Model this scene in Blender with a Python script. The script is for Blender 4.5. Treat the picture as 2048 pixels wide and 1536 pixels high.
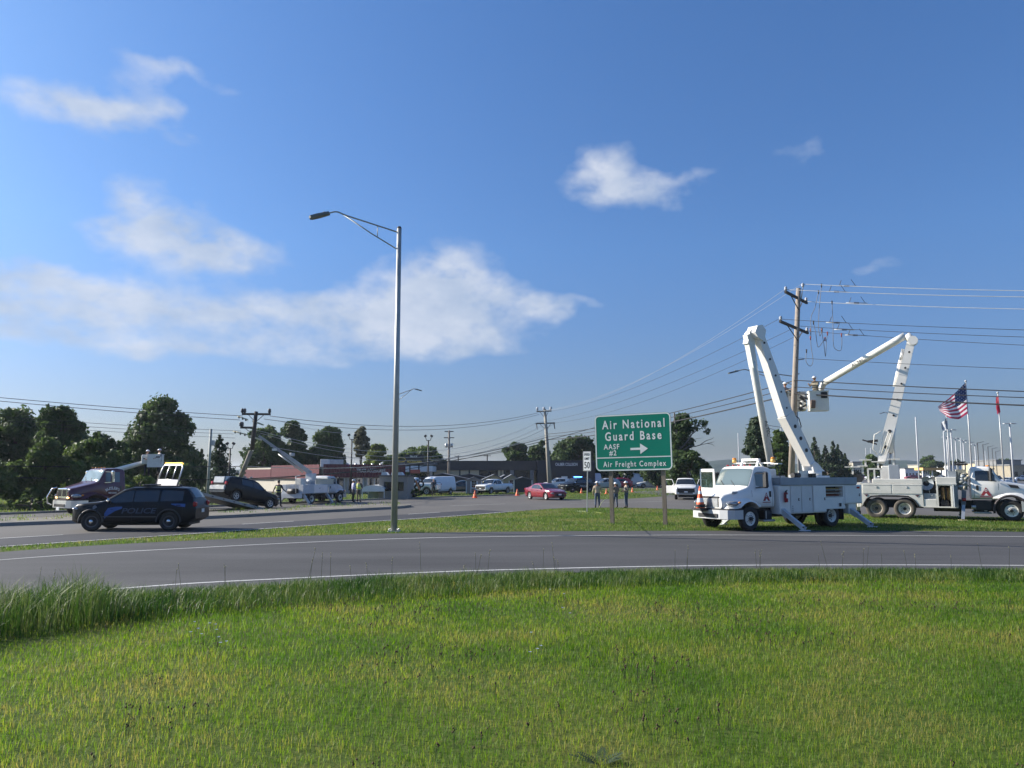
import bpy, bmesh, math, random
from mathutils import Vector, Matrix, noise
R = math.radians
random.seed(7)
scene = bpy.context.scene
COL = scene.collection
for o in list(bpy.data.objects):
    bpy.data.objects.remove(o)

# ------------------------------------------------------------------ camera
F, CX, CY, CAMH = 1540.0, 1024.0, 768.0, 2.3          # photo is 2048 x 1536
TH = math.atan(179.0 / F)
cam_d = bpy.data.cameras.new('camera'); cam = bpy.data.objects.new('camera', cam_d); COL.objects.link(cam)
cam_d.sensor_width = 36; cam_d.lens = 36 * F / 2048; cam_d.clip_start = .1; cam_d.clip_end = 9000
cam.location = (0, 0, CAMH); cam.rotation_euler = (R(90) + TH, 0, 0)
scene.camera = cam
scene.render.resolution_x, scene.render.resolution_y = 1024, 768

def ray(px, py):
    u, v = (px - CX) / F, -(py - CY) / F
    return Vector((u, math.cos(TH) - v * math.sin(TH), math.sin(TH) + v * math.cos(TH)))
def G(px, py, z=0.0):
    d = ray(px, py); t = (z - CAMH) / d.z
    return Vector((d.x * t, d.y * t, z))
def P(px, py, Y):
    d = ray(px, py); t = Y / d.y
    return Vector((d.x * t, Y, CAMH + d.z * t))

# ------------------------------------------------------------------ sun and sky
SUN_EL = 27.0
SUN_AZ = math.degrees(math.atan2(-1.0, 0.30))         # from +Y towards +X
sv = Vector((math.sin(R(SUN_AZ)) * math.cos(R(SUN_EL)), math.cos(R(SUN_AZ)) * math.cos(R(SUN_EL)), math.sin(R(SUN_EL))))
sd = bpy.data.lights.new('sun', 'SUN'); sun = bpy.data.objects.new('sun', sd); COL.objects.link(sun)
sd.energy = 5.0; sd.angle = R(0.5); sd.color = (1.0, 0.93, 0.82)
sun.rotation_euler = (-sv).to_track_quat('-Z', 'Y').to_euler(); sun.location = (-60, 20, 60)

world = bpy.data.worlds.new('World'); scene.world = world; world.use_nodes = True
world.cycles.sampling_method = 'MANUAL'; world.cycles.sample_map_resolution = 256
NT = world.node_tree; NT.nodes.clear()
def wn(t, **kw):
    n = NT.nodes.new(t)
    for k, v in kw.items(): setattr(n, k, v)
    return n
def wl(a, b): NT.links.new(a, b)
def wm(op, a, b=None, c=None, clamp=False):
    n = wn('ShaderNodeMath', operation=op); n.use_clamp = clamp
    for i, x in enumerate((a, b, c)):
        if x is None: continue
        if isinstance(x, (int, float)): n.inputs[i].default_value = x
        else: wl(x, n.inputs[i])
    return n.outputs[0]
sky = wn('ShaderNodeTexSky'); sky.sky_type = 'NISHITA'; sky.sun_disc = False
sky.sun_elevation = R(SUN_EL); sky.sun_rotation = R(SUN_AZ)
sky.air_density = 1.0; sky.dust_density = 1.5; sky.ozone_density = 1.0; sky.altitude = 200
tc = wn('ShaderNodeTexCoord'); sep = wn('ShaderNodeSeparateXYZ'); wl(tc.outputs['Generated'], sep.inputs[0])
az = wm('ARCTAN2', sep.outputs[0], sep.outputs[1])    # radians, 0 = +Y
el = wm('ARCSINE', sep.outputs[2])
comb = wn('ShaderNodeCombineXYZ'); wl(az, comb.inputs[0]); wl(wm('MULTIPLY', el, 1.6), comb.inputs[1])
def wnoise(scale, detail, rough, off=0.0):
    n = wn('ShaderNodeTexNoise'); n.inputs['Scale'].default_value = scale; n.inputs['Detail'].default_value = detail
    n.inputs['Roughness'].default_value = rough
    mp = wn('ShaderNodeMapping'); mp.inputs['Location'].default_value = (off, off * .7, off * 1.3)
    wl(comb.outputs[0], mp.inputs[0]); wl(mp.outputs[0], n.inputs['Vector'])
    return n.outputs['Fac']
n_big = wnoise(9, 4, .55); n_det = wnoise(30, 5, .6, 3.1)
nw = wn('ShaderNodeTexNoise'); nw.inputs['Scale'].default_value = 11; nw.inputs['Detail'].default_value = 3; wl(comb.outputs[0], nw.inputs['Vector']); n_w = nw.outputs['Color']
warp = wn('ShaderNodeVectorMath', operation='MULTIPLY_ADD'); wl(n_w, warp.inputs[0]); warp.inputs[1].default_value = (.11, .10, 0); 
base2 = wn('ShaderNodeVectorMath', operation='ADD'); wl(comb.outputs[0], base2.inputs[0]); base2.inputs[1].default_value = (-.055, -.05, 0); wl(base2.outputs[0], warp.inputs[2])
flatv = wn('ShaderNodeVectorMath', operation='MULTIPLY'); wl(warp.outputs[0], flatv.inputs[0]); flatv.inputs[1].default_value = (1, 1, 0)
# each bank: photo position and radii in pixels, thickness
CLOUDS = [(175, 222, 120, 40, .85), (260, 215, 70, 28, .5), (330, 138, 120, 17, .45), (295, 166, 70, 16, .32), (375, 272, 40, 10, .16),
          (300, 425, 70, 46, .80), (355, 485, 110, 42, .82), (460, 512, 90, 24, .60), (225, 468, 50, 20, .34),
          (70, 552, 240, 26, .50), (10, 605, 330, 40, .66), (330, 600, 300, 34, .58), (600, 632, 230, 42, .50), (470, 690, 430, 24, .40), (120, 672, 300, 20, .36),
          (878, 562, 92, 56, 1.0), (790, 612, 130, 40, .50), (935, 618, 82, 44, .70), (850, 660, 140, 30, .42), (1080, 624, 44, 22, .85), (1150, 598, 60, 11, .30), (910, 692, 130, 18, .34),
          (1206, 350, 44, 42, .80), (1258, 378, 100, 30, .72), (1380, 342, 60, 11, .22), (1590, 322, 50, 24, .24), (1755, 538, 50, 14, .25),
          (-450, 560, 300, 50, .7), (2600, 450, 220, 40, .5)]
total = 0.0
for (px, py, rx, ry, s) in CLOUDS:
    d = ray(px, py).normalized(); a0 = math.atan2(d.x, d.y); e0 = math.asin(d.z) * 1.6
    k = math.cos(math.atan2((px - CX), F)) ** 2 if abs(px - CX) < 1400 else .5
    ra, re_ = 1.05 * rx / F * k, 1.05 * ry / F * max(k, .7) * 1.6
    q = wn('ShaderNodeVectorMath', operation='MULTIPLY_ADD'); wl(flatv.outputs[0], q.inputs[0])
    q.inputs[1].default_value = (1 / ra, 1 / re_, 0); q.inputs[2].default_value = (-a0 / ra, -e0 / re_, 0)
    dt = wn('ShaderNodeVectorMath', operation='DOT_PRODUCT'); wl(q.outputs[0], dt.inputs[0]); wl(q.outputs[0], dt.inputs[1])
    total = wm('MULTIPLY_ADD', wm('POWER', .40, dt.outputs['Value']), s, total)
# sparse clouds of the same kind all round, outside the banks seen ahead
behind = wm('MULTIPLY', wm('GREATER_THAN', wm('ABSOLUTE', az), 1.3), wm('MULTIPLY', wm('SUBTRACT', n_big, .52, clamp=True), 3.0))
low = wm('SUBTRACT', 1.0, wm('MULTIPLY', wm('SUBTRACT', el, .25), 2.5, clamp=True), clamp=True)
total = wm('ADD', total, wm('MULTIPLY', behind, low))
tex = wm('MULTIPLY_ADD', n_det, 1.05, wm('MULTIPLY', n_big, .55))                     # about .8 on average
dens = wm('MULTIPLY', total, wm('MULTIPLY_ADD', wm('SUBTRACT', tex, .5), 1.9, .30))
dens = wm('MULTIPLY', wm('SUBTRACT', dens, .10), 1.35, clamp=True)
dens = wm('MULTIPLY', dens, wm('SUBTRACT', 1.55, wm('MULTIPLY', dens, .60)), clamp=True)
dens = wm('MULTIPLY', dens, .9)
shade = wm('MULTIPLY', wm('SUBTRACT', n_big, .38, clamp=True), 2.6, clamp=True)
cmix = wn('ShaderNodeMix', data_type='RGBA'); cmix.inputs[6].default_value = (1.75, 2.1, 2.7, 1); cmix.inputs[7].default_value = (3.0, 3.1, 3.4, 1)
wl(shade, cmix.inputs[0])
trp = wn('ShaderNodeValToRGB'); wl(wm('MULTIPLY', el, 1 / .62), trp.inputs[0])        # hazier, greyer air towards the horizon, all round
te = trp.color_ramp.elements
while len(te) < 4: te.new(.5)
for e_, (p_, c_) in zip(te, [(.0, (.225, .262, .36)), (.12, (.222, .280, .425)), (.46, (.250, .388, .585)), (.95, (.255, .425, .65))]): e_.position = p_; e_.color = (*c_, 1)
tint = wn('ShaderNodeMix', data_type='RGBA', blend_type='MULTIPLY'); tint.inputs[0].default_value = 1; wl(trp.outputs[0], tint.inputs[7]); wl(sky.outputs[0], tint.inputs[6])
smix = wn('ShaderNodeMix', data_type='RGBA'); wl(dens, smix.inputs[0]); wl(tint.outputs[2], smix.inputs[6]); wl(cmix.outputs[2], smix.inputs[7])
bg = wn('ShaderNodeBackground'); bg.inputs[1].default_value = 0.15; wl(smix.outputs[2], bg.inputs[0])
wo = wn('ShaderNodeOutputWorld'); wl(bg.outputs[0], wo.inputs[0])

vs = scene.view_settings
vs.view_transform = 'Standard'; vs.look = 'None'; vs.gamma = 1; vs.exposure = 0.86; vs.use_curve_mapping = False
scene.render.engine = 'CYCLES'
scene.cycles.max_bounces = 4; scene.cycles.transparent_max_bounces = 8; scene.cycles.caustics_reflective = False; scene.cycles.caustics_refractive = False
# ------------------------------------------------------------------ materials
MATS = {}
def nmat(name):
    m = bpy.data.materials.new(name); m.use_nodes = True
    nt = m.node_tree; nt.nodes.clear()
    out = nt.nodes.new('ShaderNodeOutputMaterial')
    return m, nt, out
def noise_node(nt, scale, detail=4, rough=.55, coord='Object', stretch=None):
    tcn = nt.nodes.new('ShaderNodeTexCoord'); n = nt.nodes.new('ShaderNodeTexNoise')
    n.inputs['Scale'].default_value = scale; n.inputs['Detail'].default_value = detail; n.inputs['Roughness'].default_value = rough
    if coord == 'World':
        g = nt.nodes.new('ShaderNodeNewGeometry'); src = g.outputs['Position']
    else: src = tcn.outputs[coord]
    if stretch:
        mp = nt.nodes.new('ShaderNodeMapping'); mp.inputs['Scale'].default_value = stretch
        nt.links.new(src, mp.inputs[0]); src = mp.outputs[0]
    nt.links.new(src, n.inputs['Vector'])
    return n.outputs['Fac']
def ramp(nt, fac, stops):
    r = nt.nodes.new('ShaderNodeValToRGB')
    el_ = r.color_ramp.elements
    while len(el_) < len(stops): el_.new(.5)
    for e, (p, c) in zip(el_, stops):
        e.position = p; e.color = (c[0], c[1], c[2], 1)
    nt.links.new(fac, r.inputs[0])
    return r.outputs[0]
def mat(name, col, rough=.5, metal=0.0, var=.12, scale=3.0, coat=0.0, bump=0.0, bscale=60, spec=.5, emit=None, coord='Object', stretch=None):
    if name in MATS: return MATS[name]
    m, nt, out = nmat(name)
    b = nt.nodes.new('ShaderNodeBsdfPrincipled')
    b.inputs['Roughness'].default_value = rough; b.inputs['Metallic'].default_value = metal
    b.inputs['Coat Weight'].default_value = coat; b.inputs['Coat Roughness'].default_value = .06
    b.inputs['Specular IOR Level'].default_value = spec
    f = noise_node(nt, scale, 6, .6, coord, stretch)
    lo = [max(0, c * (1 - var)) for c in col]; hi = [min(1, c * (1 + var)) for c in col]
    nt.links.new(ramp(nt, f, [(.3, lo), (.7, hi)]), b.inputs['Base Color'])
    if bump:
        f2 = noise_node(nt, bscale, 4, .6, coord, stretch); bn = nt.nodes.new('ShaderNodeBump'); bn.inputs['Strength'].default_value = bump
        bn.inputs['Distance'].default_value = .02
        nt.links.new(f2, bn.inputs['Height']); nt.links.new(bn.outputs[0], b.inputs['Normal'])
    if emit:
        b.inputs['Emission Color'].default_value = (emit[0], emit[1], emit[2], 1); b.inputs['Emission Strength'].default_value = emit[3]
    nt.links.new(b.outputs[0], out.inputs[0]); MATS[name] = m
    return m
def leafmat(name, dark, light, scale=.5, trans=.35, fine=3.0):
    if name in MATS: return MATS[name]
    m, nt, out = nmat(name)
    a = noise_node(nt, scale, 3, .5, 'World'); b_ = noise_node(nt, fine, 3, .6, 'World')
    mx = nt.nodes.new('ShaderNodeMath'); mx.operation = 'ADD'; nt.links.new(a, mx.inputs[0]); nt.links.new(b_, mx.inputs[1])
    hf = nt.nodes.new('ShaderNodeMath'); hf.operation = 'MULTIPLY'; hf.inputs[1].default_value = .5; nt.links.new(mx.outputs[0], hf.inputs[0])
    c = ramp(nt, hf.outputs[0], [(.36, dark), (.64, light)])
    d = nt.nodes.new('ShaderNodeBsdfPrincipled'); d.inputs['Roughness'].default_value = .55; d.inputs['Specular IOR Level'].default_value = .25
    t = nt.nodes.new('ShaderNodeBsdfTranslucent')
    nt.links.new(c, d.inputs['Base Color'])
    hs = nt.nodes.new('ShaderNodeHueSaturation'); hs.inputs['Value'].default_value = 1.5; hs.inputs['Hue'].default_value = .485; nt.links.new(c, hs.inputs['Color'])
    nt.links.new(hs.outputs[0], t.inputs['Color'])
    ms = nt.nodes.new('ShaderNodeMixShader'); ms.inputs[0].default_value = trans
    nt.links.new(d.outputs[0], ms.inputs[1]); nt.links.new(t.outputs[0], ms.inputs[2]); nt.links.new(ms.outputs[0], out.inputs[0])
    MATS[name] = m
    return m
def glassmat(name, tint=(.02, .025, .03), rough=.03, see=0.0):
    if name in MATS: return MATS[name]
    m, nt, out = nmat(name)
    b = nt.nodes.new('ShaderNodeBsdfPrincipled'); b.inputs['Base Color'].default_value = (*tint, 1)
    b.inputs['Roughness'].default_value = rough; b.inputs['Specular IOR Level'].default_value = .9
    if see:
        t = nt.nodes.new('ShaderNodeBsdfTransparent'); t.inputs[0].default_value = (.62, .74, .70, 1)
        ms = nt.nodes.new('ShaderNodeMixShader'); ms.inputs[0].default_value = see
        nt.links.new(b.outputs[0], ms.inputs[1]); nt.links.new(t.outputs[0], ms.inputs[2]); nt.links.new(ms.outputs[0], out.inputs[0])
    else: nt.links.new(b.outputs[0], out.inputs[0])
    MATS[name] = m
    return m
WHITE = mat('white_paint', (.83, .81, .765), .32, coat=.35, var=.05, scale=1.3)
WHITE2 = mat('white_paint_dusty', (.74, .71, .64), .42, coat=.15, var=.11, scale=1.8)
BLACKP = mat('black_plastic', (.018, .018, .020), .55, var=.2)
RUBBER = mat('tyre_rubber', (.022, .021, .021), .8, var=.25, scale=9)
DUSTY = mat('dusty_tyre', (.10, .085, .068), .9, var=.3, scale=7)
CHROME = mat('chrome', (.78, .79, .80), .12, metal=1, var=.03)
STEEL = mat('galvanised_steel', (.46, .47, .47), .45, metal=.7, var=.14, scale=5)
ALUM = mat('brushed_aluminium', (.55, .56, .57), .4, metal=.75, var=.1, scale=6)
GREYP = mat('grey_panel', (.30, .33, .36), .5, var=.08)
GLASS = glassmat('vehicle_glass')
GLASSL = glassmat('pale_glass', (.10, .13, .13), .05)
WIREM = mat('black_cable', (.02, .02, .022), .6, var=.1)
WIREL = mat('bare_wire', (.50, .51, .52), .45, metal=.5, var=.1)
WOOD = mat('weathered_pole_wood', (.30, .25, .205), .85, var=.25, scale=7, bump=.3, bscale=40, stretch=(6, 6, .5))
WOODD = mat('dark_pole_wood', (.055, .048, .045), .85, var=.25, scale=6, bump=.3, bscale=40, stretch=(6, 6, .5))
ORANGE = mat('cone_orange', (.90, .12, .02), .5, var=.08)
REFL = mat('reflective_white', (.85, .85, .83), .4, var=.04)
AMBER = mat('amber_lens', (.75, .26, .03), .25, var=.05)
REDL = mat('red_lens', (.42, .015, .02), .2, var=.1)
LAMPG = mat('headlight_lens', (.34, .36, .38), .10, metal=.5, var=.55, scale=11)
ASPH = None

# ------------------------------------------------------------------ mesh helpers
class MB:
    def __init__(s): s.v, s.f, s.m, s.s = [], [], [], []
    def add(s, vs_, fs, mi=0, smooth=False):
        b = len(s.v); s.v += [tuple(p) for p in vs_]
        for f in fs: s.f.append([i + b for i in f]); s.m.append(mi); s.s.append(smooth)
        return s
    def box(s, c, d, mi=0, rot=None, bev=0.0, smooth=False):
        hx, hy, hz = d[0] / 2, d[1] / 2, d[2] / 2
        c = Vector(c)
        if bev:
            b = min(bev, hx * .9, hy * .9, hz * .9); vs_ = []; idx = {}
            for sx in (-1, 1):
                for sy in (-1, 1):
                    for sz in (-1, 1):
                        for a in range(3):
                            p = [sx * hx, sy * hy, sz * hz]
                            for k in range(3):
                                if k != a: p[k] -= (sx, sy, sz)[k] * b
                            idx[(sx, sy, sz, a)] = len(vs_); vs_.append(Vector(p))
            fs = []
            S = (-1, 1)
            for a in range(3):
                o1, o2 = [(1, 2), (0, 2), (0, 1)][a]
                for sa in S:
                    def key(u, w, ax):
                        t = [0, 0, 0]; t[a] = sa; t[o1] = u; t[o2] = w
                        return idx[(t[0], t[1], t[2], ax)]
                    q = [key(-1, -1, a), key(1, -1, a), key(1, 1, a), key(-1, 1, a)]
                    fs.append(q)
            for a in range(3):          # edges parallel to axis a
                o1, o2 = [(1, 2), (0, 2), (0, 1)][a]
                for u in S:
                    for w in S:
                        def key2(sa, ax):
                            t = [0, 0, 0]; t[a] = sa; t[o1] = u; t[o2] = w
                            return idx[(t[0], t[1], t[2], ax)]
                        fs.append([key2(-1, o1), key2(1, o1), key2(1, o2), key2(-1, o2)])
            for sx in S:
                for sy in S:
                    for sz in S: fs.append([idx[(sx, sy, sz, 0)], idx[(sx, sy, sz, 1)], idx[(sx, sy, sz, 2)]])
            out = []
            for f in fs:                 # outward winding
                p = [vs_[i] for i in f]; n = (p[1] - p[0]).cross(p[2] - p[0]); m_ = sum(p, Vector()) / len(p)
                out.append(f if n.dot(m_) > 0 else f[::-1])
            fs = out
        else:
            vs_ = [Vector((x * hx, y * hy, z * hz)) for x in (-1, 1) for y in (-1, 1) for z in (-1, 1)]
            fs = [(0, 1, 3, 2), (4, 6, 7, 5), (0, 4, 5, 1), (2, 3, 7, 6), (0, 2, 6, 4), (1, 5, 7, 3)]
        if rot is not None: vs_ = [rot @ p for p in vs_]
        return s.add([p + c for p in vs_], fs, mi, smooth)
    def box2(s, a, b, mi=0, bev=0.0):
        return s.box([(a[i] + b[i]) / 2 for i in range(3)], [abs(b[i] - a[i]) for i in range(3)], mi, None, bev)
    def beam(s, p0, p1, w, h, mi=0, w1=None, h1=None, up=(0, 0, 1), bev=True):
        p0, p1 = Vector(p0), Vector(p1); d = (p1 - p0).normalized(); u = Vector(up)
        sd_ = d.cross(u)
        if sd_.length < 1e-4: sd_ = d.cross(Vector((1, 0, 0)))
        sd_.normalize(); u = sd_.cross(d)
        w1 = w if w1 is None else w1; h1 = h if h1 is None else h1
        vs_ = []
        for p, ww, hh in ((p0, w, h), (p1, w1, h1)):
            for a, b in ((-1, -1), (1, -1), (1, 1), (-1, 1)): vs_.append(p + sd_ * a * ww / 2 + u * b * hh / 2)
        return s.add(vs_, [(3, 2, 1, 0), (4, 5, 6, 7), (0, 1, 5, 4), (1, 2, 6, 5), (2, 3, 7, 6), (3, 0, 4, 7)], mi)
    def tube(s, path, r, n=8, mi=0, caps=True, smooth=True):
        path = [Vector(p) for p in path]; N = len(path)
        rs = [r] * N if isinstance(r, (int, float)) else r
        vs_, fs = [], []; ref = None
        for i, p in enumerate(path):
            d = (path[min(i + 1, N - 1)] - path[max(i - 1, 0)])
            if d.length < 1e-9: d = Vector((0, 0, 1))
            d.normalize()
            if ref is None: ref = d.orthogonal().normalized()
            a = (ref - d * ref.dot(d))
            if a.length < 1e-5: a = d.orthogonal()
            a.normalize(); ref = a; b = d.cross(a)
            for k in range(n):
                t = 2 * math.pi * k / n; vs_.append(p + (a * math.cos(t) + b * math.sin(t)) * rs[i])
        for i in range(N - 1):
            for k in range(n):
                k2 = (k + 1) % n; fs.append((i * n + k, i * n + k2, (i + 1) * n + k2, (i + 1) * n + k))
        s.add(vs_, fs, mi, smooth)
        if caps:
            b0 = len(s.v) - N * n
            s.f.append([b0 + k for k in range(n)][::-1]); s.m.append(mi); s.s.append(False)
            s.f.append([b0 + (N - 1) * n + k for k in range(n)]); s.m.append(mi); s.s.append(False)
        return s
    def cyl(s, p0, p1, r0, r1=None, n=12, mi=0): return s.tube([p0, p1], [r0, r0 if r1 is None else r1], n, mi)
    def ell(s, c, r, nu=12, nv=8, mi=0, rot=None, smooth=True, fn=None):
        c = Vector(c); vs_ = []; r = (r, r, r) if isinstance(r, (int, float)) else r
        for j in range(nv + 1):
            t = math.pi * j / nv
            for i in range(nu):
                a = 2 * math.pi * i / nu
                p = Vector((math.sin(t) * math.cos(a), math.sin(t) * math.sin(a), math.cos(t)))
                if fn: p = fn(p)
                p = Vector((p.x * r[0], p.y * r[1], p.z * r[2]))
                if rot is not None: p = rot @ p
                vs_.append(p + c)
        fs = [(j * nu + i, (j + 1) * nu + i, (j + 1) * nu + (i + 1) % nu, j * nu + (i + 1) % nu) for j in range(nv) for i in range(nu)]
        return s.add(vs_, fs, mi, smooth)
    def prism(s, poly, a, b, axis='y', mi=0):
        """polygon given in the two other axes (order x,y,z kept), extruded from a to b"""
        def mk(p, t): return {'y': (p[0], t, p[1]), 'x': (t, p[0], p[1]), 'z': (p[0], p[1], t)}[axis]
        n = len(poly); vs_ = [mk(p, a) for p in poly] + [mk(p, b) for p in poly]
        fs = [list(range(n))[::-1], list(range(n, 2 * n))] + [(i, (i + 1) % n, n + (i + 1) % n, n + i) for i in range(n)]
        return s.add(vs_, fs, mi)
    def lathe(s, prof, c, n=24, mi=0, smooth=True, axis='y', mats=None):
        c = Vector(c); vs_ = []
        for (r, h) in prof:
            for k in range(n):
                t = 2 * math.pi * k / n
                q = {'y': (r * math.cos(t), h, r * math.sin(t)), 'z': (r * math.cos(t), r * math.sin(t), h), 'x': (h, r * math.cos(t), r * math.sin(t))}[axis]
                vs_.append(c + Vector(q))
        for j in range(len(prof) - 1):
            pass
        b = len(s.v); s.v += [tuple(p) for p in vs_]
        for j in range(len(prof) - 1):
            for k in range(n):
                s.f.append([b + j * n + k, b + j * n + (k + 1) % n, b + (j + 1) * n + (k + 1) % n, b + (j + 1) * n + k])
                s.m.append(mats[j] if mats else mi); s.s.append(smooth)
        return s
    def poly(s, pts, mi=0): return s.add(pts, [list(range(len(pts)))], mi)
    def strip(s, A, B, mi=0, smooth=False):
        n = len(A); return s.add(list(A) + list(B), [(i, i + 1, n + i + 1, n + i) for i in range(n - 1)], mi, smooth)
    def build(s, name, mats, parent=None, loc=None, rot=None, fix=True):
        me = bpy.data.meshes.new(name); me.from_pydata([tuple(p) for p in s.v], [], s.f)
        ml = mats if isinstance(mats, (list, tuple)) else [mats]
        for m_ in ml: me.materials.append(m_)
        me.polygons.foreach_set('material_index', s.m); me.polygons.foreach_set('use_smooth', s.s)
        if fix:
            bm = bmesh.new(); bm.from_mesh(me); bmesh.ops.recalc_face_normals(bm, faces=bm.faces); bm.to_mesh(me); bm.free()
        me.update()
        o = bpy.data.objects.new(name, me); COL.objects.link(o)
        if parent: o.parent = parent
        if loc is not None: o.location = loc
        if rot is not None: o.rotation_euler = rot
        return o
def build_each(s, name, mats, parent=None):
    """every connected piece becomes an object of its own"""
    par = list(range(len(s.v)))
    def find(a):
        while par[a] != a: par[a] = par[par[a]]; a = par[a]
        return a
    for f in s.f:
        r0 = find(f[0])
        for i in f[1:]: par[find(i)] = r0
    grp = {}
    for k, f in enumerate(s.f): grp.setdefault(find(f[0]), []).append(k)
    out = []
    for ks in grp.values():
        m = MB(); mp = {}
        for k in ks:
            nf = []
            for i in s.f[k]:
                if i not in mp: mp[i] = len(m.v); m.v.append(s.v[i])
                nf.append(mp[i])
            m.f.append(nf); m.m.append(s.m[k]); m.s.append(s.s[k])
        out.append(m.build(name, mats, parent))
    return out
MB.build_each = build_each
def empty(name, loc=(0, 0, 0), rz=0.0, label=None, cat=None, group=None):
    o = bpy.data.objects.new(name, None); COL.objects.link(o); o.location = loc; o.rotation_euler = (0, 0, rz); o.empty_display_size = .2
    if label: tag(o, label, cat, group)
    return o
def tag(o, label=None, cat=None, group=None, kind=None):
    if label: o['label'] = label
    if cat: o['category'] = cat
    if group: o['group'] = group
    if kind: o['kind'] = kind
    return o
KIDS = {}
def dup(root, loc=None, rz=None, label=None, group=None, scale=None):
    def cp(o, par):
        c = o.copy(); COL.objects.link(c); c.parent = par
        for ch in o.children: cp(ch, c)
        return c
    r = cp(root, None)
    if loc is not None: r.location = loc
    if rz is not None: r.rotation_euler = (0, 0, rz)
    if label: r['label'] = label
    if group: r['group'] = group
    if scale: r.scale = (scale,) * 3
    return r
FONT = None
def text(name, body, size, m, parent, loc, rot, ext=.003, align='CENTER', bold=0.0, space=1.0, shear=0.0, sx=1.0, curve=None):
    cu = bpy.data.curves.new(name, 'FONT'); cu.body = body; cu.size = size; cu.extrude = ext; cu.align_x = align; cu.align_y = 'CENTER'
    cu.offset = bold; cu.space_character = space; cu.shear = shear; cu.resolution_u = 3
    t = bpy.data.objects.new(name, cu)
    me = bpy.data.meshes.new_from_object(t)
    bpy.data.objects.remove(t); bpy.data.curves.remove(cu)
    for v in me.vertices:
        v.co.x *= sx
    if curve:                                   # bend the line of lettering over an arch of this radius
        for v in me.vertices:
            a = v.co.x / curve; rr = curve + v.co.y
            v.co.x, v.co.y = math.sin(a) * rr, math.cos(a) * rr - curve
    me.materials.clear(); me.materials.append(m)
    for p in me.polygons: p.material_index = 0
    o = bpy.data.objects.new(name, me); COL.objects.link(o); o.parent = parent; o.location = loc; o.rotation_euler = rot
    return o
def lerp(a, b, t): return a + (b - a) * t
def pw(pts, x):
    if x <= pts[0][0]: return pts[0][1]
    for (x0, y0), (x1, y1) in zip(pts, pts[1:]):
        if x <= x1: return lerp(y0, y1, (x - x0) / (x1 - x0)) if x1 > x0 else y1
    return pts[-1][1]
def soft(pts, x, r):
    return sum(pw(pts, x + r * k / 3) * w for k, w in ((-3, 1), (-2, 2), (-1, 3), (0, 4), (1, 3), (2, 2), (3, 1))) / 16
def sag(p0, p1, drop, n=14):
    p0, p1 = Vector(p0), Vector(p1)
    return [p0.lerp(p1, i / n) - Vector((0, 0, 4 * drop * (i / n) * (1 - i / n))) for i in range(n + 1)]
# ------------------------------------------------------------------ ground, roads, markings
def asphalt(name, col, var=.16, speck=.5, stretch=None, sheen=.8):
    m, nt, out = nmat(name)
    b = nt.nodes.new('ShaderNodeBsdfPrincipled'); b.inputs['Roughness'].default_value = sheen; b.inputs['Specular IOR Level'].default_value = .25
    big = noise_node(nt, .35, 4, .6, 'World', stretch); fine = noise_node(nt, 38, 3, .7, 'World')
    c1 = ramp(nt, big, [(.3, [c * (1 - var) for c in col]), (.7, [c * (1 + var) for c in col])])
    c2 = ramp(nt, fine, [(.3, (1 - speck * .5,) * 3), (.75, (1 + speck * .35,) * 3)])
    mx = nt.nodes.new('ShaderNodeMix'); mx.data_type = 'RGBA'; mx.blend_type = 'MULTIPLY'; mx.inputs[0].default_value = 1
    nt.links.new(c1, mx.inputs[6]); nt.links.new(c2, mx.inputs[7]); nt.links.new(mx.outputs[2], b.inputs['Base Color'])
    bn = nt.nodes.new('ShaderNodeBump'); bn.inputs['Strength'].default_value = .25; bn.inputs['Distance'].default_value = .01
    nt.links.new(fine, bn.inputs['Height']); nt.links.new(bn.outputs[0], b.inputs['Normal']); nt.links.new(b.outputs[0], out.inputs[0])
    MATS[name] = m
    return m
ASPH_RAMP = asphalt('ramp_asphalt', (.074, .072, .072), .26, .7, stretch=(.25, 1.2, 1))
ASPH_NEW = asphalt('fresh_asphalt', (.048, .047, .052))
ASPH_OLD = asphalt('worn_asphalt', (.122, .113, .102), stretch=(.6, .3, 1))
ASPH_LOT = asphalt('lot_asphalt', (.12, .118, .115))
CONC = asphalt('kerb_concrete', (.26, .245, .22), speck=.3)
PAINT = asphalt('road_paint', (.52, .52, .50), var=.25, speck=.5)
def grassmat(name, stops, big=.22, fine=9.0):
    m, nt, out = nmat(name)
    b = nt.nodes.new('ShaderNodeBsdfPrincipled'); b.inputs['Roughness'].default_value = .9; b.inputs['Specular IOR Level'].default_value = .1
    a = noise_node(nt, big, 5, .65, 'World'); f = noise_node(nt, fine, 4, .65, 'World')
    mx = nt.nodes.new('ShaderNodeMath'); mx.operation = 'MULTIPLY_ADD'; mx.inputs[1].default_value = .45
    nt.links.new(f, mx.inputs[0])
    h = nt.nodes.new('ShaderNodeMath'); h.operation = 'MULTIPLY'; h.inputs[1].default_value = .6; nt.links.new(a, h.inputs[0]); nt.links.new(h.outputs[0], mx.inputs[2])
    nt.links.new(ramp(nt, mx.outputs[0], stops), b.inputs['Base Color'])
    bn = nt.nodes.new('ShaderNodeBump'); bn.inputs['Strength'].default_value = .6; bn.inputs['Distance'].default_value = .05
    nt.links.new(f, bn.inputs['Height']); nt.links.new(bn.outputs[0], b.inputs['Normal']); nt.links.new(b.outputs[0], out.inputs[0])
    MATS[name] = m
    return m
TURF = grassmat('turf_ground', [(.36, (.035, .062, .010)), (.5, (.065, .100, .018)), (.66, (.115, .120, .034))])
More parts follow.
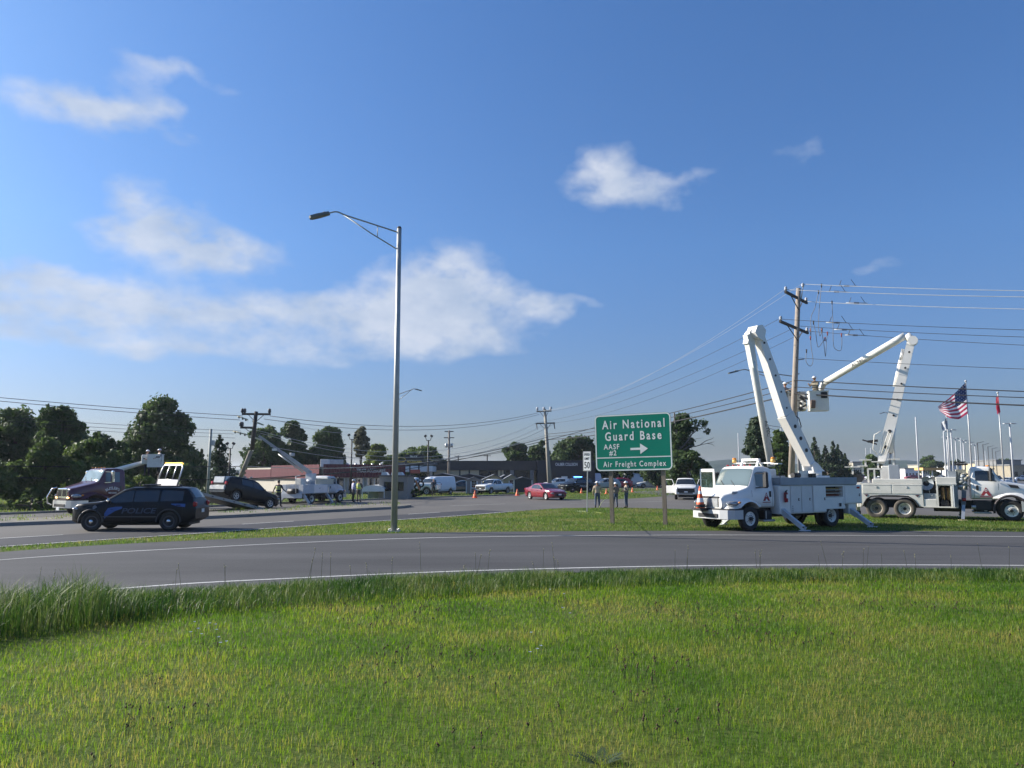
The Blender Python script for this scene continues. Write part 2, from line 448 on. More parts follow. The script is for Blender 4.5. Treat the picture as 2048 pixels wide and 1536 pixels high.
def spline(pts, n=8):
    out = []
    for i in range(len(pts) - 1):
        p0, p1, p2, p3 = [pts[max(0, min(len(pts) - 1, i + k))] for k in (-1, 0, 1, 2)]
        for j in range(n):
            t = j / n
            out.append(tuple(.5 * (2 * b + (c - a) * t + (2 * a - 5 * b + 4 * c - d) * t * t + (3 * b - a - 3 * c + d) * t ** 3) for a, b, c, d in zip(p0, p1, p2, p3)))
    out.append(tuple(pts[-1])); return out
def world_line(pxs, z, n=6): return [Vector((p[0], p[1], z)) for p in spline([tuple(G(*p)[:2]) for p in pxs], n)]
def sheet(name, A, B, m, kind='structure'):
    """strip between two lines of points; resampled to the same count"""
    def rs(L, n):
        d = [0]
        for a, b in zip(L, L[1:]): d.append(d[-1] + (b - a).length)
        out = []
        for i in range(n):
            t = d[-1] * i / (n - 1); j = max(k for k in range(len(d)) if d[k] <= t + 1e-9); j = min(j, len(L) - 2)
            out.append(L[j].lerp(L[j + 1], (t - d[j]) / max(1e-9, d[j + 1] - d[j])))
        return out
    n = 60
    o = MB().strip(rs(A, n), rs(B, n)).build(name, m); tag(o, kind=kind); return o
def flat(name, pts, z, m):
    me = bpy.data.meshes.new(name); bm = bmesh.new()
    vs_ = [bm.verts.new((p[0], p[1], z)) for p in pts]; f = bm.faces.new(vs_); f.normal_update()
    if f.normal.z < 0: f.normal_flip()
    bmesh.ops.triangulate(bm, faces=bm.faces); bm.to_mesh(me); bm.free(); me.materials.append(m)
    o = bpy.data.objects.new(name, me); COL.objects.link(o); tag(o, kind='structure'); return o
def painted(name, L, w, z, m=None):
    A, B = [], []
    for i, p in enumerate(L):
        d = (L[min(i + 1, len(L) - 1)] - L[max(i - 1, 0)]); nrm = Vector((-d.y, d.x, 0)).normalized()
        A.append(Vector((*(p + nrm * w / 2)[:2], z))); B.append(Vector((*(p - nrm * w / 2)[:2], z)))
    o = MB().strip(A, B).build(name, m or PAINT); tag(o, kind='structure'); return o
gm = MB()
gx = [-2500, -600, -150, -60] + [-40 + 4 * i for i in range(21)] + [60, 150, 600, 2500]
gy = [-60, -10, 0] + [3 + i * 1.5 for i in range(10)] + [24, 32, 60, 120, 300, 900, 4000]
def groundz(x, y): return 0.0
gv = [(x, y, 0) for y in gy for x in gx]; nx = len(gx)
gm.add(gv, [(j * nx + i, j * nx + i + 1, (j + 1) * nx + i + 1, (j + 1) * nx + i) for j in range(len(gy) - 1) for i in range(nx - 1)])
tag(gm.build('ground', TURF), kind='structure')

RAMP_FAR = [(-900, 1185), (-400, 1140), (0, 1105), (200, 1091), (400, 1081), (600, 1073), (800, 1067), (1100, 1063), (1400, 1062), (1700, 1062), (2048, 1064), (2500, 1070), (3000, 1080)]
RAMP_NEAR = [(-900, 1330), (-400, 1262), (0, 1213), (245, 1193), (400, 1181), (600, 1169), (800, 1158), (1000, 1150), (1300, 1143), (1600, 1140), (2048, 1141), (2500, 1148), (3000, 1160)]
sheet('ramp_road', world_line(RAMP_FAR, .010), world_line(RAMP_NEAR, .010), ASPH_RAMP)
painted('ramp_edge_line', world_line([(-900, 1205), (-400, 1157), (0, 1121), (200, 1107), (400, 1096), (600, 1086), (800, 1078), (1024, 1073.5), (1300, 1071), (1600, 1071), (2048, 1074), (2500, 1080), (3000, 1090)], 0), .13, .016)
painted('ramp_edge_line', world_line([(-900, 1310), (-400, 1245), (0, 1198), (245, 1178), (400, 1167), (600, 1157), (800, 1148), (1000, 1141), (1300, 1134), (1600, 1131), (2048, 1132), (2500, 1138), (3000, 1150)], 0), .13, .016)

NEARB = [(-900, 1156), (-400, 1122), (0, 1095), (200, 1081.5), (400, 1068), (600, 1054), (792, 1041), (900, 1034), (1026, 1024), (1080, 1019.5), (1130, 1016.5), (1243, 1015.6), (1389, 1019.4), (1560, 1024), (1750, 1029), (2048, 1036), (2500, 1048)]
FARB = [(-900, 1062), (-400, 1042), (0, 1030), (103, 1026), (400, 1015), (560, 1008), (680, 1003), (792, 998.5), (923, 994), (1040, 990.5)]
nb = world_line(NEARB, .008); fb = world_line(FARB, .008)
gap = [G(1064, 984), G(1122, 984)]
fb2 = world_line([(1129, 999), (1190, 999), (1258, 997.6), (1362, 991), (1480, 989), (1700, 990), (2048, 994), (2500, 1000)], .008)
flat('main_road', [p for p in nb] + [p for p in reversed(fb2)] + [gap[1], gap[0]] + [p for p in reversed(fb)], .008, ASPH_OLD)
dash_px = [(-900, 1131.7), (-400, 1101.6), (0, 1077.6), (484, 1049), (880, 1025), (960, 1020.3)]
dash = world_line(dash_px, 0)
edge = world_line(NEARB[:9], 0)
sheet('near_lane', [Vector((p.x, p.y, .013)) for p in edge], [Vector((p.x, p.y, .013)) for p in dash], ASPH_NEW)
painted('road_edge_line', [Vector((*p[:2], 0)) for p in world_line([(x, y - .8) for x, y in NEARB[:9]], 0)], .14, .020)
def seg(name, pa, pb, w, z): return painted(name, [G(*pa), G(*pb)], w, z)
for a, b in (((-420, 1102.9), (-250, 1092.8)), ((0, 1077.6), (126, 1070.3)), ((484, 1049), (587, 1043)), ((817, 1028.9), (880, 1025))): seg('lane_dash', a, b, .13, .019)
seg('side_road_line', (1140, 1007), (1330, 1003), .12, .014); seg('side_road_line', (900, 1012), (1010, 1008), .12, .014)

# raised median island with kerb
MN = [(-900, 1093), (-400, 1070), (0, 1053), (159, 1047), (423, 1037.8), (634, 1026), (780, 1018.5), (822, 1014.5)]
MF = [(-900, 1075), (-400, 1056), (0, 1042), (160, 1037), (423, 1028.5), (634, 1018), (780, 1011.5), (818, 1012.5)]
A = world_line(MN, 0); B = world_line(MF, 0)
mb = MB(); h = .16
A1 = [Vector((p.x, p.y, h)) for p in A]; B1 = [Vector((p.x, p.y, h)) for p in B]
A2 = [a.lerp(b, min(.3, .18 / (b - a).length)) for a, b in zip(A1, B1)]; B2 = [b.lerp(a, min(.3, .18 / (b - a).length)) for a, b in zip(A1, B1)]
mb.strip(A, [a + (b - a).normalized() * .03 for a, b in zip(A1, B1)]); mb.strip([a + (b - a).normalized() * .03 for a, b in zip(A1, B1)], A2); mb.strip(B2, B1); mb.strip(B1, B); mb.poly([A[-1], B[-1], B1[-1], A1[-1]])
mb.strip([p + Vector((0, 0, -.01)) for p in A2], [p + Vector((0, 0, -.01)) for p in B2], 1)
MEDTOP = asphalt('median_gravel', (.21, .19, .155), var=.35, speck=.8)
tag(mb.build('median_island', [CONC, MEDTOP]), kind='structure')
# kerb along the far side of the road
fk = world_line(FARB, 0)
mb = MB(); bk = [Vector((p.x - .1, p.y + .22, .13)) for p in fk]; fr = [Vector((p.x, p.y, .13)) for p in fk]
mb.strip(fk, fr); mb.strip(fr, bk); mb.strip(bk, [Vector((p.x, p.y, 0)) for p in bk])
tag(mb.build('kerb', CONC), kind='structure')
# lots beyond the road
flat('shop_lot', [(-60, 82), (-22, 82), (-8, 92), (4, 102), (14, 112), (60, 118), (60, 190), (-60, 190)], .006, ASPH_LOT)
flat('dealer_lot', [(18, 62), (34, 56), (70, 48), (190, 60), (230, 420), (60, 420), (30, 116), (14, 100)], .005, ASPH_LOT)
# hills and far ground cover
HILLM = leafmat('far_woodland', (.018, .030, .014), (.050, .070, .028), scale=.02, trans=.05, fine=.12)
def hill(name, az0, az1, dist, prof, depth, seed):
    """a wooded ridge whose crest follows prof: (photo x, photo y of the crest)"""
    mb = MB(); n = 150; rows = []
    for i in range(n + 1):
        px = lerp(az0, az1, i / n); t = (px - 1024) / F
        y0 = dist; x0 = t * y0
        top = max(.5, (947 - pw(prof, px)) / F * dist + CAMH)
        nz = noise.fractal(Vector((x0 * .035, seed, 0)), 1.0, 2.0, 4) * dist * .0022
        col = []
        for j in range(13):
            u = j / 12; zz = top * math.sin(min(1, u * 1.25) * math.pi / 2) if u < .8 else top * (1 - (u - .8) * 1.5)
            zz += (nz + noise.noise(Vector((x0 * .06, j * 1.7, seed))) * dist * .0016) * (0.3 if j == 0 else 1)
            col.append((x0 * (1 + depth * u / dist), y0 + depth * u, max(-1, zz if j else 0)))
        rows.append(col)
    vs_ = [p for c in rows for p in c]
    mb.add(vs_, [(i * 13 + j, (i + 1) * 13 + j, (i + 1) * 13 + j + 1, i * 13 + j + 1) for i in range(n) for j in range(12)], 0, False)
    o = mb.build(name, HILLM); tag(o, kind='structure'); return o
hill('hills', 1250, 3300, 900, [(1250, 935), (1385, 922), (1420, 912), (1455, 908), (1520, 914), (1600, 922), (1700, 920), (1760, 915), (1800, 908), (1850, 914), (1900, 916), (1960, 914), (2010, 920), (2060, 928), (2200, 925), (2600, 910), (3300, 920)], 500, 3.3)
hill('hills', -700, 1300, 1300, [(-700, 928), (-500, 930), (0, 935), (420, 938), (560, 934), (900, 925), (1060, 930), (1300, 930)], 600, 8.1)
# ------------------------------------------------------------------ trees
LEAF_D = leafmat('dark_foliage', (.026, .056, .018), (.075, .125, .036), .35, .35)
LEAF_M = leafmat('mid_foliage', (.040, .080, .020), (.105, .160, .042), .35, .38)
LEAF_L = leafmat('light_foliage', (.085, .135, .028), (.18, .23, .055), .5, .42)
LEAF_C = leafmat('conifer_foliage', (.022, .046, .024), (.060, .092, .040), .5, .22)
LEAF_Y = leafmat('seeding_foliage', (.075, .085, .045), (.17, .17, .10), .6, .3)
BARK = mat('bark', (.085, .070, .056), .9, var=.3, scale=6, bump=.5, bscale=20, stretch=(3, 3, .6))
def leaves(mb, blobs, size, rnd, outward=.6):
    for (c, r, n) in blobs:
        c = Vector(c)
        for _ in range(n):
            d = Vector((rnd.gauss(0, 1), rnd.gauss(0, 1), rnd.gauss(0, 1))).normalized()
            q = rnd.random(); k = .5 + .55 * q ** .6
            if rnd.random() < .14: k *= rnd.uniform(1.05, 1.35)
            p = c + Vector((d.x * r[0], d.y * r[1], d.z * r[2])) * k
            nrm = (d * outward + Vector((rnd.gauss(0, .5), rnd.gauss(0, .5), rnd.gauss(.15, .5)))).normalized()
            t = nrm.orthogonal().normalized(); t.rotate(Matrix.Rotation(rnd.random() * 6.28, 3, nrm)); b = nrm.cross(t)
            s = size * rnd.uniform(.5, 1.25)
            bend = nrm * s * rnd.uniform(-.25, .1)
            v0 = len(mb.v)
            mb.v += [tuple(p - t * s), tuple(p - b * s * .55 + bend), tuple(p + t * s), tuple(p + b * s * .6 + bend)]
            mb.f.append([v0, v0 + 1, v0 + 2, v0 + 3]); mb.m.append(0); mb.s.append(False)
def tree(name, label, x, y, H, W, leaf, seed, trunk=.22, nblob=26, nleaf=150, size=.3, shape='round', group='trees along the road', cat='tree', depth=None, lean=0):
    rnd = random.Random(seed); D = depth or W
    root = empty(name, (x, y, 0), 0, label, cat, group)
    blobs = []; zc = H * (trunk + 1) / 2; hz = H * (1 - trunk) / 2
    nblob = int(nblob * 1.7 * max(1, min(2.2, H / W * .75)))
    for i in range(nblob):
        for _ in range(40):
            u = Vector((rnd.uniform(-1, 1), rnd.uniform(-1, 1), rnd.uniform(-1, 1)))
            if u.length < 1: break
        if shape == 'wide': u.z = abs(u.z) ** .8 * (1 if u.z > 0 else -1)
        w = 1.0
        if shape == 'oval': w = 1 - .25 * abs(u.z)
        if shape == 'bushy': w = 1.0 - .35 * max(0, u.z); 
        if i > nblob * .3: u = u.normalized() * rnd.uniform(.75, 1.0)
        if shape in ('round', 'wide') and u.z < -.3: u.z = -.3 - (abs(u.z) - .3) * .95; w = 1.12
        br = rnd.uniform(.15, .30) * min(W, H * .8) * .62
        c = Vector((u.x * (W / 2 - br * .8) * w + lean * u.z, u.y * (D / 2 - br * .8) * w, zc + u.z * (hz - br * .75)))
        blobs.append((c, (br, br, br * rnd.uniform(.65, .95)), int(nleaf * 1.15 * rnd.uniform(.7, 1.3))))
    mb = MB(); leaves(mb, blobs, size * .74, rnd); mb.build('crown', leaf, root, fix=False)
    tb = MB(); r0 = max(.12, W * .035)
    tb.tube([(0, 0, -.1), (rnd.uniform(-.1, .1) * r0, 0, H * .15), (lean * .2, rnd.uniform(-.3, .3), H * .4), (lean * .4, 0, H * .72)], [r0 * 1.3, r0, r0 * .75, r0 * .25], 8)
    for i in range(7):
        c = rnd.choice(blobs)[0]; s_ = Vector((0, 0, H * rnd.uniform(.2, .5)))
        tb.tube([s_, s_.lerp(c, .5) + Vector((0, 0, H * .03)), c], [r0 * .5, r0 * .3, r0 * .1], 6)
    tb.build('trunk', BARK, root)
    return root
def conifer(name, label, x, y, H, W, leaf, seed, group='trees along the road', ragged=.2):
    rnd = random.Random(seed); root = empty(name, (x, y, 0), 0, label, 'tree', group); blobs = []
    n = 16
    for i in range(n):
        u = i / (n - 1); z = H * (.06 + .92 * u); r = W / 2 * (1 - u) ** .85 + .12
        for k in range(max(2, int(7 * (1 - u)) + 2)):
            a = rnd.random() * 6.28; rr = r * rnd.uniform(.45, 1)
            blobs.append((Vector((math.cos(a) * rr * .7, math.sin(a) * rr * .7, z - rr * .12)), (r * .42, r * .42, H * .035 + r * ragged * .5), 26))
    mb = MB(); leaves(mb, blobs, H * .030 + .05, rnd, .5); mb.build('crown', leaf, root, fix=False)
    MB().tube([(0, 0, -.1), (0, 0, H * .5), (0, 0, H * .95)], [W * .05, W * .035, .02], 7).build('trunk', BARK, root)
    return root
def tree_px(name, label, x0, x1, ytop, D, leaf, seed, base=None, **kw):
    """crown spans photo columns x0..x1 and reaches row ytop; stands on the ground at distance D"""
    c = P((x0 + x1) / 2, ytop, D); W = (x1 - x0) / F * D * 1.02
    return tree(name, label, c.x, D, c.z, W, leaf, seed, **kw)
LG = 'trees behind the tow truck'
tree_px('roadside_tree', 'big dark tree at the far left edge, tallest of the left thicket', -30, 105, 806, 62, LEAF_D, 11, nblob=34, nleaf=170, trunk=.02, group=LG, size=.30)
tree_px('roadside_tree', 'dark round tree in the left thicket, its top right of the leftmost crown', 70, 176, 804, 60, LEAF_D, 12, nblob=30, nleaf=170, trunk=.04, group=LG, size=.30)
tree_px('roadside_tree', 'dark tree half out of the picture at the left edge', -150, 20, 840, 58, LEAF_D, 13, nblob=24, nleaf=150, trunk=.02, group=LG)
tree_px('creeper_thicket', 'green vine-covered tree directly behind the maroon tow truck cab', 115, 268, 872, 55, LEAF_M, 14, nblob=30, nleaf=190, trunk=.02, shape='bushy', group=LG, size=.26)
tree_px('creeper_thicket', 'tall narrow vine-covered mound left of the tow truck hood', 58, 132, 872, 53, LEAF_M, 15, nblob=22, nleaf=180, trunk=.0, shape='bushy', group=LG, size=.26)
tree_px('creeper_thicket', 'low vine-covered bank at the left picture edge', -60, 62, 910, 52, LEAF_M, 16, nblob=24, nleaf=180, trunk=.0, shape='bushy', group=LG, size=.26)
tree_px('shrub', 'low leafy bush in front of the vine-covered mound, left of the tow truck bumper', 20, 110, 985, 49, LEAF_M, 17, nblob=16, nleaf=120, trunk=.0, group=LG, size=.16)
tree_px('roadside_tree', 'dark tree filling the middle of the left thicket, between the two tallest crowns', 10, 200, 822, 66, LEAF_D, 72, nblob=34, nleaf=170, trunk=.0, group=LG, size=.32)
tree_px('roadside_tree', 'dark tree at the right end of the left thicket, above the tow truck cab', 160, 268, 860, 64, LEAF_D, 73, nblob=26, nleaf=170, trunk=.0, shape='bushy', group=LG, size=.30)
tree_px('sapling', 'yellow-green sapling seen over the tow truck frame behind its cab', 245, 318, 946, 52, LEAF_L, 18, nblob=12, nleaf=60, trunk=.05, group=LG, size=.20)
tree_px('roadside_tree', 'large lone round tree with a domed crown, left of the broken pole', 258, 398, 790, 78, LEAF_D, 19, nblob=40, nleaf=190, trunk=.05, group='trees behind the shops', size=.34)
tree_px('roadside_tree', 'dark undergrowth below the large lone round tree', 225, 420, 905, 74, LEAF_D, 20, nblob=30, nleaf=150, trunk=.0, shape='bushy', group='trees behind the shops', size=.3)
c = P(440, 872, 84); conifer('cedar_tree', 'ragged dark cedar between the grey pole and the broken pole', c.x, 84, c.z, 5.6, LEAF_C, 21, 'trees behind the shops', .5)
c = P(404, 900, 88); conifer('cedar_tree', 'smaller dark cedar partly behind the grey pole', c.x, 88, c.z, 4.6, LEAF_C, 22, 'trees behind the shops', .5)
tree_px('roadside_tree', 'dark spreading tree right behind the broken utility pole', 486, 575, 845, 112, LEAF_D, 23, nblob=34, nleaf=170, trunk=.04, group='trees behind the shops', size=.42)
tree_px('roadside_tree', 'tall dark tree behind the derrick boom, left one of two domed crowns', 552, 618, 837, 116, LEAF_D, 24, nblob=32, nleaf=170, trunk=.04, group='trees behind the shops', size=.42)
tree_px('roadside_tree', 'dark domed tree above the red shop roof, right one of two', 616, 700, 853, 118, LEAF_D, 25, nblob=36, nleaf=170, trunk=.04, group='trees behind the shops', size=.42)
tree_px('seeding_tree', 'thin pale see-through tree rising above the red shop', 708, 740, 850, 125, LEAF_Y, 26, nblob=14, nleaf=70, trunk=.45, group='trees behind the shops', size=.35)
tree_px('round_tree', 'bright light green round tree left of the big street lamp', 728, 780, 886, 128, LEAF_L, 27, nblob=18, nleaf=120, trunk=.1, group='trees behind the shops', size=.4)
tree_px('round_tree', 'broad low dome of trees behind the yellow accessories sign', 796, 896, 888, 150, LEAF_M, 28, nblob=34, nleaf=150, trunk=.02, group='trees behind the shops', size=.5)
tree_px('round_tree', 'dark low tree peeking out right of the lamp post', 760, 830, 900, 146, LEAF_D, 29, nblob=24, nleaf=130, trunk=.02, group='trees behind the shops', size=.5)
tree_px('round_tree', 'dark tree behind the black collision shop, leftmost of its row', 1000, 1062, 879, 140, LEAF_D, 30, nblob=28, nleaf=150, trunk=.02, group='trees behind the collision shop', size=.5)
tree_px('round_tree', 'dark tree just left of the leaning power pole base', 1052, 1106, 879, 145, LEAF_D, 31, nblob=24, nleaf=150, trunk=.02, group='trees behind the collision shop', size=.5)
tree_px('round_tree', 'broad dark tree between the power pole and the green sign', 1098, 1196, 863, 138, LEAF_D, 32, nblob=40, nleaf=170, trunk=.02, group='trees behind the collision shop', size=.5)
tree_px('round_tree', 'dark tree mass behind the lower part of the green sign', 1170, 1300, 880, 134, LEAF_D, 33, nblob=40, nleaf=150, trunk=.05, group='trees behind the collision shop', size=.5)
tree_px('round_tree', 'dark low trees showing between the sign posts', 1280, 1350, 900, 126, LEAF_D, 34, nblob=30, nleaf=150, trunk=.02, group='trees behind the collision shop', size=.5)
tree_px('round_tree', 'leafy upright tree rising right behind the green sign edge', 1334, 1386, 816, 92, LEAF_D, 35, nblob=22, nleaf=130, trunk=.15, group='trees beside the green sign', size=.32)
tree_px('shrub', 'dark undergrowth below the half-dead tree right of the sign', 1330, 1420, 893, 90, LEAF_D, 36, nblob=26, nleaf=150, trunk=.0, group='trees beside the green sign', size=.32)
tree_px('shrub', 'low dark bushes left of the near bucket truck cab', 1384, 1432, 926, 105, LEAF_D, 37, nblob=16, nleaf=120, trunk=.0, group='trees beside the green sign', size=.32)
tree_px('round_tree', 'tall dark tree behind the hanging boom of the near bucket truck', 1484, 1546, 832, 82, LEAF_C, 38, nblob=30, nleaf=170, trunk=.02, shape='oval', group='trees behind the bucket trucks', size=.28)
tree_px('round_tree', 'rounder green tree just right of the hanging boom', 1536, 1582, 855, 88, LEAF_M, 39, nblob=24, nleaf=160, trunk=.02, group='trees behind the bucket trucks', size=.28)
for i, (px, yt, D, w, lb) in enumerate([(1628, 876, 150, 6.0, 'dark pointed conifer nearest the boom, tallest of the row'), (1650, 892, 155, 5.0, 'small conifer second of the row behind the near truck'), (1665, 884, 150, 5.2, 'conifer in the middle of the row behind the near truck'), (1676, 890, 152, 5.5, 'conifer just right of the middle of the row'), (1690, 908, 155, 6.5, 'lowest conifer at the right end of the row')]):
    c = P(px, yt, D); conifer('conifer_tree', lb, c.x, D, c.z, w, LEAF_C, 50 + i, 'row of conifers behind the near truck', .3)
tree_px('hedge_bank', 'dark hedge of trees below the row of conifers', 1590, 1720, 925, 148, LEAF_C, 57, nblob=40, nleaf=110, trunk=.0, depth=6, group='trees behind the bucket trucks', size=.5)
tree_px('round_tree', 'grey-green tree behind the rear of the far bucket truck', 1722, 1762, 905, 190, LEAF_M, 58, nblob=16, nleaf=110, trunk=.02, group='trees behind the dealer lot', size=.6)
tree_px('round_tree', 'pale green tree in front of the hills beyond the dealer lot', 1838, 1886, 908, 330, LEAF_M, 59, nblob=16, nleaf=110, trunk=.02, group='trees behind the dealer lot', size=1.0)
for i, (x0, x1, yt, D) in enumerate([(1886, 1935, 918, 420), (1935, 1990, 920, 450), (1985, 2040, 916, 430)]):
    tree_px('round_tree', ['dark distant tree behind the white flagpoles', 'distant tree behind the foot of the tall flagpole', 'distant tree at the right picture edge behind the dealer lot'][i], x0, x1, yt, D, LEAF_D, 60 + i, nblob=16, nleaf=100, trunk=.05, group='trees behind the dealer lot', size=1.3)
# half-dead tree with bare crooked limbs, right of the sign
def bare_tree():
    D = 91; rnd = random.Random(5); b = P(1356, 930, D); root = empty('dead_tree', (b.x, D, 0), 0, 'half-dead tree with bare crooked limbs reaching right of the green sign', 'tree', 'trees beside the green sign')
    mb = MB()
    def L(pts, r0, r1, n=6):
        w = []
        for i, (x, y) in enumerate(pts):
            p = P(x, y, D); w.append(Vector((p.x - b.x, rnd.uniform(-.5, .5) * i * .4, p.z)))
        w = [Vector(q) for q in spline([tuple(q) for q in w], 4)]
        N = len(w); mb.tube(w, [lerp(r0, r1, i / (N - 1)) for i in range(N)], n)
    mb.tube([(0, 0, -.1), (0, 0, 1.5), P(1357, 945, D) - Vector((b.x, D, 0))], [.26, .22, .2], 8)
    L([(1357, 945), (1359, 905), (1356, 875), (1352, 845), (1350, 825)], .2, .08)
    L([(1358, 900), (1372, 885), (1384, 868), (1396, 852), (1408, 846)], .11, .03)
    L([(1384, 868), (1392, 861), (1400, 842), (1402, 838)], .06, .02)
    L([(1359, 905), (1370, 898), (1378, 892), (1388, 893), (1400, 890), (1415, 887), (1432, 883)], .10, .02)
    L([(1400, 890), (1412, 882), (1422, 878), (1428, 874)], .05, .015)
    L([(1415, 887), (1424, 889), (1430, 893)], .035, .012)
    L([(1356, 875), (1366, 862), (1376, 848), (1382, 842)], .07, .02)
    L([(1408, 846), (1414, 862), (1412, 866)], .03, .012); L([(1396, 852), (1408, 856), (1418, 865)], .035, .012)
    L([(1372, 885), (1382, 884), (1392, 878), (1404, 876)], .045, .012); L([(1378, 892), (1380, 884), (1386, 880)], .04, .012)
    mb.build('trunk', mat('dead_bark', (.15, .13, .115), .9, var=.3, scale=6), root)
    lf = MB(); bl = [(P(1400, 850, D), 1), (P(1408, 846, D), .7), (P(1414, 862, D), .6), (P(1382, 842, D), .9), (P(1390, 858, D), .5)]
    leaves(lf, [(p - Vector((b.x, D, 0)), (r * .8, r * .8, r * .6), int(70 * r)) for p, r in bl], .2, rnd); lf.build('crown', LEAF_D, root, fix=False)
bare_tree()
# ------------------------------------------------------------------ vehicles: shared builders
def paint(name, col, rough=.28): return mat(name, col, rough, coat=.6, var=.05, scale=1.5)
def wheel(parent, x, y, r, w, side, rim=None, style='alloy', tyre=None, steer=0.0, dish=0.0):
    """side: +1 left, -1 right; the outer face looks along side*y"""
    mb = MB(); rr = r * (.60 if style != 'truck' else .57); hw = w / 2
    mb.lathe([(rr, -hw * .8), (r * .86, -hw), (r * .965, -hw * .8), (r, -hw * .45), (r, hw * .45), (r * .965, hw * .8), (r * .86, hw), (rr * 1.06, hw * .93), (rr, hw * .75)], (0, 0, 0), 28)
    t = mb.build('wheel', tyre or RUBBER, parent, (x, y, r), (0, 0, steer + (0 if side > 0 else math.pi)))
    rb = MB(); d = hw * (.62 - dish)
    rb.lathe([(rr * 1.01, hw * .80), (rr * .93, hw * .84), (rr * .86, d), (rr * .80, d - .01)], (0, 0, 0), 28, 0)
    if style == 'alloy':
        rb.lathe([(rr * .86, d - .06), (.02, d - .06)], (0, 0, 0), 20, 1)
        for k in range(5):
            a = 2 * math.pi * k / 5 + .3
            for da in (-.13, .13):
                p0 = Vector((math.cos(a + da * .5) * rr * .15, d + .008, math.sin(a + da * .5) * rr * .15)); p1 = Vector((math.cos(a + da) * rr * .90, d + .004, math.sin(a + da) * rr * .90))
                rb.beam(p0, p1, rr * .10, .03, 0, up=(0, 1, 0))
        rb.cyl((0, d - .03, 0), (0, d + .02, 0), rr * .2, rr * .17, 14, 0)
    elif style == 'steel':
        rb.lathe([(rr * .86, d - .02), (rr * .62, d + .015), (rr * .40, d - .03), (rr * .02, d - .03)], (0, 0, 0), 24, 1)
        rb.cyl((0, d - .03, 0), (0, d + .035, 0), rr * .24, rr * .19, 14, 0)
        for k in range(8):
            a = 2 * math.pi * k / 8; rb.cyl((math.cos(a) * rr * .66, d - .01, math.sin(a) * rr * .66), (math.cos(a) * rr * .66, d + .017, math.sin(a) * rr * .66), rr * .09, None, 8, 2)
    else:                                            # truck disc wheel with hand holes, stud ring and hub
        if dish: rb.lathe([(rr * .86, d), (rr * .80, -hw * .2), (rr * .45, -hw * .35), (rr * .30, -hw * .1), (.02, -hw * .1)], (0, 0, 0), 24, 0)
        else: rb.lathe([(rr * .86, d), (rr * .62, d + .012), (rr * .40, d + .035), (rr * .01, d + .035)], (0, 0, 0), 24, 0)
        zz = -hw * .2 if dish else d + .02
        for k in range(10):
            a = 2 * math.pi * k / 10; rb.cyl((math.cos(a) * rr * .46, zz, math.sin(a) * rr * .46), (math.cos(a) * rr * .46, zz + .05, math.sin(a) * rr * .46), rr * .05, None, 6, 2)
        for k in range(5):
            a = 2 * math.pi * (k + .5) / 5; rb.cyl((math.cos(a) * rr * .72, d - .01, math.sin(a) * rr * .72), (math.cos(a) * rr * .72, d + .012, math.sin(a) * rr * .72), rr * .075, None, 10, 2)
        rb.cyl((0, zz, 0), (0, zz + .09, 0), rr * .30, rr * .26, 14, 2)
    rb.build('rim', [rim or ALUM, BLACKP, BLACKP], t)
    return t
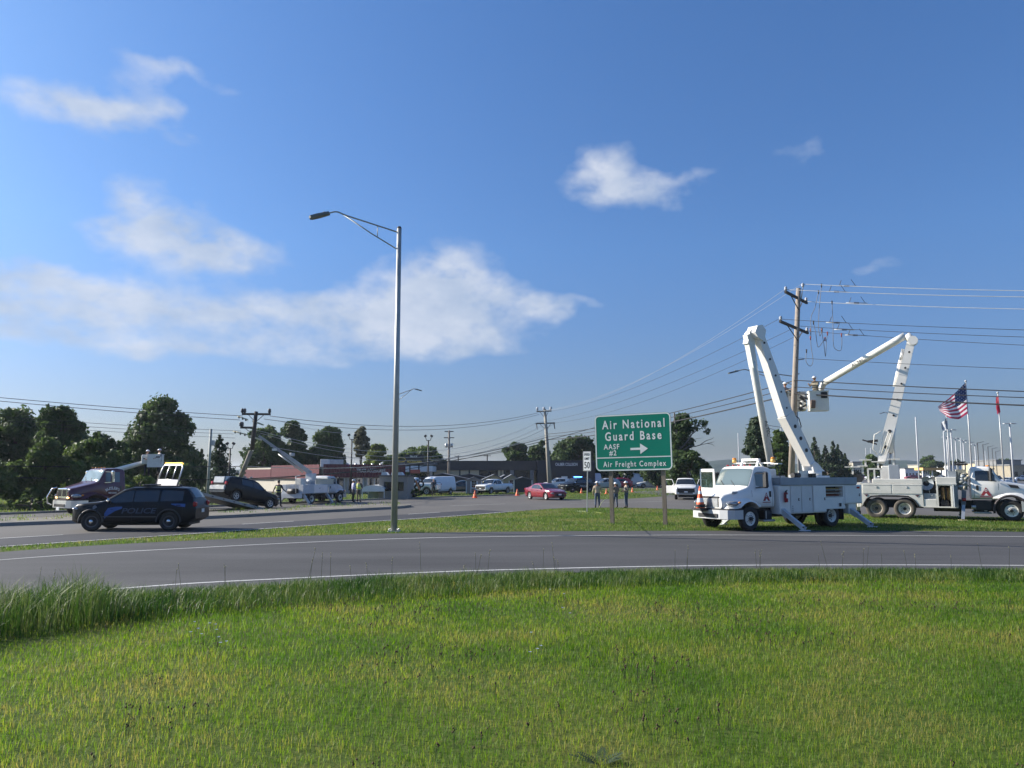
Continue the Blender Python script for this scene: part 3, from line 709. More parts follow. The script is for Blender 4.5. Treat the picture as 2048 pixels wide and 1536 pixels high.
class Body:
    """a car body lofted from cross-sections; local +x is forward, origin on the ground"""
    def __init__(s, x0, x1, top, plan, belt, sill, wheels=(), arch=0.0, tumble=.32, floor=None, sm=.05, crown=.03, wr=0.0, step=.06):
        s.x0, s.x1, s.top, s.plan, s.belt, s.sill = x0, x1, top, plan, belt, sill
        s.wheels, s.arch, s.tumble, s.sm, s.crown, s.wr = wheels, arch, tumble, sm, crown, wr
        xs = set()
        n = int((x1 - x0) / step)
        for i in range(n + 1): xs.add(round(lerp(x0, x1, i / n), 4))
        for a in [x0 + .02, x1 - .02] + [p[0] for p in top]:
            if x0 <= a <= x1: xs.add(round(a, 4))
        for wx in wheels:
            for k in range(17): xs.add(round(wx + arch * math.cos(math.pi * k / 16) * 1.0, 4))
        s.xs = sorted(x for x in xs if x0 <= x <= x1)
    def zb(s, x):
        z = pw(s.sill, x)
        for wx in s.wheels:
            d = abs(x - wx)
            if d < s.arch: z = max(z, s.wr + math.sqrt(max(0, s.arch ** 2 - d * d)))
        return z
    def ring(s, x):
        T = soft(s.top, x, s.sm); w = soft(s.plan, x, .10); zb = s.zb(x); B = min(pw(s.belt, x), T - .03); base = pw(s.sill, x)
        h_ = T - B; wt = w * .955 - s.tumble * h_; r = min(.10, .62 * h_)
        zs = lambda q: max(base + (B - base) * q, zb + .004)
        B2 = max(B, zb + .02)
        return [(0, zb), (w * .90, zb), (w * .985, max(base + .05, zb + .002)), (w, zs(.40)), (w * .995, zs(.72)), (w * .972, zs(.93)), (w * .955, B2),
                (wt, max(T - r, B2 + .004)), (wt - .30 * r, max(T - .30 * r, B2 + .008)), (wt - 1.1 * r, T), (wt * .5, T + s.crown * .75), (0, T + s.crown)]
    def build(s, parent, m, name='body', clad=None, cladrow=2):
        mb = MB(); N = 12
        for sg in (1, -1):
            vs_ = [(x, sg * y, z) for x in s.xs for (y, z) in s.ring(x)]
            n = len(s.xs)
            for i in range(n - 1):
                for j in range(N - 1):
                    pass
            b = len(mb.v); mb.v += vs_
            for i in range(n - 1):
                for j in range(N - 1):
                    mb.f.append([b + i * N + j, b + (i + 1) * N + j, b + (i + 1) * N + j + 1, b + i * N + j + 1]); mb.m.append(1 if clad and j < cladrow else 0); mb.s.append(j > 1)
            for i in (0, n - 1):
                mb.f.append([b + i * N + j for j in range(N)]); mb.m.append(0); mb.s.append(False)
        o = mb.build(name, [m, clad or m], parent)
        return o
    def side(s, x, v):
        """point on the side glass band: v=0 belt, v=1 roof edge"""
        r = s.ring(x); return Vector((x, lerp(r[6][0], r[7][0], v), lerp(r[6][1], r[7][1], v)))
    def sidey(s, x, z):
        r = s.ring(x)
        for (y0, z0), (y1, z1) in zip(r[1:8], r[2:9]):
            if z0 <= z <= z1: return lerp(y0, y1, (z - z0) / max(1e-6, z1 - z0))
        return r[3][0]
    def window(s, parent, xa, xb, sg, m, v0=.10, v1=.93, name='window', n=10, cut0=None):
        A, B = [], []
        for i in range(n + 1):
            x = lerp(xa, xb, i / n); a, b = s.side(x, v0), s.side(x, v1)
            if cut0 is not None and x > cut0[0]:      # lower front corner rises
                a = s.side(x, lerp(v0, cut0[1], (x - cut0[0]) / (xb - cut0[0])))
            A.append(Vector((x, sg * (a.y + .007), a.z))); B.append(Vector((x, sg * (b.y + .007), b.z + .002)))
        return MB().strip(A, B).build(name, m, parent)
    def topglass(s, parent, xa, xb, m, name='windshield', inset=.08, n=8, off=.010, wf=.97):
        rows = []
        for i in range(n + 1):
            x = lerp(xa, xb, i / n); r = s.ring(x)
            e = .02; sl = (soft(s.top, x + e, s.sm) - soft(s.top, x - e, s.sm)) / (2 * e); nn = Vector((-sl, 0, 1)).normalized() * off
            ys = [r[8][0] * wf, r[9][0], r[10][0], 0]; zs_ = [r[8][1] + .006, r[9][1], r[10][1], r[11][1]]
            row = [Vector((x, y, z)) + nn for y, z in zip(ys, zs_)]; rows.append(row + [Vector((p.x, -p.y, p.z)) for p in reversed(row[:-1])])
        mb = MB(); vs_ = [p for r in rows for p in r]; k = len(rows[0])
        mb.add(vs_, [(i * k + j, (i + 1) * k + j, (i + 1) * k + j + 1, i * k + j + 1) for i in range(n) for j in range(k - 1)], 0, True)
        return mb.build(name, m, parent)
    def patch(s, parent, pts, sg, m, name, off=.006, n=8):
        """polygon strip on the side: pts = list of (x, zlow, zhigh)"""
        A, B = [], []
        for (a, b) in zip(pts, pts[1:]):
            for i in range(n):
                t = i / n; x = lerp(a[0], b[0], t); z0 = lerp(a[1], b[1], t); z1 = lerp(a[2], b[2], t)
                A.append(Vector((x, sg * (s.sidey(x, z0) + off), z0))); B.append(Vector((x, sg * (s.sidey(x, z1) + off), z1)))
        x, z0, z1 = pts[-1]; A.append(Vector((x, sg * (s.sidey(x, z0) + off), z0))); B.append(Vector((x, sg * (s.sidey(x, z1) + off), z1)))
        return MB().strip(A, B).build(name, m, parent)
    def seam(s, parent, x, sg, z0, z1, m=None, w=.012, name='door_seam'):
        A, B = [], []
        for i in range(9):
            z = lerp(z0, z1, i / 8); y = s.sidey(x, z) + .003
            A.append(Vector((x - w / 2, sg * y, z))); B.append(Vector((x + w / 2, sg * y, z)))
        return MB().strip(A, B).build(name, m or BLACKP, parent)
def mirror(parent, x, y, z, sg, m, d=(.10, .16, .13)):
    mb = MB(); mb.box((x, sg * (y + .10), z), d, 0, None, .03); mb.beam((x + .02, sg * (y - .06), z - .05), (x, sg * (y + .06), z - .03), .03, .04)
    return mb.build('mirror', m, parent)
def underbody(parent, x0, x1, hw, z0, z1):
    return MB().box2((x0, -hw, z0), (x1, hw, z1), 0, .02).build('underbody', BLACKP, parent)
CARS = {}
def car(kind, label, col, loc, heading, group=None, wheelstyle='alloy', glass=None, extras=None, name=None, rimm=None, steer=0.0, clad=None):
    """generic road car; kinds: suv, sedan, hatch, pickup, van"""
    S = {
     'suv': dict(L=5.05, hw=.99, top=[(2.40, .84), (2.34, .98), (2.12, 1.08), (1.18, 1.17), (.40, 1.66), (.1, 1.735), (-1.4, 1.745), (-2.05, 1.70), (-2.30, 1.36), (-2.44, 1.08), (-2.5, .80)], belt=[(2.5, 1.0), (1.0, 1.08), (-2.5, 1.16)], wf=1.55, wr=-1.48, r=.385, cab=[(.95, -.02), (-.06, -1.02), (-1.10, -1.98)], ws=(1.14, .36), rg=(-2.08, -2.34), sill=[(-2.5, .48), (-2.2, .32), (2.1, .30), (2.5, .40)], tw=.25),
     'sedan': dict(L=4.75, hw=.905, top=[(2.37, .62), (2.28, .72), (1.9, .82), (1.05, .95), (.25, 1.36), (-.1, 1.44), (-.75, 1.43), (-1.75, 1.06), (-2.2, 1.02), (-2.37, .86)], belt=[(2.4, .80), (.8, .90), (-2.4, .98)], wf=1.42, wr=-1.36, r=.325, cab=[(.78, -.10), (-.14, -1.05)], ws=(1.0, .22), rg=(-.85, -1.70), sill=[(-2.4, .40), (-2.0, .22), (2.0, .20), (2.4, .30)], tw=.21),
     'crossover': dict(L=4.45, hw=.91, top=[(2.2, .74), (2.12, .86), (1.85, .95), (1.0, 1.06), (.30, 1.52), (-.05, 1.62), (-1.1, 1.60), (-1.75, 1.50), (-2.05, 1.10), (-2.2, .80)], belt=[(2.2, .9), (.8, 1.0), (-2.2, 1.12)], wf=1.36, wr=-1.32, r=.345, cab=[(.78, -.12), (-.16, -1.05)], ws=(.96, .26), rg=(-1.76, -2.0), sill=[(-2.2, .42), (-1.9, .26), (1.9, .25), (2.2, .34)], tw=.22),
     'pickup': dict(L=5.85, hw=1.0, top=[(2.9, .98), (2.82, 1.12), (2.6, 1.18), (1.55, 1.27), (.95, 1.76), (.75, 1.86), (-.15, 1.87), (-.48, 1.80), (-.72, 1.32), (-2.85, 1.30), (-2.9, 1.0)], belt=[(2.9, 1.1), (1.5, 1.18), (-.7, 1.22), (-2.9, 1.22)], wf=1.85, wr=-1.75, r=.40, cab=[(1.30, .42), (.38, -.42)], ws=(1.50, .92), rg=(-.52, -.66), sill=[(-2.9, .60), (-2.7, .48), (2.6, .44), (2.9, .50)], tw=.26),
     'van': dict(L=5.6, hw=1.0, top=[(2.75, .95), (2.65, 1.15), (1.95, 1.40), (1.45, 2.00), (1.15, 2.20), (.8, 2.30), (-2.6, 2.34), (-2.75, 2.15), (-2.8, 1.2)], belt=[(2.75, 1.0), (1.9, 1.28), (-2.8, 1.28)], wf=1.85, wr=-1.75, r=.36, cab=[(1.82, 1.0)], ws=(1.92, 1.42), rg=(9, 9), sill=[(-2.8, .45), (2.5, .32), (2.75, .40)], tw=.23, tumble=.10),
    }[kind]
    L = S['L']; hw = S['hw']; h2 = L / 2
    root = empty(name or {'suv': 'parked_suv', 'sedan': 'sedan', 'crossover': 'crossover', 'pickup': 'pickup_truck', 'van': 'delivery_van'}[kind], (loc[0], loc[1], loc[2] if len(loc) > 2 else 0), heading, label, {'suv': 'car', 'sedan': 'car', 'crossover': 'car', 'pickup': 'pickup', 'van': 'van'}[kind], group)
    x0, x1 = S['top'][-1][0], S['top'][0][0]
    top = sorted(S['top']); plan = [(x0, hw * .86), (x0 + .25, hw * .95), (x0 + .9, hw), (x1 - 1.1, hw), (x1 - .45, hw * .94), (x1 - .12, hw * .80), (x1, hw * .68)]
    if kind in ('pickup', 'van'): plan = [(x0, hw * .97), (x0 + .2, hw), (x1 - .8, hw), (x1 - .25, hw * .94), (x1, hw * .84)]
    b = Body(x0, x1, top, plan, sorted(S['belt']), sorted(S['sill']), (S['wf'], S['wr']), S['r'] * 1.20, S.get('tumble', .34), wr=S['r'], sm=.07)
    m = paint(*col) if isinstance(col, tuple) else col
    b.build(root, m, clad=clad)
    g = glass or GLASS
    for sg in (1, -1):
        for i, (xa, xb) in enumerate(S['cab']):
            b.window(root, xb, xa, sg, g, .10, .95 if kind != 'van' else .80, cut0=(xa - .3, .35) if i == 0 and kind != 'van' else None)
            b.seam(root, xb - .02, sg, S['r'] * 1.0, pw(sorted(S['belt']), xb) - .02)
            o = MB(); z = pw(sorted(S['belt']), xb) - .12; o.box((xb + .14, sg * (b.sidey(xb + .14, z) + .012), z), (.18, .03, .035), 0, None, .01); o.build('door_handle', m if kind != 'van' else BLACKP, root)
        b.seam(root, S['cab'][0][0] + .03, sg, S['r'] * 1.3, pw(sorted(S['belt']), S['cab'][0][0]) - .02)
        mirror(root, S['cab'][0][0] - .12, b.sidey(S['cab'][0][0] - .1, 1.0) - .02, pw(sorted(S['belt']), S['cab'][0][0]) + .08, sg, m if kind != 'van' else BLACKP)
        hl = MB(); zf = pw(top, x1 - .08) - .10
        hl.ell((x1 - .16, sg * hw * .70, zf), (.16, .20, .075), 12, 8); hl.build('headlight', LAMPG, root)
        tl = MB(); zt = pw(sorted(S['belt']), x0) - (.10 if kind != 'van' else .05); tl.box((x0 + .06, sg * hw * .80, zt), (.14, .22, .20 if kind != 'van' else .4), 0, None, .04); tl.build('taillight', REDL, root)
        for wx, nm in ((S['wf'], 1), (S['wr'], 0)):
            wheel(root, wx, sg * (hw - S['tw'] / 2 - .015), S['r'], S['tw'], sg, rimm, wheelstyle, steer=steer if nm else 0)
    b.topglass(root, S['ws'][1], S['ws'][0], GLASS if kind != 'van' else GLASS)
    if S['rg'][0] < 5: b.topglass(root, S['rg'][1], S['rg'][0], g, 'rear_window', wf=.9)
    zg = pw(top, x1 - .05)
    gr = MB(); gr.box((x1 - .01, 0, zg - (.16 if kind != 'pickup' else .24)), (.06, hw * (.95 if kind != 'pickup' else 1.5), .14 if kind != 'pickup' else .34), 0, None, .02); gr.box((x1 - .03, 0, pw(sorted(S['sill']), x1) + .10), (.08, hw * 1.2, .12), 0, None, .02); gr.build('grille', BLACKP, root)
    MB().box((x1 + .01, 0, pw(sorted(S['sill']), x1) + .20), (.03, .30, .11)).build('front_plate', REFL, root)
    MB().box((x0 - .012, 0, .78 if kind != 'sedan' else .72), (.02, .31, .15)).build('rear_plate', REFL, root)
    underbody(root, x0 + .3, x1 - .35, hw - S['tw'] - .06, .22, .62)
    if kind == 'pickup':
        MB().box2((x0 + .10, -hw + .14, 1.30), (-.85, hw - .14, 1.345), 0, .01).build('bed_cover', BLACKP, root)
    root['_b'] = 0; del root['_b']
    return root, b, S
def face(a, b): return math.atan2(b[1] - a[1], b[0] - a[0])
# ------------------------------------------------------------------ medium-duty trucks
MAROON = paint('maroon_paint', (.085, .012, .020))
LOGO_RED = mat('logo_red', (.30, .03, .04), .5, var=.05); LOGO_BLK = mat('logo_black', (.03, .025, .03), .5)
def flatp(name, pts, m, parent, th=.003):
    """flat decal given as 3-d outline"""
    return MB().poly(pts).build(name, m, parent)
def truck_cab(root, m, back=-1.5, wst=-.52, wsb=-.12, roof=2.60, hz0=1.72, hz1=1.45, front=1.08, floor=.90, wx=0.0, wr=.49, arch=.67, fhw=1.19, chw=1.08, win=(-1.25, -.50), grille='bars', trim=None, visor=True, mirror_m=None, glass=None, ffront=None):
    ff = ffront or front - .08
    cab = Body(back, front, sorted([(back, roof - .22), (back + .05, roof - .05), (back + .4, roof), (wst - .1, roof - .02), (wst + .04, roof - .12), (wsb - .02, hz0 + .06), (wsb + .12, hz0), (front - .35, hz1 + .05), (front - .12, hz1), (front, hz1 - .18)]),
               [(back, chw * .97), (back + .1, chw), (wsb - .3, chw), (wsb + .25, chw * .93), (front - .3, chw * .74), (front, chw * .62)], [(back, hz0 - .03), (wsb, hz0 - .06), (front, hz1 - .22)], [(back, floor), (wx - arch * .9, floor), (wx - arch * .8, floor), (front, floor)], (wx,), arch, .11, wr=wr, sm=.05, crown=.03, step=.07)
    cab.build(root, m, 'cab')
    fen = Body(wx - arch - .02, ff, sorted([(wx - arch - .02, floor + .18), (wx - arch * .72, floor + .40), (wx - .2, wr + arch + .17), (wx + .25, wr + arch + .17), (wx + .62, wr + arch + .09), (ff - .12, wr + arch - .05), (ff, wr + arch - .28)]),
               [(wx - arch - .02, chw * 1.0), (wx - .35, fhw), (wx + .45, fhw), (ff - .2, fhw * .95), (ff, fhw * .84)], [(wx - arch - .02, floor + .14), (wx, wr + arch + .02), (ff, wr + arch - .34)], [(wx - arch, floor - .02), (ff, floor - .02)], (wx,), arch, .5, wr=wr, sm=.07, crown=.0, step=.06)
    fen.build(root, m, 'fender')
    g = glass or GLASS
    for sg in (1, -1):
        cab.window(root, win[0], win[1], sg, g, .09, .86, 'side_window', cut0=(win[1] - .22, .20))
        cab.seam(root, back + .12, sg, floor + .06, hz0 - .10); cab.seam(root, wsb - .12, sg, floor + .45, hz0 - .10)
        dh = MB(); dh.box((back + .26, sg * (cab.sidey(back + .26, floor + .55) + .012), floor + .56), (.11, .03, .24), 0, None, .02); dh.build('door_handle', BLACKP, root)
        hl = MB(); hl.ell((ff - .20, sg * fhw * .83, wr + arch - .06), (.27, .15, .11), 14, 8, 0, Matrix.Rotation(sg * -.45, 3, 'Z')); hl.build('headlight', LAMPG, root)
        MB().ell((ff - .42, sg * (fhw * .985), wr + arch - .02), (.07, .05, .045), 8, 6).build('turn_signal', AMBER, root)
        mm = MB(); mm.box((win[1] - .18, sg * (chw + .30), hz0 + .32), (.13, .26, .66), 0, None, .05); mm.beam((win[1] + .05, sg * (chw - .02), hz0 + .0), (win[1] - .14, sg * (chw + .30), hz0 + .02), .05, .05)
        mm.beam((win[1] + .02, sg * (chw - .06), hz0 + .6), (win[1] - .14, sg * (chw + .30), hz0 + .58), .04, .04); mm.build('mirror', mirror_m or BLACKP, root)
        wheel(root, wx, sg * (fhw - .155), wr, .27, sg, WHITE2, 'truck')
        if trim:
            a = []
            for k in range(19):
                t = math.pi * (1.06 - 1.12 * k / 18); a.append((wx + math.cos(t) * (arch + .02), sg * (fhw - .01), wr + math.sin(t) * (arch + .02)))
            MB().tube(a, .055, 6).build_each('arch_trim', trim, root)
        st = MB(); st.box2((back + .05, sg * .72, .34), (wx - arch - .12, sg * 1.12, .42), 0, .02); st.box2((back + .15, sg * .70, .42), (wx - arch - .25, sg * 1.05, .80), 1, .03); st.box2((back + .5, sg * 1.05, .46), (wx - arch - .30, sg * 1.065, .78), 2)
        st.build('step_box', [STEEL, BLACKP, ALUM], root)
    cab.topglass(root, wst + .03, wsb - .01, g, wf=.985)
    wp = MB()
    for sg in (.25, -.35): wp.tube([(wsb + .02, sg, hz0 + .06), (wsb - .12, sg - .35, hz0 + .30)], .014, 5)
    wp.build_each('wiper', BLACKP, root)
    gr = MB(); gx = front
    if grille == 'bars':
        gr.box((gx - .02, 0, (hz1 + floor) / 2 - .01), (.06, chw * .98, hz1 - floor - .12), 1, None, .02)
        nb_ = 7
        for k in range(nb_): gr.box((gx + .02, 0, lerp(floor + .08, hz1 - .18, k / (nb_ - 1))), (.03, chw * .90, .034), 0)
        gr.box((gx + .025, 0, (hz1 + floor) / 2 - .04), (.03, .05, hz1 - floor - .2), 0)
    else:
        gr.box((gx - .01, 0, (hz1 + floor) / 2 + .03), (.07, chw * .95, hz1 - floor - .04), 0, None, .03)
        for sg in (-1, 1):
            for k in range(9): gr.box((gx + .035, sg * (.07 + k * .044), (hz1 + floor) / 2 + .05 - .0 * k), (.012, .016, hz1 - floor - .22), 1)
    gr.build('grille', [CHROME if grille != 'bars' else ALUM, BLACKP], root)
    bp = MB(); x1 = front + .10
    pts = [(wx + .42, fhw), (ff - .12, fhw), (x1 - .10, fhw * .84), (x1, fhw * .55), (x1 + .03, 0)]
    pts = pts + [(a, -b) for a, b in reversed(pts[:-1])]
    bp.prism(pts, .48, floor - .06, 'z', 0)
    bp.prism([(a - .03, b * .985) for a, b in pts], floor - .06, floor - .01, 'z', 1)
    bp.box((x1 + .022, 0, .61), (.03, chw * 1.02, .15), 1)
    bp.build('bumper', [mat('polished_bumper', (.70, .69, .67), .30, metal=.55, var=.08) if grille != 'bars' else mat('grey_bumper', (.50, .51, .51), .4, var=.06), BLACKP], root)
    lm = MB()
    for k in range(5): lm.ell((wst - .10, (k - 2) * .32, roof + .045), (.06, .055, .03), 8, 5)
    lm.build_each('marker_light', REDL if grille == 'bars' else AMBER, root)
    MB().box2((back + .1, -.75, .45), (front - .1, .75, .95)).build('engine_bay', BLACKP, root)
    return cab, fen
def frame_rails(root, x0, x1, z0=.60, z1=.86):
    mb = MB()
    for sg in (1, -1): mb.box2((x0, sg * .38, z0), (x1, sg * .47, z1))
    mb.box2((x0 + .3, -.42, z0 - .12), (x1 - .3, .42, z0 + .1)); mb.cyl((lerp(x0, x1, .55), -.75, .62), (lerp(x0, x1, .75), -.75, .62), .22, None, 12)
    return mb.build('chassis', BLACKP, root)
def latch(mb, x, y, z, sg): mb.box((x, y + sg * .008, z), (.075, .018, .105), 1, None, .006); mb.box((x, y + sg * .02, z), (.03, .01, .05), 0)
def door_logo(root, x, y, z, sg, s=.40):
    """triangular emblem on a cab door with a line of lettering below"""
    f = -sg if sg < 0 else 1
    X = (lambda u: x - u) if sg > 0 else (lambda u: x + u)
    y = y + sg * .006
    flatp('door_emblem', [(X(-s * .5), y, z - s * .42), (X(s * .5), y, z - s * .42), (X(0), y, z + s * .46)], LOGO_RED, root)
    y2 = y + sg * .003
    mb = MB(); mb.poly([(X(-s * .20), y2, z - s * .42), (X(s * .20), y2, z - s * .42), (X(0), y2, z - s * .16)]); mb.build('emblem_notch', REFL, root)
    mb = MB(); mb.add([(X(math.cos(t) * s * .13), y2, z + s * .12 + math.sin(t) * s * .13) for t in [k * math.pi / 6 for k in range(12)]], [list(range(12))]); mb.build('emblem_disc', REFL, root)
    y3 = y2 + sg * .002
    mb = MB(); mb.add([(X(math.cos(t) * s * .075), y3, z + s * .12 + math.sin(t) * s * .075) for t in [k * math.pi / 6 for k in range(12)]], [list(range(12))]); mb.build('emblem_core', LOGO_RED, root)
    MB().box((x, y, z - s * .56), (s * 1.15, .004, s * .07)).build('emblem_line', LOGO_RED, root)
def outrigger(root, x, sg, spread=1.25, top=.85, y0=.95, m=None):
    mb = MB(); a = Vector((x, sg * y0, top)); b = Vector((x - .02, sg * (y0 + spread), .08))
    mid = a.lerp(b, .42); mb.beam(a, mid, .22, .20, 0, up=(1, 0, 0)); mb.beam(a.lerp(b, .3), b, .17, .15, 0, up=(1, 0, 0)); mb.cyl(b + Vector((-.10, 0, .08)), b + Vector((.10, 0, .08)), .03, None, 8, 1)
    mb.box((b.x, b.y, .025), (.34, .34, .05), 0, None, .015)
    return mb.build('outrigger', [m or mat('outrigger_paint', (.50, .52, .53), .45, var=.12), BLACKP], root)

# ---- near white bucket truck, facing left, passenger door open
T1A = R(209); T1O = (9.047, 32.44)
t1 = empty('bucket_truck', (T1O[0], T1O[1], 0), T1A, 'white bucket truck with folded boom parked on grass right of the green sign', 'truck', 'bucket trucks on the grass')
SEEG = glassmat('windshield_glass', (.05, .06, .06), .03, .42)
cab1, fen1 = truck_cab(t1, WHITE, glass=GLASSL)
door_logo(t1, -1.02, cab1.sidey(-1.0, 1.3), 1.35, 1)
mb = MB(); mb.box2((.30, .80, 1.47), (.66, .87, 1.58), 0, .03); mb.build('hood_vent', GREYP, t1)
# open far-side door
dr = empty('cab_door', (-.28, -1.08, 0), R(-82) + math.pi); dr.parent = t1
mb = MB()
for (a, b) in (((0, .95), (1.1, 1.68)),): mb.box2((a[0], -.03, a[1]), (b[0], .03, b[1]), 0, .02)
mb.box2((0, -.025, 1.68), (.09, .025, 2.42)); mb.box2((1.02, -.025, 1.68), (1.1, .025, 2.42)); mb.box2((0, -.025, 2.36), (1.1, .025, 2.50), 0, .02)
o = mb.build('open_door', WHITE, t1, (-.28, -1.10, 0), (0, 0, R(-100))); bpy.data.objects.remove(dr)
MB().box2((.09, -.006, 1.68), (1.02, .006, 2.36)).build('door_window', glassmat('clear_glass', (.05, .08, .07), .03, .7), o)
# interior seats glimpsed through the glass are part of the cab; roof rack and beacons
mb = MB()
mb.box2((-1.35, -.42, 2.83), (-1.22, .52, 2.93)); mb.beam((-1.28, -.38, 2.85), (-1.1, -.40, 2.56), .09, .07); mb.beam((-1.28, .48, 2.85), (-1.1, .52, 2.56), .09, .07); mb.beam((-1.4, -1.05, 2.74), (-1.4, 1.2, 2.74), .05, .05)
mb.beam((-1.28, .48, 2.85), (-1.48, .52, 2.56), .07, .06)
mb.build('boom_rest', WHITE, t1)
for y in (-1.02, 1.15):
    bc = MB(); bc.cyl((-1.4, y, 2.765), (-1.4, y, 2.90), .10, .09, 14, 1); bc.cyl((-1.4, y, 2.90), (-1.4, y, 2.98), .09, .075, 14, 0); bc.build('beacon', [AMBER, mat('beacon_base', (.75, .45, .12), .4)], t1)
mb = MB(); mb.box((-1.4, 1.32, 2.70), (.25, .40, .04)); mb.build('beacon_bracket', WHITE, t1)
# service body
frame_rails(t1, -6.6, -.3)
mb = MB(); GP = mat('body_shade_paint', (.70, .69, .66), .38, coat=.2, var=.06)  # darker copy of the white; shade put into the door colour
for sg in (1, -1):
    y0, y1 = sg * .72, sg * 1.22
    mb.box2((-2.24, y0, .62), (-1.62, y1, 1.80), 0, .02)
    mb.box2((-4.40, y0, .64), (-2.24, y1 - sg * .015, 1.80), 0)
    mb.box2((-5.58, y0, .98), (-4.40, y1 - sg * .25, 1.26), 0); mb.box2((-5.58, y0, 1.26), (-4.40, y0 + sg * .1, 1.80), 1)
    mb.prism([(-4.40, 1.28), (-5.58, 1.28), (-5.72, .78), (-4.40, .78)], y1 - sg * .02, y1 - sg * .30, 'y', 0)
    mb.box2((-5.58, y0, 1.74), (-4.40, y1, 1.80), 0)
    mb.box2((-6.82, y0, .98), (-5.58, y1, 1.80), 0, .015); mb.box2((-6.45, y0, .55), (-5.95, y1 - sg * .05, .98), 0)
mb.box2((-6.8, -.72, 1.70), (-1.62, .72, 1.80), 1)
mb.build('service_body', [WHITE, BLACKP], t1)
mb = MB()
for sg in (1, -1): mb.box2((-6.45, sg * 1.22, 1.82), (-1.68, sg * 1.28, 2.13), 0, .008); mb.box2((-6.45, sg * .85, 1.802), (-1.68, sg * 1.22, 1.85), 0)
mb.box2((-1.72, -1.2, 1.82), (-1.68, 1.2, 2.13))
mb.build('side_rail', mat('rail_paint', (.30, .34, .37), .45, var=.10, scale=2), t1)
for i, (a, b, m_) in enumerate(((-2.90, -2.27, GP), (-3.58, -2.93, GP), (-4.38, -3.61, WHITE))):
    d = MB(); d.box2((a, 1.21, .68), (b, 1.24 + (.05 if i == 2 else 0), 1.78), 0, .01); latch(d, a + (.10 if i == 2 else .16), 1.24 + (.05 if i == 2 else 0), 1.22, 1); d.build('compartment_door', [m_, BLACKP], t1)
d = MB(); d.box2((-6.78, 1.225, 1.02), (-5.66, 1.245, 1.76), 0, .01); latch(d, -6.62, 1.245, 1.36, 1); d.box2((-6.65, 1.245, 1.64), (-6.45, 1.255, 1.72), 2); d.build('compartment_door', [WHITE, BLACKP, REDL], t1)
mb = MB()
for k, z in enumerate((1.30, 1.44, 1.58)):
    mb.box2((-5.56, .82, z), (-4.42, 1.18, z + .02), 0)
    for j in range(5):
        rr = random.Random(k * 9 + j); mb.cyl((-5.5 + .02 * j, .88 + j * .06, z + .06), (-4.5, .88 + j * .06, z + .06 + rr.uniform(0, .02)), rr.uniform(.02, .035), None, 6, 1 + (k + j) % 3)
mb.build('tool_shelf', [WHITE2, mat('tool_yellow', (.45, .32, .10), .6), mat('tool_red', (.32, .05, .03), .6), mat('tool_brown', (.16, .09, .05), .7)], t1)
fe = MB(); fe.cyl((-1.92, 1.30, 1.12), (-1.92, 1.30, 1.48), .075, None, 12, 0); fe.ell((-1.92, 1.30, 1.48), (.075, .075, .06), 12, 6, 0); fe.box((-1.92, 1.378, 1.36), (.10, .012, .16), 1); fe.tube([(-1.92, 1.30, 1.52), (-1.96, 1.34, 1.62), (-1.88, 1.36, 1.60), (-1.84, 1.34, 1.3)], .018, 6, 2); fe.box((-1.92, 1.30, 1.56), (.06, .05, .05), 2)
fe.build('fire_extinguisher', [mat('extinguisher_red', (.35, .02, .03), .35), REFL, BLACKP], t1)
tr = MB()
for z in (.70, .78, .86, .94): tr.box((-2.36, 1.245, z), (.03, .012, .03))
tr.box((-5.35, 1.235, .95), (.12, .012, .14)); tr.build_each('step_hole', BLACKP, t1)
mud = MB()
for sg in (1, -1):
    mud.box2((-5.60, sg * .78, .30), (-5.57, sg * 1.18, .80))
mud.box2((-6.85, -1.1, .50), (-6.72, 1.1, .66)); mud.build_each('mudflap', BLACKP, t1)
for sg in (1, -1):
    wheel(t1, -4.87, sg * 1.04, .49, .26, sg, WHITE2, 'truck', dish=.5); wheel(t1, -4.87, sg * .72, .49, .26, sg, WHITE2, 'truck', dish=.5)
    outrigger(t1, -1.80, sg, 1.35, .92, .92); outrigger(t1, -6.12, sg, 1.20, .80, .95)
# pedestal and boom
mb = MB(); mb.box2((-5.75, -.45, 1.80), (-4.75, .45, 2.20), 0, .03); mb.cyl((-5.2, 0, 2.2), (-5.2, 0, 2.42), .36, None, 18, 0)
for sg in (1, -1): mb.prism([(-5.62, 2.40), (-4.86, 2.40), (-4.80, 2.72), (-4.98, 2.84), (-5.18, 2.74), (-5.45, 2.5)], sg * .22, sg * .30, 'y', 0)
mb.build('turret', WHITE, t1)
mb = MB(); mb.box2((-4.70, .15, 2.12), (-4.45, .55, 2.30), 0); mb.box2((-4.2, -.3, 1.8), (-3.9, .3, 2.25), 1, .03); mb.cyl((-3.9, .3, 2.22), (-3.5, .3, 2.22), .12, None, 10, 0); mb.box2((-4.48, .3, 2.1), (-3.85, .34, 2.42), 2); mb.box2((-3.3, -.6, 1.8), (-2.4, .1, 2.2), 1, .02); mb.cyl((-3.0, .5, 1.85), (-3.0, .9, 1.85), .25, None, 12, 1)
mb.build('hydraulics', [BLACKP, STEEL, WHITE2], t1)
BW = mat('boom_white', (.83, .80, .75), .38, coat=.2, var=.06, scale=1.2)
piv, kink, elb = Vector((-4.92, 0, 2.72)), Vector((-3.55, 0, 4.90)), Vector((-2.03, 0, 8.42))
mb = MB(); mb.beam(piv, kink, .44, .36, 0, .46, .62, up=(1, 0, 0)); mb.beam(kink, elb, .40, .56, 0, .34, .36, up=(1, 0, 0))
mb.prism([(-2.15, 8.05), (-1.78, 8.20), (-1.62, 8.42), (-1.78, 8.72), (-2.08, 8.78), (-2.30, 8.55)], -.30, .24, 'y', 0)
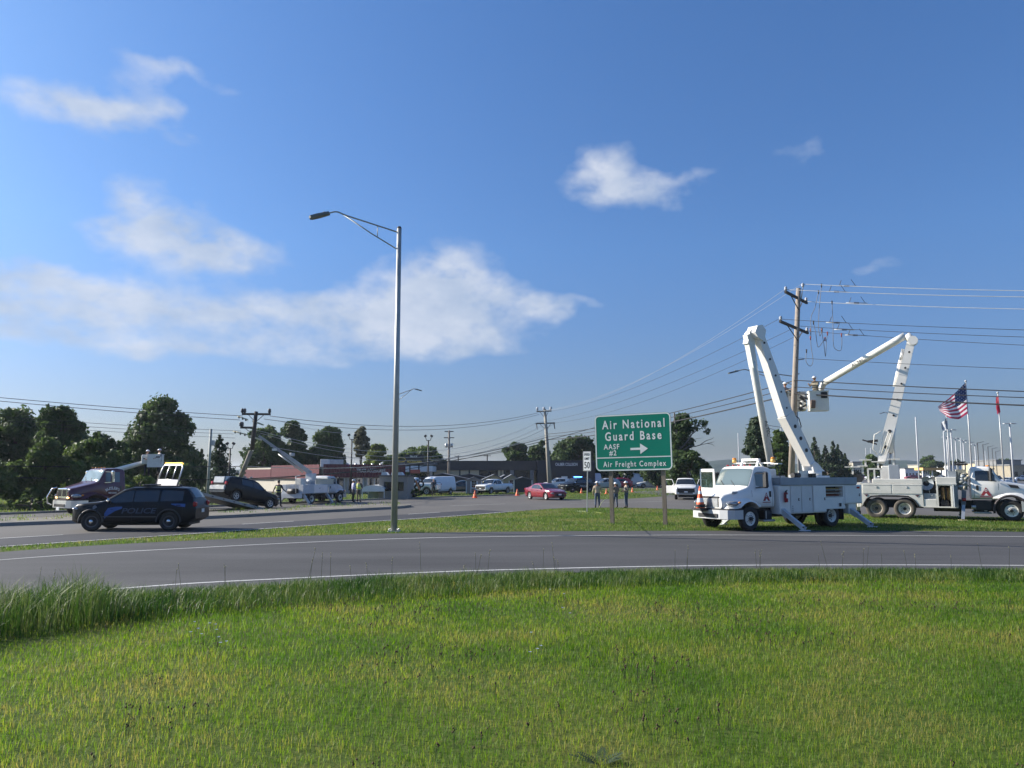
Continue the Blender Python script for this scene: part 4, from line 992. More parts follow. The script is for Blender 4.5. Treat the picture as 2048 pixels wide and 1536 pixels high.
mb.build('lower_boom', BW, t1)
hb = MB()
for i in range(3):
    p = piv.lerp(kink, .28 + i * .24); hb.cyl(p + Vector((0, .215, 0)), p + Vector((0, .245, 0)), .085, None, 12)
for i in range(5):
    p = kink.lerp(elb, .08 + i * .2); hb.cyl(p + Vector((0, .17, 0)), p + Vector((0, .212, 0)), .045, None, 10)
hb.build_each('boom_hole', BLACKP, t1)
cy = MB(); c0, c1 = Vector((-5.05, 0, 2.70)), Vector((-4.02, 0, 4.78)); cy.tube([c0, c0.lerp(c1, .45)], .055, 10, 1); cy.tube([c0.lerp(c1, .42), c1], .105, 12, 0); cy.build_each('lift_cylinder', [BW, CHROME], t1)
ub = MB(); u0, u1, u2 = Vector((-1.62, -.16, 8.12)), Vector((-1.86, -.16, 6.9)), Vector((-2.72, -.16, 2.62))
ub.beam(u0 + Vector((.04, 0, .25)), u1, .26, .34, 0, .26, .26, up=(1, 0, 0)); ub.tube([u1 + Vector((.03, 0, .3)), u1, u2], [.15, .165, .16], 16, 0)
ub.prism([(-1.42, 7.95), (-1.80, 7.80), (-2.05, 8.5), (-1.88, 8.74), (-1.55, 8.45)], -.30, -.02, 'y', 0)
o = ub.build('upper_boom', mat('fibreglass_boom', (.76, .75, .69), .4, coat=.15, var=.07), t1)
def on_line(a, b, off):
    return a.lerp(b, off)
d_ = (u2 - u1).normalized()
zq = Vector((0, 1, 0)); text('boom_lettering', 'ALTEC', .24, BLACKP, t1, u1.lerp(u2, .62) + Vector((.0, .168, 0)), Matrix((d_, zq.cross(d_), zq)).transposed().to_euler(), ext=.002)
hs = MB()
for k in range(3): hs.tube(sag(kink + Vector((-.32, .1 - .08 * k, .0)), piv + Vector((-.2 + .1 * k, .2, .0)), -.18 - .04 * k, 10), .018, 5)
hs.tube([(-3.75, .2, 4.95), (-4.15, .22, 4.75), (-4.3, .2, 4.4), (-4.1, .2, 4.0)], .022, 6)
hs.tube([u2 + Vector((-.16, .16, .2)), (-2.78, .3, 2.0), (-2.2, .6, 1.95)], .02, 5)
hs.build_each('hydraulic_hose', BLACKP, t1)
bk = MB(); bk.box2((-3.3, -1.15, 1.86), (-2.35, -.35, 2.06), 0, .04); bk.box2((-3.28, -1.13, 2.06), (-2.37, -.37, 2.50), 0, .05); bk.build('platform_bucket', BW, t1)

# traffic cone carried on the front bumper bracket
def cone_mesh(h=.72, r=.19, base=True):
    mb = MB()
    if base: mb.box((0, 0, .02), (r * 2.1, r * 2.1, .04), 2, None, .01)
    mb.lathe([(r * .78, .03), (r * .60, h * .30), (r * .48, h * .48), (r * .35, h * .66), (r * .26, h * .80), (r * .12, h), (.005, h)], (0, 0, 0), 18, 0, True, 'z', [0, 1, 0, 1, 0, 0] if base else [0, 0, 1, 0, 1, 0])
    return mb
CONEM = [ORANGE, REFL, BLACKP]
c0 = empty('traffic_cone', (0, 0, 0), 0, 'orange and white cone riding on the front bumper of the near bucket truck', 'traffic cone', 'traffic cones')
cone_mesh(.92, .24).build('cone_body', CONEM, c0)
cl = MB()
for k, z in enumerate((.10, .16)): cl.lathe([(.21 - .02 * k, z - .03), (.24 - .02 * k, z), (.20 - .02 * k, z + .03)], (0, 0, 0), 18, 0, True, 'z')
cl.build('stacked_cone_rim', [BLACKP], c0)
c0.matrix_world = Matrix.Translation((T1O[0], T1O[1], 0)) @ Matrix.Rotation(T1A, 4, 'Z') @ Matrix.Translation((1.38, -.22, .86))
mb = MB(); mb.box2((1.16, -.5, .80), (1.62, .05, .85), 0, .01); mb.tube([(1.2, -.3, .8), (1.35, -.1, .66), (1.2, .05, .62)], .02, 6); mb.build('cone_bracket', BLACKP, t1)

# ---- far white line truck, facing right, boom raised to the pole
T2A = R(-28); T2O = (24.63, 38.63)
t2 = empty('bucket_truck', (T2O[0], T2O[1], 0), T2A, 'white six-wheel line truck at the right edge, boom raised to the power pole', 'truck', 'bucket trucks on the grass')
cab2, fen2 = truck_cab(t2, WHITE, back=-1.60, wst=-.70, wsb=-.33, roof=2.64, hz0=1.93, hz1=1.62, front=1.45, floor=1.04, wx=.02, wr=.51, arch=.70, fhw=1.20, chw=1.10, win=(-1.40, -.58), grille='chrome', trim=mat('dark_trim', (.045, .035, .038), .6))
door_logo(t2, -.98, -cab2.sidey(-1.0, 1.4), 1.42, -1, .46)
for sg in (1, -1):
    MB().prism([(-.18, 1.80), (.35, 1.72), (.44, 1.58), (.05, 1.62)], sg * (cab2.sidey(.1, 1.7) + .0), sg * (cab2.sidey(.1, 1.7) + .02), 'y').build('hood_vent', BLACKP, t2)
frame_rails(t2, -6.8, -.4, .66, .94)
mb = MB(); sv_ = MB()
for sg in (1, -1):
    y0, y1 = sg * .70, sg * 1.22
    n = 30; pts = []
    for k in range(n + 1):                     # double wheel opening under the side boxes
        x = lerp(-6.48, -3.96, k / n); d1 = min(abs(x + 5.89), abs(x + 4.58)); z = 1.15 if -5.89 < x < -4.58 else .51 + math.sqrt(max(0, .64 ** 2 - d1 * d1))
        pts.append((x, max(.62, min(1.15, z))))
    poly = [(-6.56, .62)] + pts + [(-3.72, .62), (-3.72, 1.76), (-6.56, 1.76)]
    half = len(poly)
    for (xa, za), (xb, zb_) in zip([(-6.56, .62)] + pts, pts + [(-3.72, .62)]): mb.add([(xa, y1, za), (xb, y1, zb_), (xb, y1, 1.76), (xa, y1, 1.76)], [(0, 1, 2, 3)]); mb.add([(xa, y1, za), (xb, y1, zb_), (xb, y0, zb_), (xa, y0, za)], [(0, 1, 2, 3)], 1)
    mb.box2((-6.56, y0, 1.70), (-3.72, y1 - sg * .003, 1.80)); mb.box2((-6.02, y0, 1.80), (-3.72, y1 - sg * .02, 2.02), 0, .02); mb.poly([(-3.72, y0, .62), (-3.72, y1, .62), (-3.72, y1, 1.76), (-3.72, y0, 1.76)]); mb.poly([(-6.56, y0, .62), (-6.56, y1, .62), (-6.56, y1, 1.76), (-6.56, y0, 1.76)])
    for k in range(25):
        pass
mb.box2((-6.56, -.70, 1.1), (-3.72, .70, 1.80), 1); mb.box2((-6.78, -1.2, 1.0), (-6.57, 1.2, 1.82), 0, .02); mb.box2((-6.8, -1.1, .55), (-6.6, 1.1, .85), 0, .02)
mb.build('service_body', [WHITE2, BLACKP], t2)
for (a, b) in ((-6.50, -5.15), (-5.10, -3.76)):
    d = MB(); d.box2((a, -1.22, 1.27), (b, -1.24, 1.70), 0, .008); latch(d, (a + b) / 2, -1.24, 1.60, -1); d.box2((a + .02, -1.225, 1.705), (b - .02, -1.25, 1.745), 0); d.build('compartment_door', [WHITE2, STEEL], t2)
tri = MB()
for x in (-6.33, -3.98): tri.prism([(x - .10, 1.22), (x + .10, 1.22), (x, 1.11)], -1.222, -1.235, 'y'); tri.box((x, -1.228, 1.30), (.10, .012, .03))
tri.build_each('reflector', mat('dark_reflector', (.09, .03, .04), .4), t2)
arch_t = MB()
for sg in (1, -1):
    a = [(-6.50, .62), (-6.46, .78), (-6.33, 1.0), (-6.12, 1.13), (-5.6, 1.17), (-4.9, 1.17), (-4.40, 1.14), (-4.15, .98), (-3.98, .72), (-3.94, .62)]
    arch_t.tube([(x, sg * 1.21, z) for x, z in a], .04, 6)
arch_t.build_each('arch_trim', BLACKP, t2)
for sg in (1, -1):
    for x, ds in ((-5.89, .35), (-4.58, .65)):
        wheel(t2, x, sg * 1.05, .51, .27, sg, mat('rusty_rim', (.42, .36, .28), .6, var=.25, scale=12) if ds < .5 else WHITE2, 'truck', DUSTY, dish=ds); wheel(t2, x, sg * .73, .51, .27, sg, WHITE2, 'truck', DUSTY, dish=.5)
# steps, wire reels and front compartment with its door open
mb = MB(); sgn = -1
mb.box2((-3.70, -1.20, .64), (-3.12, -.5, 1.02), 0, .02); mb.box2((-3.70, -1.12, 1.02), (-3.12, -.5, 1.30), 1, .01); mb.box2((-3.70, -.9, 1.3), (-3.12, -.5, 1.8), 2); mb.box2((-3.72, -1.22, .60), (-2.20, -.5, .66), 0); mb.box2((-3.72, .5, .60), (-2.20, 1.22, 2.0), 0, .02); mb.box2((-3.7, -.5, .9), (-2.2, .5, 1.9), 2)
mb.build('step_well', [WHITE2, GREYP, BLACKP], t2)
for k, x in enumerate((-3.55, -3.22)):
    rl = MB()
    rl.lathe([(.34, -.05), (.34, .0), (.14, .0), (.14, .34), (.34, .34), (.34, .39)], (x, -1.05 if k == 0 else -.85, 1.80), 20, 0); rl.lathe([(.22, .02), (.24, .17), (.22, .33)], (x, -1.05 if k == 0 else -.85, 1.80), 20, 1)
    rl.tube(sag((x + .1, -1.1, 1.55), (x + .25, -1.15, 1.25), .25, 8), .012, 5, 1); rl.build('wire_reel', [GREYP, STEEL], t2)
fb_ = MB(); fb_.box2((-3.12, -1.22, 1.70), (-2.22, -.5, 2.12), 0, .02); fb_.box2((-3.12, -1.20, .66), (-3.04, -.5, 1.70), 0); fb_.box2((-2.50, -1.20, .66), (-2.42, -.5, 1.70), 0); fb_.box2((-3.04, -.6, .66), (-2.50, -.5, 1.70), 1); fb_.box2((-2.42, -1.15, .66), (-2.18, -.5, 1.70), 2); fb_.box2((-3.13, -1.225, 1.76), (-2.21, -1.235, 1.80), 0)
fb_.build('front_compartment', [WHITE2, BLACKP, GREYP], t2)
tl = MB()
for k in range(6):
    x = -2.98 + k * .085; tl.tube(sag((x, -.95, 1.6), (x + .06, -.9, 1.55), .5 + .06 * (k % 3), 8), .02, 5, k % 3)
tl.box2((-2.95, -1.1, .68), (-2.62, -.7, .95), 0, .02); tl.box2((-2.85, -1.0, 1.1), (-2.78, -.8, 1.6), 1); tl.build('hanging_tools', [BLACKP, mat('leather', (.20, .12, .05), .7), mat('tool_yellow2', (.40, .30, .12), .6)], t2)
dv = MB(); dv.box2((-2.40, -1.22, .66), (-2.36, -2.0, 1.72), 0, .01); dv.build('open_compartment_door', GREYP, t2, (0, 0, 0))
# front outrigger post with the hydraulic stack above it
mb = MB(); mb.beam((-1.90, -1.02, 1.6), (-1.98, -1.30, .75), .20, .20, 1, up=(1, 0, 0)); mb.beam((-1.96, -1.22, .95), (-2.06, -1.62, .06), .15, .15, 0, up=(1, 0, 0)); mb.box((-2.06, -1.62, .025), (.40, .36, .05), 2, None, .01); mb.cyl((-2.02, -1.30, 1.02), (-1.86, -1.30, 1.02), .085, None, 12, 3)
mb.build('outrigger', [STEEL, mat('outrigger_grey', (.14, .15, .15), .5), mat('pad_wood', (.42, .34, .20), .8), REDL], t2)
outrigger(t2, -2.0, 1, .8, .9, .95); outrigger(t2, -6.9, 1, .6, .8, .95)
mb = MB(); rr = random.Random(3)
for k in range(14): mb.ell((-1.93 + rr.uniform(-.17, .17), -1.02 + rr.uniform(-.1, .1), 1.55 + k * .055), (rr.uniform(.08, .16), .12, rr.uniform(.06, .1)), 9, 6, k % 3)
mb.box2((-2.12, -1.10, 2.25), (-2.08, -1.06, 2.85), 0); mb.box2((-1.80, -1.10, 2.25), (-1.76, -1.06, 2.85), 0); mb.box2((-2.22, -1.2, 2.72), (-1.68, -.2, 2.80), 3); mb.box2((-2.25, -.9, 2.82), (-1.75, -.3, 2.90), 3); mb.box2((-2.2, -.9, 1.5), (-1.75, .9, 2.5), 0)
mb.build('hydraulic_stack', [mat('canvas_grey', (.30, .30, .26), .8, var=.3, scale=8), mat('canvas_tan', (.40, .37, .30), .8, var=.3, scale=8), GREYP, BLACKP], t2)
mb = MB(); mb.box2((-2.55, -1.0, 2.12), (-2.2, .3, 2.42), 0); mb.build('tool_box', GREYP, t2)
mb = MB(); mb.box2((-1.55, -1.14, .50), (-.78, -.8, .98), 0, .03); mb.cyl((-1.65, -1.12, .66), (-1.45, -1.12, .66), .10, None, 12, 1); mb.build('fuel_tank', [BLACKP, STEEL], t2)
# deck gear behind the boom
mb = MB(); mb.box2((-6.05, -.9, 1.8), (-3.75, .9, 1.9), 1)
mb.box2((-6.25, -1.05, 1.83), (-6.17, -.97, 2.58)); mb.box2((-5.95, -1.05, 1.83), (-5.87, -.97, 2.52)); mb.box2((-6.25, -1.05, 2.50), (-5.55, -.97, 2.58)); mb.box2((-5.63, -1.05, 1.83), (-5.55, -.97, 2.58))
for (x, z, w) in ((-7.0, 2.65, .75), (-6.5, 2.70, .5), (-6.35, 3.02, .6), (-5.75, 2.92, .6), (-5.0, 3.05, .6)): mb.box((x, -.3, z), (w, .3, .05)); mb.box((x, -.3, z - .2), (.09, .09, .38))
mb.cyl((-6.7, -1.0, 2.05), (-6.7, -.4, 2.05), .22, None, 14, 1)
mb.box2((-5.25, -.5, 1.9), (-4.75, .5, 2.75), 2, .02); mb.box2((-5.6, -.45, 1.8), (-5.2, .45, 2.7), 0, .03)
mb.build('deck_gear', [WHITE2, BLACKP, GREYP], t2)
piv = Vector((-5.62, 0, 2.80)); elb = Vector((-3.86, 0, 9.20))
mb = MB(); k1 = piv.lerp(elb, .28); mb.beam(piv, k1, .42, .34, 0, .42, .52, up=(1, 0, 0)); mb.beam(k1, elb, .42, .52, 0, .32, .38, up=(1, 0, 0)); mb.cyl(elb + Vector((.1, -.24, .1)), elb + Vector((.1, .24, .1)), .24, None, 18, 0)
mb.build('lower_boom', BW, t2)
hb = MB()
for i in range(7):
    p = piv.lerp(elb, .14 + i * .13); hb.cyl(p + Vector((.04, -.20, 0)), p + Vector((.04, -.222, 0)), .055 if i > 1 else .09, None, 10)
hb.build_each('boom_hole', BLACKP, t2)
cy = MB(); c0_, c1_ = Vector((-5.20, 0, 2.8)), Vector((-4.92, 0, 4.9)); cy.tube([c0_, c0_.lerp(c1_, .3)], .06, 10, 1); cy.tube([c0_.lerp(c1_, .28), c1_], .14, 12, 0)
c0_, c1_ = Vector((-4.75, .0, 6.9)), Vector((-4.25, 0, 8.9)); cy.tube([c0_, c0_.lerp(c1_, .7)], .10, 10, 0); cy.tube([c0_.lerp(c1_, .66), c1_], .08, 10, 1); cy.build_each('lift_cylinder', [BW, STEEL], t2)
hs = MB(); hs.tube([(-5.75, -.22, 3.3), (-5.95, -.3, 3.6), (-5.85, -.3, 4.35), (-5.45, -.25, 4.6)], .022, 6); hs.tube([(-5.55, -.28, 3.35), (-5.15, -.28, 4.5), (-5.0, -.28, 4.45), (-5.4, -.28, 3.3)], .022, 6)
hs.beam((-6.45, -.1, 4.1), (-5.75, -.1, 3.85), .09, .07, 1); hs.beam((-6.2, -.1, 4.0), (-5.7, -.1, 4.05), .12, .12, 1); hs.build('winch_guard', [WHITE2, BLACKP], t2)
# upper boom reaches to the bucket in world space
W2L = (Matrix.Translation((T2O[0], T2O[1], 0)) @ Matrix.Rotation(T2A, 4, 'Z')).inverted()
BKT = P(1636, 802, 43.2)                              # middle of the bucket beside the pole
tipw = P(1648, 766, 43.0)
tip = W2L @ tipw; start = Vector((-4.10, 0, 9.62))
ub = MB(); ub.tube([start, start.lerp(tip, .12), tip], [.20, .20, .175], 16)
ub.tube([start + (start - tip).normalized() * .05, elb + Vector((.1, 0, .08))], [.2, .22], 14)
ub.build('upper_boom', mat('fibreglass_boom', (.76, .75, .69), .4, coat=.15, var=.07), t2)
dd = (tip - start).normalized()
up_ = Vector((0, 0, 1)); nrm_ = dd.cross(up_).normalized()
if (W2L.to_3x3() @ Vector((0, -1, 0))).dot(nrm_) < 0: nrm_ = -nrm_
xd = -dd if True else dd
q = Matrix((-dd, nrm_.cross(-dd), nrm_)).transposed()
xa_ = dd if (W2L.to_3x3() @ Vector((1, 0, 0))).dot(dd) > 0 else -dd
q = Matrix((xa_, nrm_.cross(xa_), nrm_)).transposed()
text('boom_lettering', 'ALTEC', .26, BLACKP, t2, start.lerp(tip, .56) + nrm_ * .19, q.to_euler(), ext=.002)
# bucket pair on the boom tip
def bucket(mb, c, w, d, h_, mi=0, wall=.04, rz=0.0):
    rot = Matrix.Rotation(rz, 3, 'Z'); c = Vector(c)
    for (cx_, cy_, sx_, sy_) in ((0, d / 2, w, wall), (0, -d / 2, w, wall), (w / 2, 0, wall, d), (-w / 2, 0, wall, d)): mb.box(c + rot @ Vector((cx_, cy_, 0)), (sx_, sy_, h_), mi, rot)
    mb.box(c - Vector((0, 0, h_ / 2 - .03)), (w, d, .05), mi, rot)
    for (cx_, cy_, sx_, sy_) in ((0, d / 2, w + .1, .1), (0, -d / 2, w + .1, .1), (w / 2, 0, .1, d), (-w / 2, 0, .1, d)): mb.box(c + rot @ Vector((cx_, cy_, h_ / 2 + .015)), (sx_, sy_, .045), mi, rot)
BUCKETM = mat('bucket_fibreglass', (.72, .71, .66), .45, var=.08)
b2 = MB(); lb = W2L @ P(1636, 803, 43.2); rzl = -T2A + R(-12)
bucket(b2, lb, .98, .72, 1.08, 0, rz=rzl); o = b2.build('platform_bucket', BUCKETM, t2)
b3 = MB(); lb2 = W2L @ P(1592, 804, 44.6); bucket(b3, lb2, .95, .72, 1.06, 0, rz=rzl); b3.build('platform_bucket', BUCKETM, t2)
br = MB(); br.beam(tip, W2L @ P(1640, 783, 43.6), .22, .25, 0); br.beam(W2L @ P(1640, 790, 43.7), W2L @ P(1600, 792, 44.2), .18, .2, 0); br.build('bucket_mount', BUCKETM, t2)
gb = MB(); e0 = W2L @ P(1648, 790, 42.78); gb.box(e0, (.34, .12, .34), 0, Matrix.Rotation(rzl, 3, 'Z'), .02); e1 = W2L @ P(1626, 808, 42.76); gb.box(e1, (.28, .1, .46), 1, Matrix.Rotation(rzl, 3, 'Z') @ Matrix.Rotation(.1, 3, 'Y'), .04)
e2 = W2L @ P(1605, 803, 42.9)
gb.build_each('tool_bag', [BLACKP, mat('leather_bag', (.17, .115, .085), .8, var=.2)], t2)
gc = MB(); rr = random.Random(8)
for k in range(12): p = W2L @ P(1606 + rr.uniform(-8, 8), 806 + rr.uniform(-13, 12), 43.5); gc.ell(p, (rr.uniform(.08, .2), .1, rr.uniform(.06, .16)), 8, 6, k % 4 if k % 4 < 3 else 0, Matrix.Rotation(rr.uniform(-1, 1), 3, 'Y'))
gc.build('cover_blanket', [BLACKP, mat('blanket_dark', (.05, .055, .065), .8), mat('blanket_pale', (.55, .53, .48), .8)], t2)
# ------------------------------------------------------------------ tow truck, wreck, police, parked cars
def seat(mid, ang, lx, ly):
    """root position so that local point (lx, ly) lands on mid"""
    c, s = math.cos(ang), math.sin(ang)
    return (mid[0] - c * lx + s * ly, mid[1] - s * lx - c * ly)
# near police SUV
PBLK = mat('police_black', (.006, .007, .010), .32, coat=.05, var=.05, spec=.22); PBLUE = mat('police_blue', (.012, .085, .34), .35, coat=.3); PGREY = mat('police_lettering', (.035, .060, .12), .35)
def police(label, near, ang, lx, ly, sidevis, letter_m, stripe=True, name='police_suv'):
    loc = seat(near, ang, lx, ly)
    root, b, S = car('suv', label, PBLK, loc, ang, 'police cars', 'steel', None, name=name, rimm=mat('police_steel_rim', (.11, .11, .115), .4, metal=.4, var=.2), steer=.0, clad=BLACKP)
    root['category'] = 'police car'
    for sg in (1, -1):
        for wx in (S['wf'], S['wr']):
            a = []
            for k in range(17):
                t = math.pi * (1.04 - 1.08 * k / 16); a.append((wx + math.cos(t) * S['r'] * 1.22, sg * (S['hw'] - .005), S['r'] + math.sin(t) * S['r'] * 1.22))
            MB().tube(a, .035, 6).build('arch_trim', mat('arch_plastic', (.045, .047, .05), .6), root)
            hc = MB(); hc.ell((wx, sg * (S['hw'] - .035), S['r']), (.088, .045, .088), 12, 8); hc.build('hub_cap', CHROME, root)
        if stripe: b.patch(root, [(1.02, .50, .72), (.90, .62, .92), (.62, .80, .97), (.35, .90, .975)], sg, PBLUE, 'blue_stripe'); b.patch(root, [(-1.55, 1.06, 1.09), (-1.8, .99, 1.09), (-2.1, .95, 1.08)], sg, PBLUE, 'blue_stripe')
        text('police_lettering', 'POLICE', .30, letter_m, root, (-.28, sg * (S['hw'] + .012), .80), (R(90), 0, math.pi if sg > 0 else 0), ext=.002, shear=.25, sx=1.35, bold=.006)
        b.patch(root, [(1.15, .56, .60), (-1.0, .545, .60)], sg, mat('door_moulding', (.06, .065, .07), .3), 'door_moulding')
        sp = MB(); sp.cyl((.92, sg * .80, 1.22), (1.02, sg * .86, 1.24), .06, .085, 10); sp.build('spotlight', CHROME, root)
    rk = MB(); rk.box2((-.55, -.62, 1.80), (-.25, .62, 1.855), 0, .02); rk.build('light_bar_base', BLACKP, root)
    ra = MB()
    for sg in (1, -1): ra.beam((.05, sg * .68, 1.775), (-1.75, sg * .68, 1.765), .04, .035)
    ra.build_each('roof_rail', BLACKP, root)
    MB().ell((-1.55, 0, 1.80), (.10, .05, .05), 8, 6).build('roof_antenna', BLACKP, root)
    pb = MB()
    for sg in (1, -1): pb.tube([(2.38, sg * .36, .45), (2.46, sg * .36, .55), (2.45, sg * .36, .88), (2.39, sg * .36, .92)], .03, 8)
    pb.tube([(2.46, -.4, .58), (2.46, .4, .58)], .025, 8); pb.tube([(2.45, -.4, .8), (2.45, .4, .8)], .025, 8); pb.build('push_bar', BLACKP, root)
    return root, b, S
pol, pb_, pS = police('black police SUV with blue side stripe crossing the road at left', (-15.37, 31.48), R(184), .035, .85, 1, PGREY)
em = MB(); em.add([(1.42 + math.cos(t) * .085, pb_.sidey(1.4, .95) + .006, .93 + math.sin(t) * .10) for t in [k * math.pi / 8 for k in range(16)]], [list(range(16))]); em.build('fender_emblem', mat('emblem_grey', (.16, .18, .22), .4), pol)
text('rear_lettering', 'ALCOA', .17, PGREY, pol, (-2.492, 0, .98), (R(90), 0, R(-90)), ext=.002)
for w in [o for o in pol.children if o.name.startswith('wheel')]:
    if w.location.x > 0: w.rotation_euler[2] += R(14)
blue_on = mat('blue_strobe', (.05, .15, .9), .3, emit=(.05, .22, 1.0, 9.0))
pol2, b2_, S2 = police('dark police SUV with blue roof lights flashing beyond the red sedan', G(1162, 985.5), R(222), .0, .85, 1, mat('white_lettering', (.55, .58, .62), .4), False)
lb = MB()
for k in range(6): lb.box2((-.54, -.58 + k * .195, 1.856), (-.26, -.42 + k * .195, 1.94), 0, .02)
lb.build_each('blue_light', blue_on, pol2)
b2_.patch(pol2, [(1.05, .9, .93), (.7, 1.0, 1.03), (.2, 1.02, 1.04)], 1, mat('silver_stripe', (.35, .38, .45), .4), 'silver_stripe')

# maroon tow truck with its bed tilted back
TA = R(235); TO = (-23.45, 42.40)
tow = empty('tow_truck', (TO[0], TO[1], 0), TA, 'maroon rollback tow truck with chrome grille loading a wrecked car', 'tow truck')
cabt, fent = truck_cab(tow, MAROON, back=-1.80, wst=-.72, wsb=-.36, roof=2.58, hz0=1.80, hz1=1.50, front=1.02, floor=.93, wx=-.20, wr=.49, arch=.68, fhw=1.18, chw=1.08, win=(-1.50, -.72), grille='chrome', mirror_m=CHROME, glass=GLASSL)
yl = cabt.sidey(-1.1, 1.4) + .012
LET = mat('door_lettering', (.72, .71, .70), .5)
text('door_lettering', "BUTLER'S", .20, LET, tow, (-1.10, yl, 1.50), (R(90), 0, math.pi), ext=.002, curve=.62, bold=.004)
MB().box((-1.10, yl, 1.44), (.52, .004, .022)).build('door_rule', LET, tow)
text('door_lettering', '982 8386', .12, LET, tow, (-1.10, yl, 1.24), (R(90), 0, math.pi), ext=.002, bold=.003)
bg_ = MB()                                            # chrome tube guard on the front
for sg in (-1,): bg_.tube([(1.12, sg * .95, .62), (1.30, sg * 1.0, .72), (1.32, sg * 1.0, 1.05), (1.12, sg * .95, 1.48), (1.0, sg * .70, 1.55)], .04, 8)
bg_.build('grille_guard', CHROME, tow)
MB().box((1.16, -.1, .44), (.03, .32, .16)).build('front_plate', REFL, tow)
for sg in (1, -1): MB().ell((1.02, sg * .62, 1.02), (.05, .14, .05), 10, 6).build('running_light', mat('warm_lamp', (.9, .55, .2), .3, emit=(1, .55, .2, 2.0)), tow)
frame_rails(tow, -7.0, -.5)
for sg in (1, -1):
    wheel(tow, -5.2, sg * 1.02, .49, .26, sg, ALUM, 'truck', dish=.5); wheel(tow, -5.2, sg * .72, .49, .26, sg, ALUM, 'truck', dish=.5)
    MB().box2((-4.2, sg * .75, .55), (-2.4, sg * 1.15, 1.0), 0, .03).build('tool_locker', BLACKP, tow)
bs = -math.atan2(1.50, 6.15); bo = Vector((-4.87, 0, 1.50))       # bed frame: origin at the headboard, runs back and down
RB = Matrix.Rotation(bs, 3, 'Y')
def bp_(x, y, z): return bo + RB @ Vector((x, y, z))
bm_ = MB(); BEDM = mat('bed_steel', (.10, .105, .11), .5, metal=.3, var=.2)
rot = RB
bm_.box(bp_(-3.15, 0, -.06), (6.3, 2.3, .09), 0, rot); bm_.build('tilt_bed', BEDM, tow)
er = MB()
for sg in (1, -1): er.box(bp_(-3.15, sg * 1.18, -.02), (6.3, .07, .17), 0, rot)
er.build_each('bed_rail', mat('bed_rail_steel', (.33, .33, .32), .5, metal=.3, var=.15), tow)
sh = MB()
for k in range(7): sh.box(bp_(-.8 - k * .8, 1.222, -.02), (.12, .02, .05), 0, rot)
sh.build_each('rail_slot', BLACKP, tow)
sb_ = MB(); sb_.beam((-2.2, -.45, 1.02), (-6.5, -.45, .90), .12, .2); sb_.beam((-2.2, .45, 1.02), (-6.5, .45, .90), .12, .2); sb_.build_each('sub_frame', BLACKP, tow)
li = MB(); li.beam((-3.3, 0, .95), bp_(-1.2, 0, -.1), .14, .14); li.build('tilt_cylinder', STEEL, tow)
hb_ = MB(); hz = 1.36
def hp(y, z): return bp_(.02 - z * .08, y, z)
hb_.tube([hp(-1.12, 0), hp(-1.05, hz - .15), hp(-.92, hz), hp(.92, hz), hp(1.05, hz - .15), hp(1.12, 0)], .045, 8)
for y in (-.38, .38): hb_.tube([hp(y, .45), hp(y, hz)], .03, 6)
hb_.tube([hp(-1.08, .45), hp(1.08, .45)], .03, 6); hb_.build('headboard_frame', ALUM, tow)
MB().box(hp(0, .23), (.03, 2.14, .42), 0, rot).build('headboard_panel', mat('headboard_white', (.60, .56, .53), .45, var=.1), tow)
MB().box(hp(0, hz + .10), (.16, 1.75, .10), 0, rot, .03).build('amber_light_bar', mat('amber_lit', (.9, .5, .1), .3, emit=(1.0, .55, .10, 1.6)), tow)
MB().cyl((-2.6, -1.0, .62), (-2.6, 1.0, .62), .10, None, 8).build('cross_tube', BLACKP, tow)
# wrecked dark crossover on the bed, nose down
wr_root, wb_, wS = car('crossover', 'wrecked black crossover being winched onto the tilted tow bed', mat('wreck_black', (.007, .008, .011), .3, coat=.05, var=.05, spec=.25), (0, 0), 0, None, name='wrecked_car', rimm=ALUM)
rear = Vector((-9.05, 0, .52 + .03)); frt = Vector((-11.65, 0, .0)); TM = Matrix.Translation((TO[0], TO[1], 0)) @ Matrix.Rotation(TA, 4, 'Z')
pit = math.atan2(rear.z - frt.z, rear.x - frt.x)
wm_ = TM @ Matrix.Translation(rear + Vector((0, 0, .0))) @ Matrix.Rotation(math.pi, 4, 'Z') @ Matrix.Rotation(pit, 4, 'Y') @ Matrix.Translation((1.32, 0, 0))
wr_root.matrix_world = wm_; wr_root['category'] = 'car'
ft = MB(); ft.box2((-2.22, -.55, 1.00), (-2.12, .55, 1.42), 0, .03); ft.build('crumpled_tailgate', mat('tailgate_reflection', (.26, .27, .28), .35, metal=.4, var=.2, scale=6), wr_root)  # pale box on the rear; reflections put into its colour
ft = MB(); ft.box2((-2.26, -.80, .55), (-2.14, .80, .86), 0, .05); ft.build('rear_bumper', mat('bumper_grey', (.36, .37, .37), .4, var=.2), wr_root)
bx = MB(); rr = random.Random(4)
for k in range(9): bx.box((2.12 + rr.uniform(-.1, .12), rr.uniform(-.7, .7), rr.uniform(.5, .95)), (.2, .3, .12), 0, Matrix.Rotation(rr.uniform(-.7, .7), 3, 'X') @ Matrix.Rotation(rr.uniform(-.7, .7), 3, 'Z'))
bx.build('crushed_front', mat('torn_plastic', (.02, .02, .022), .6, var=.4, scale=9), wr_root)

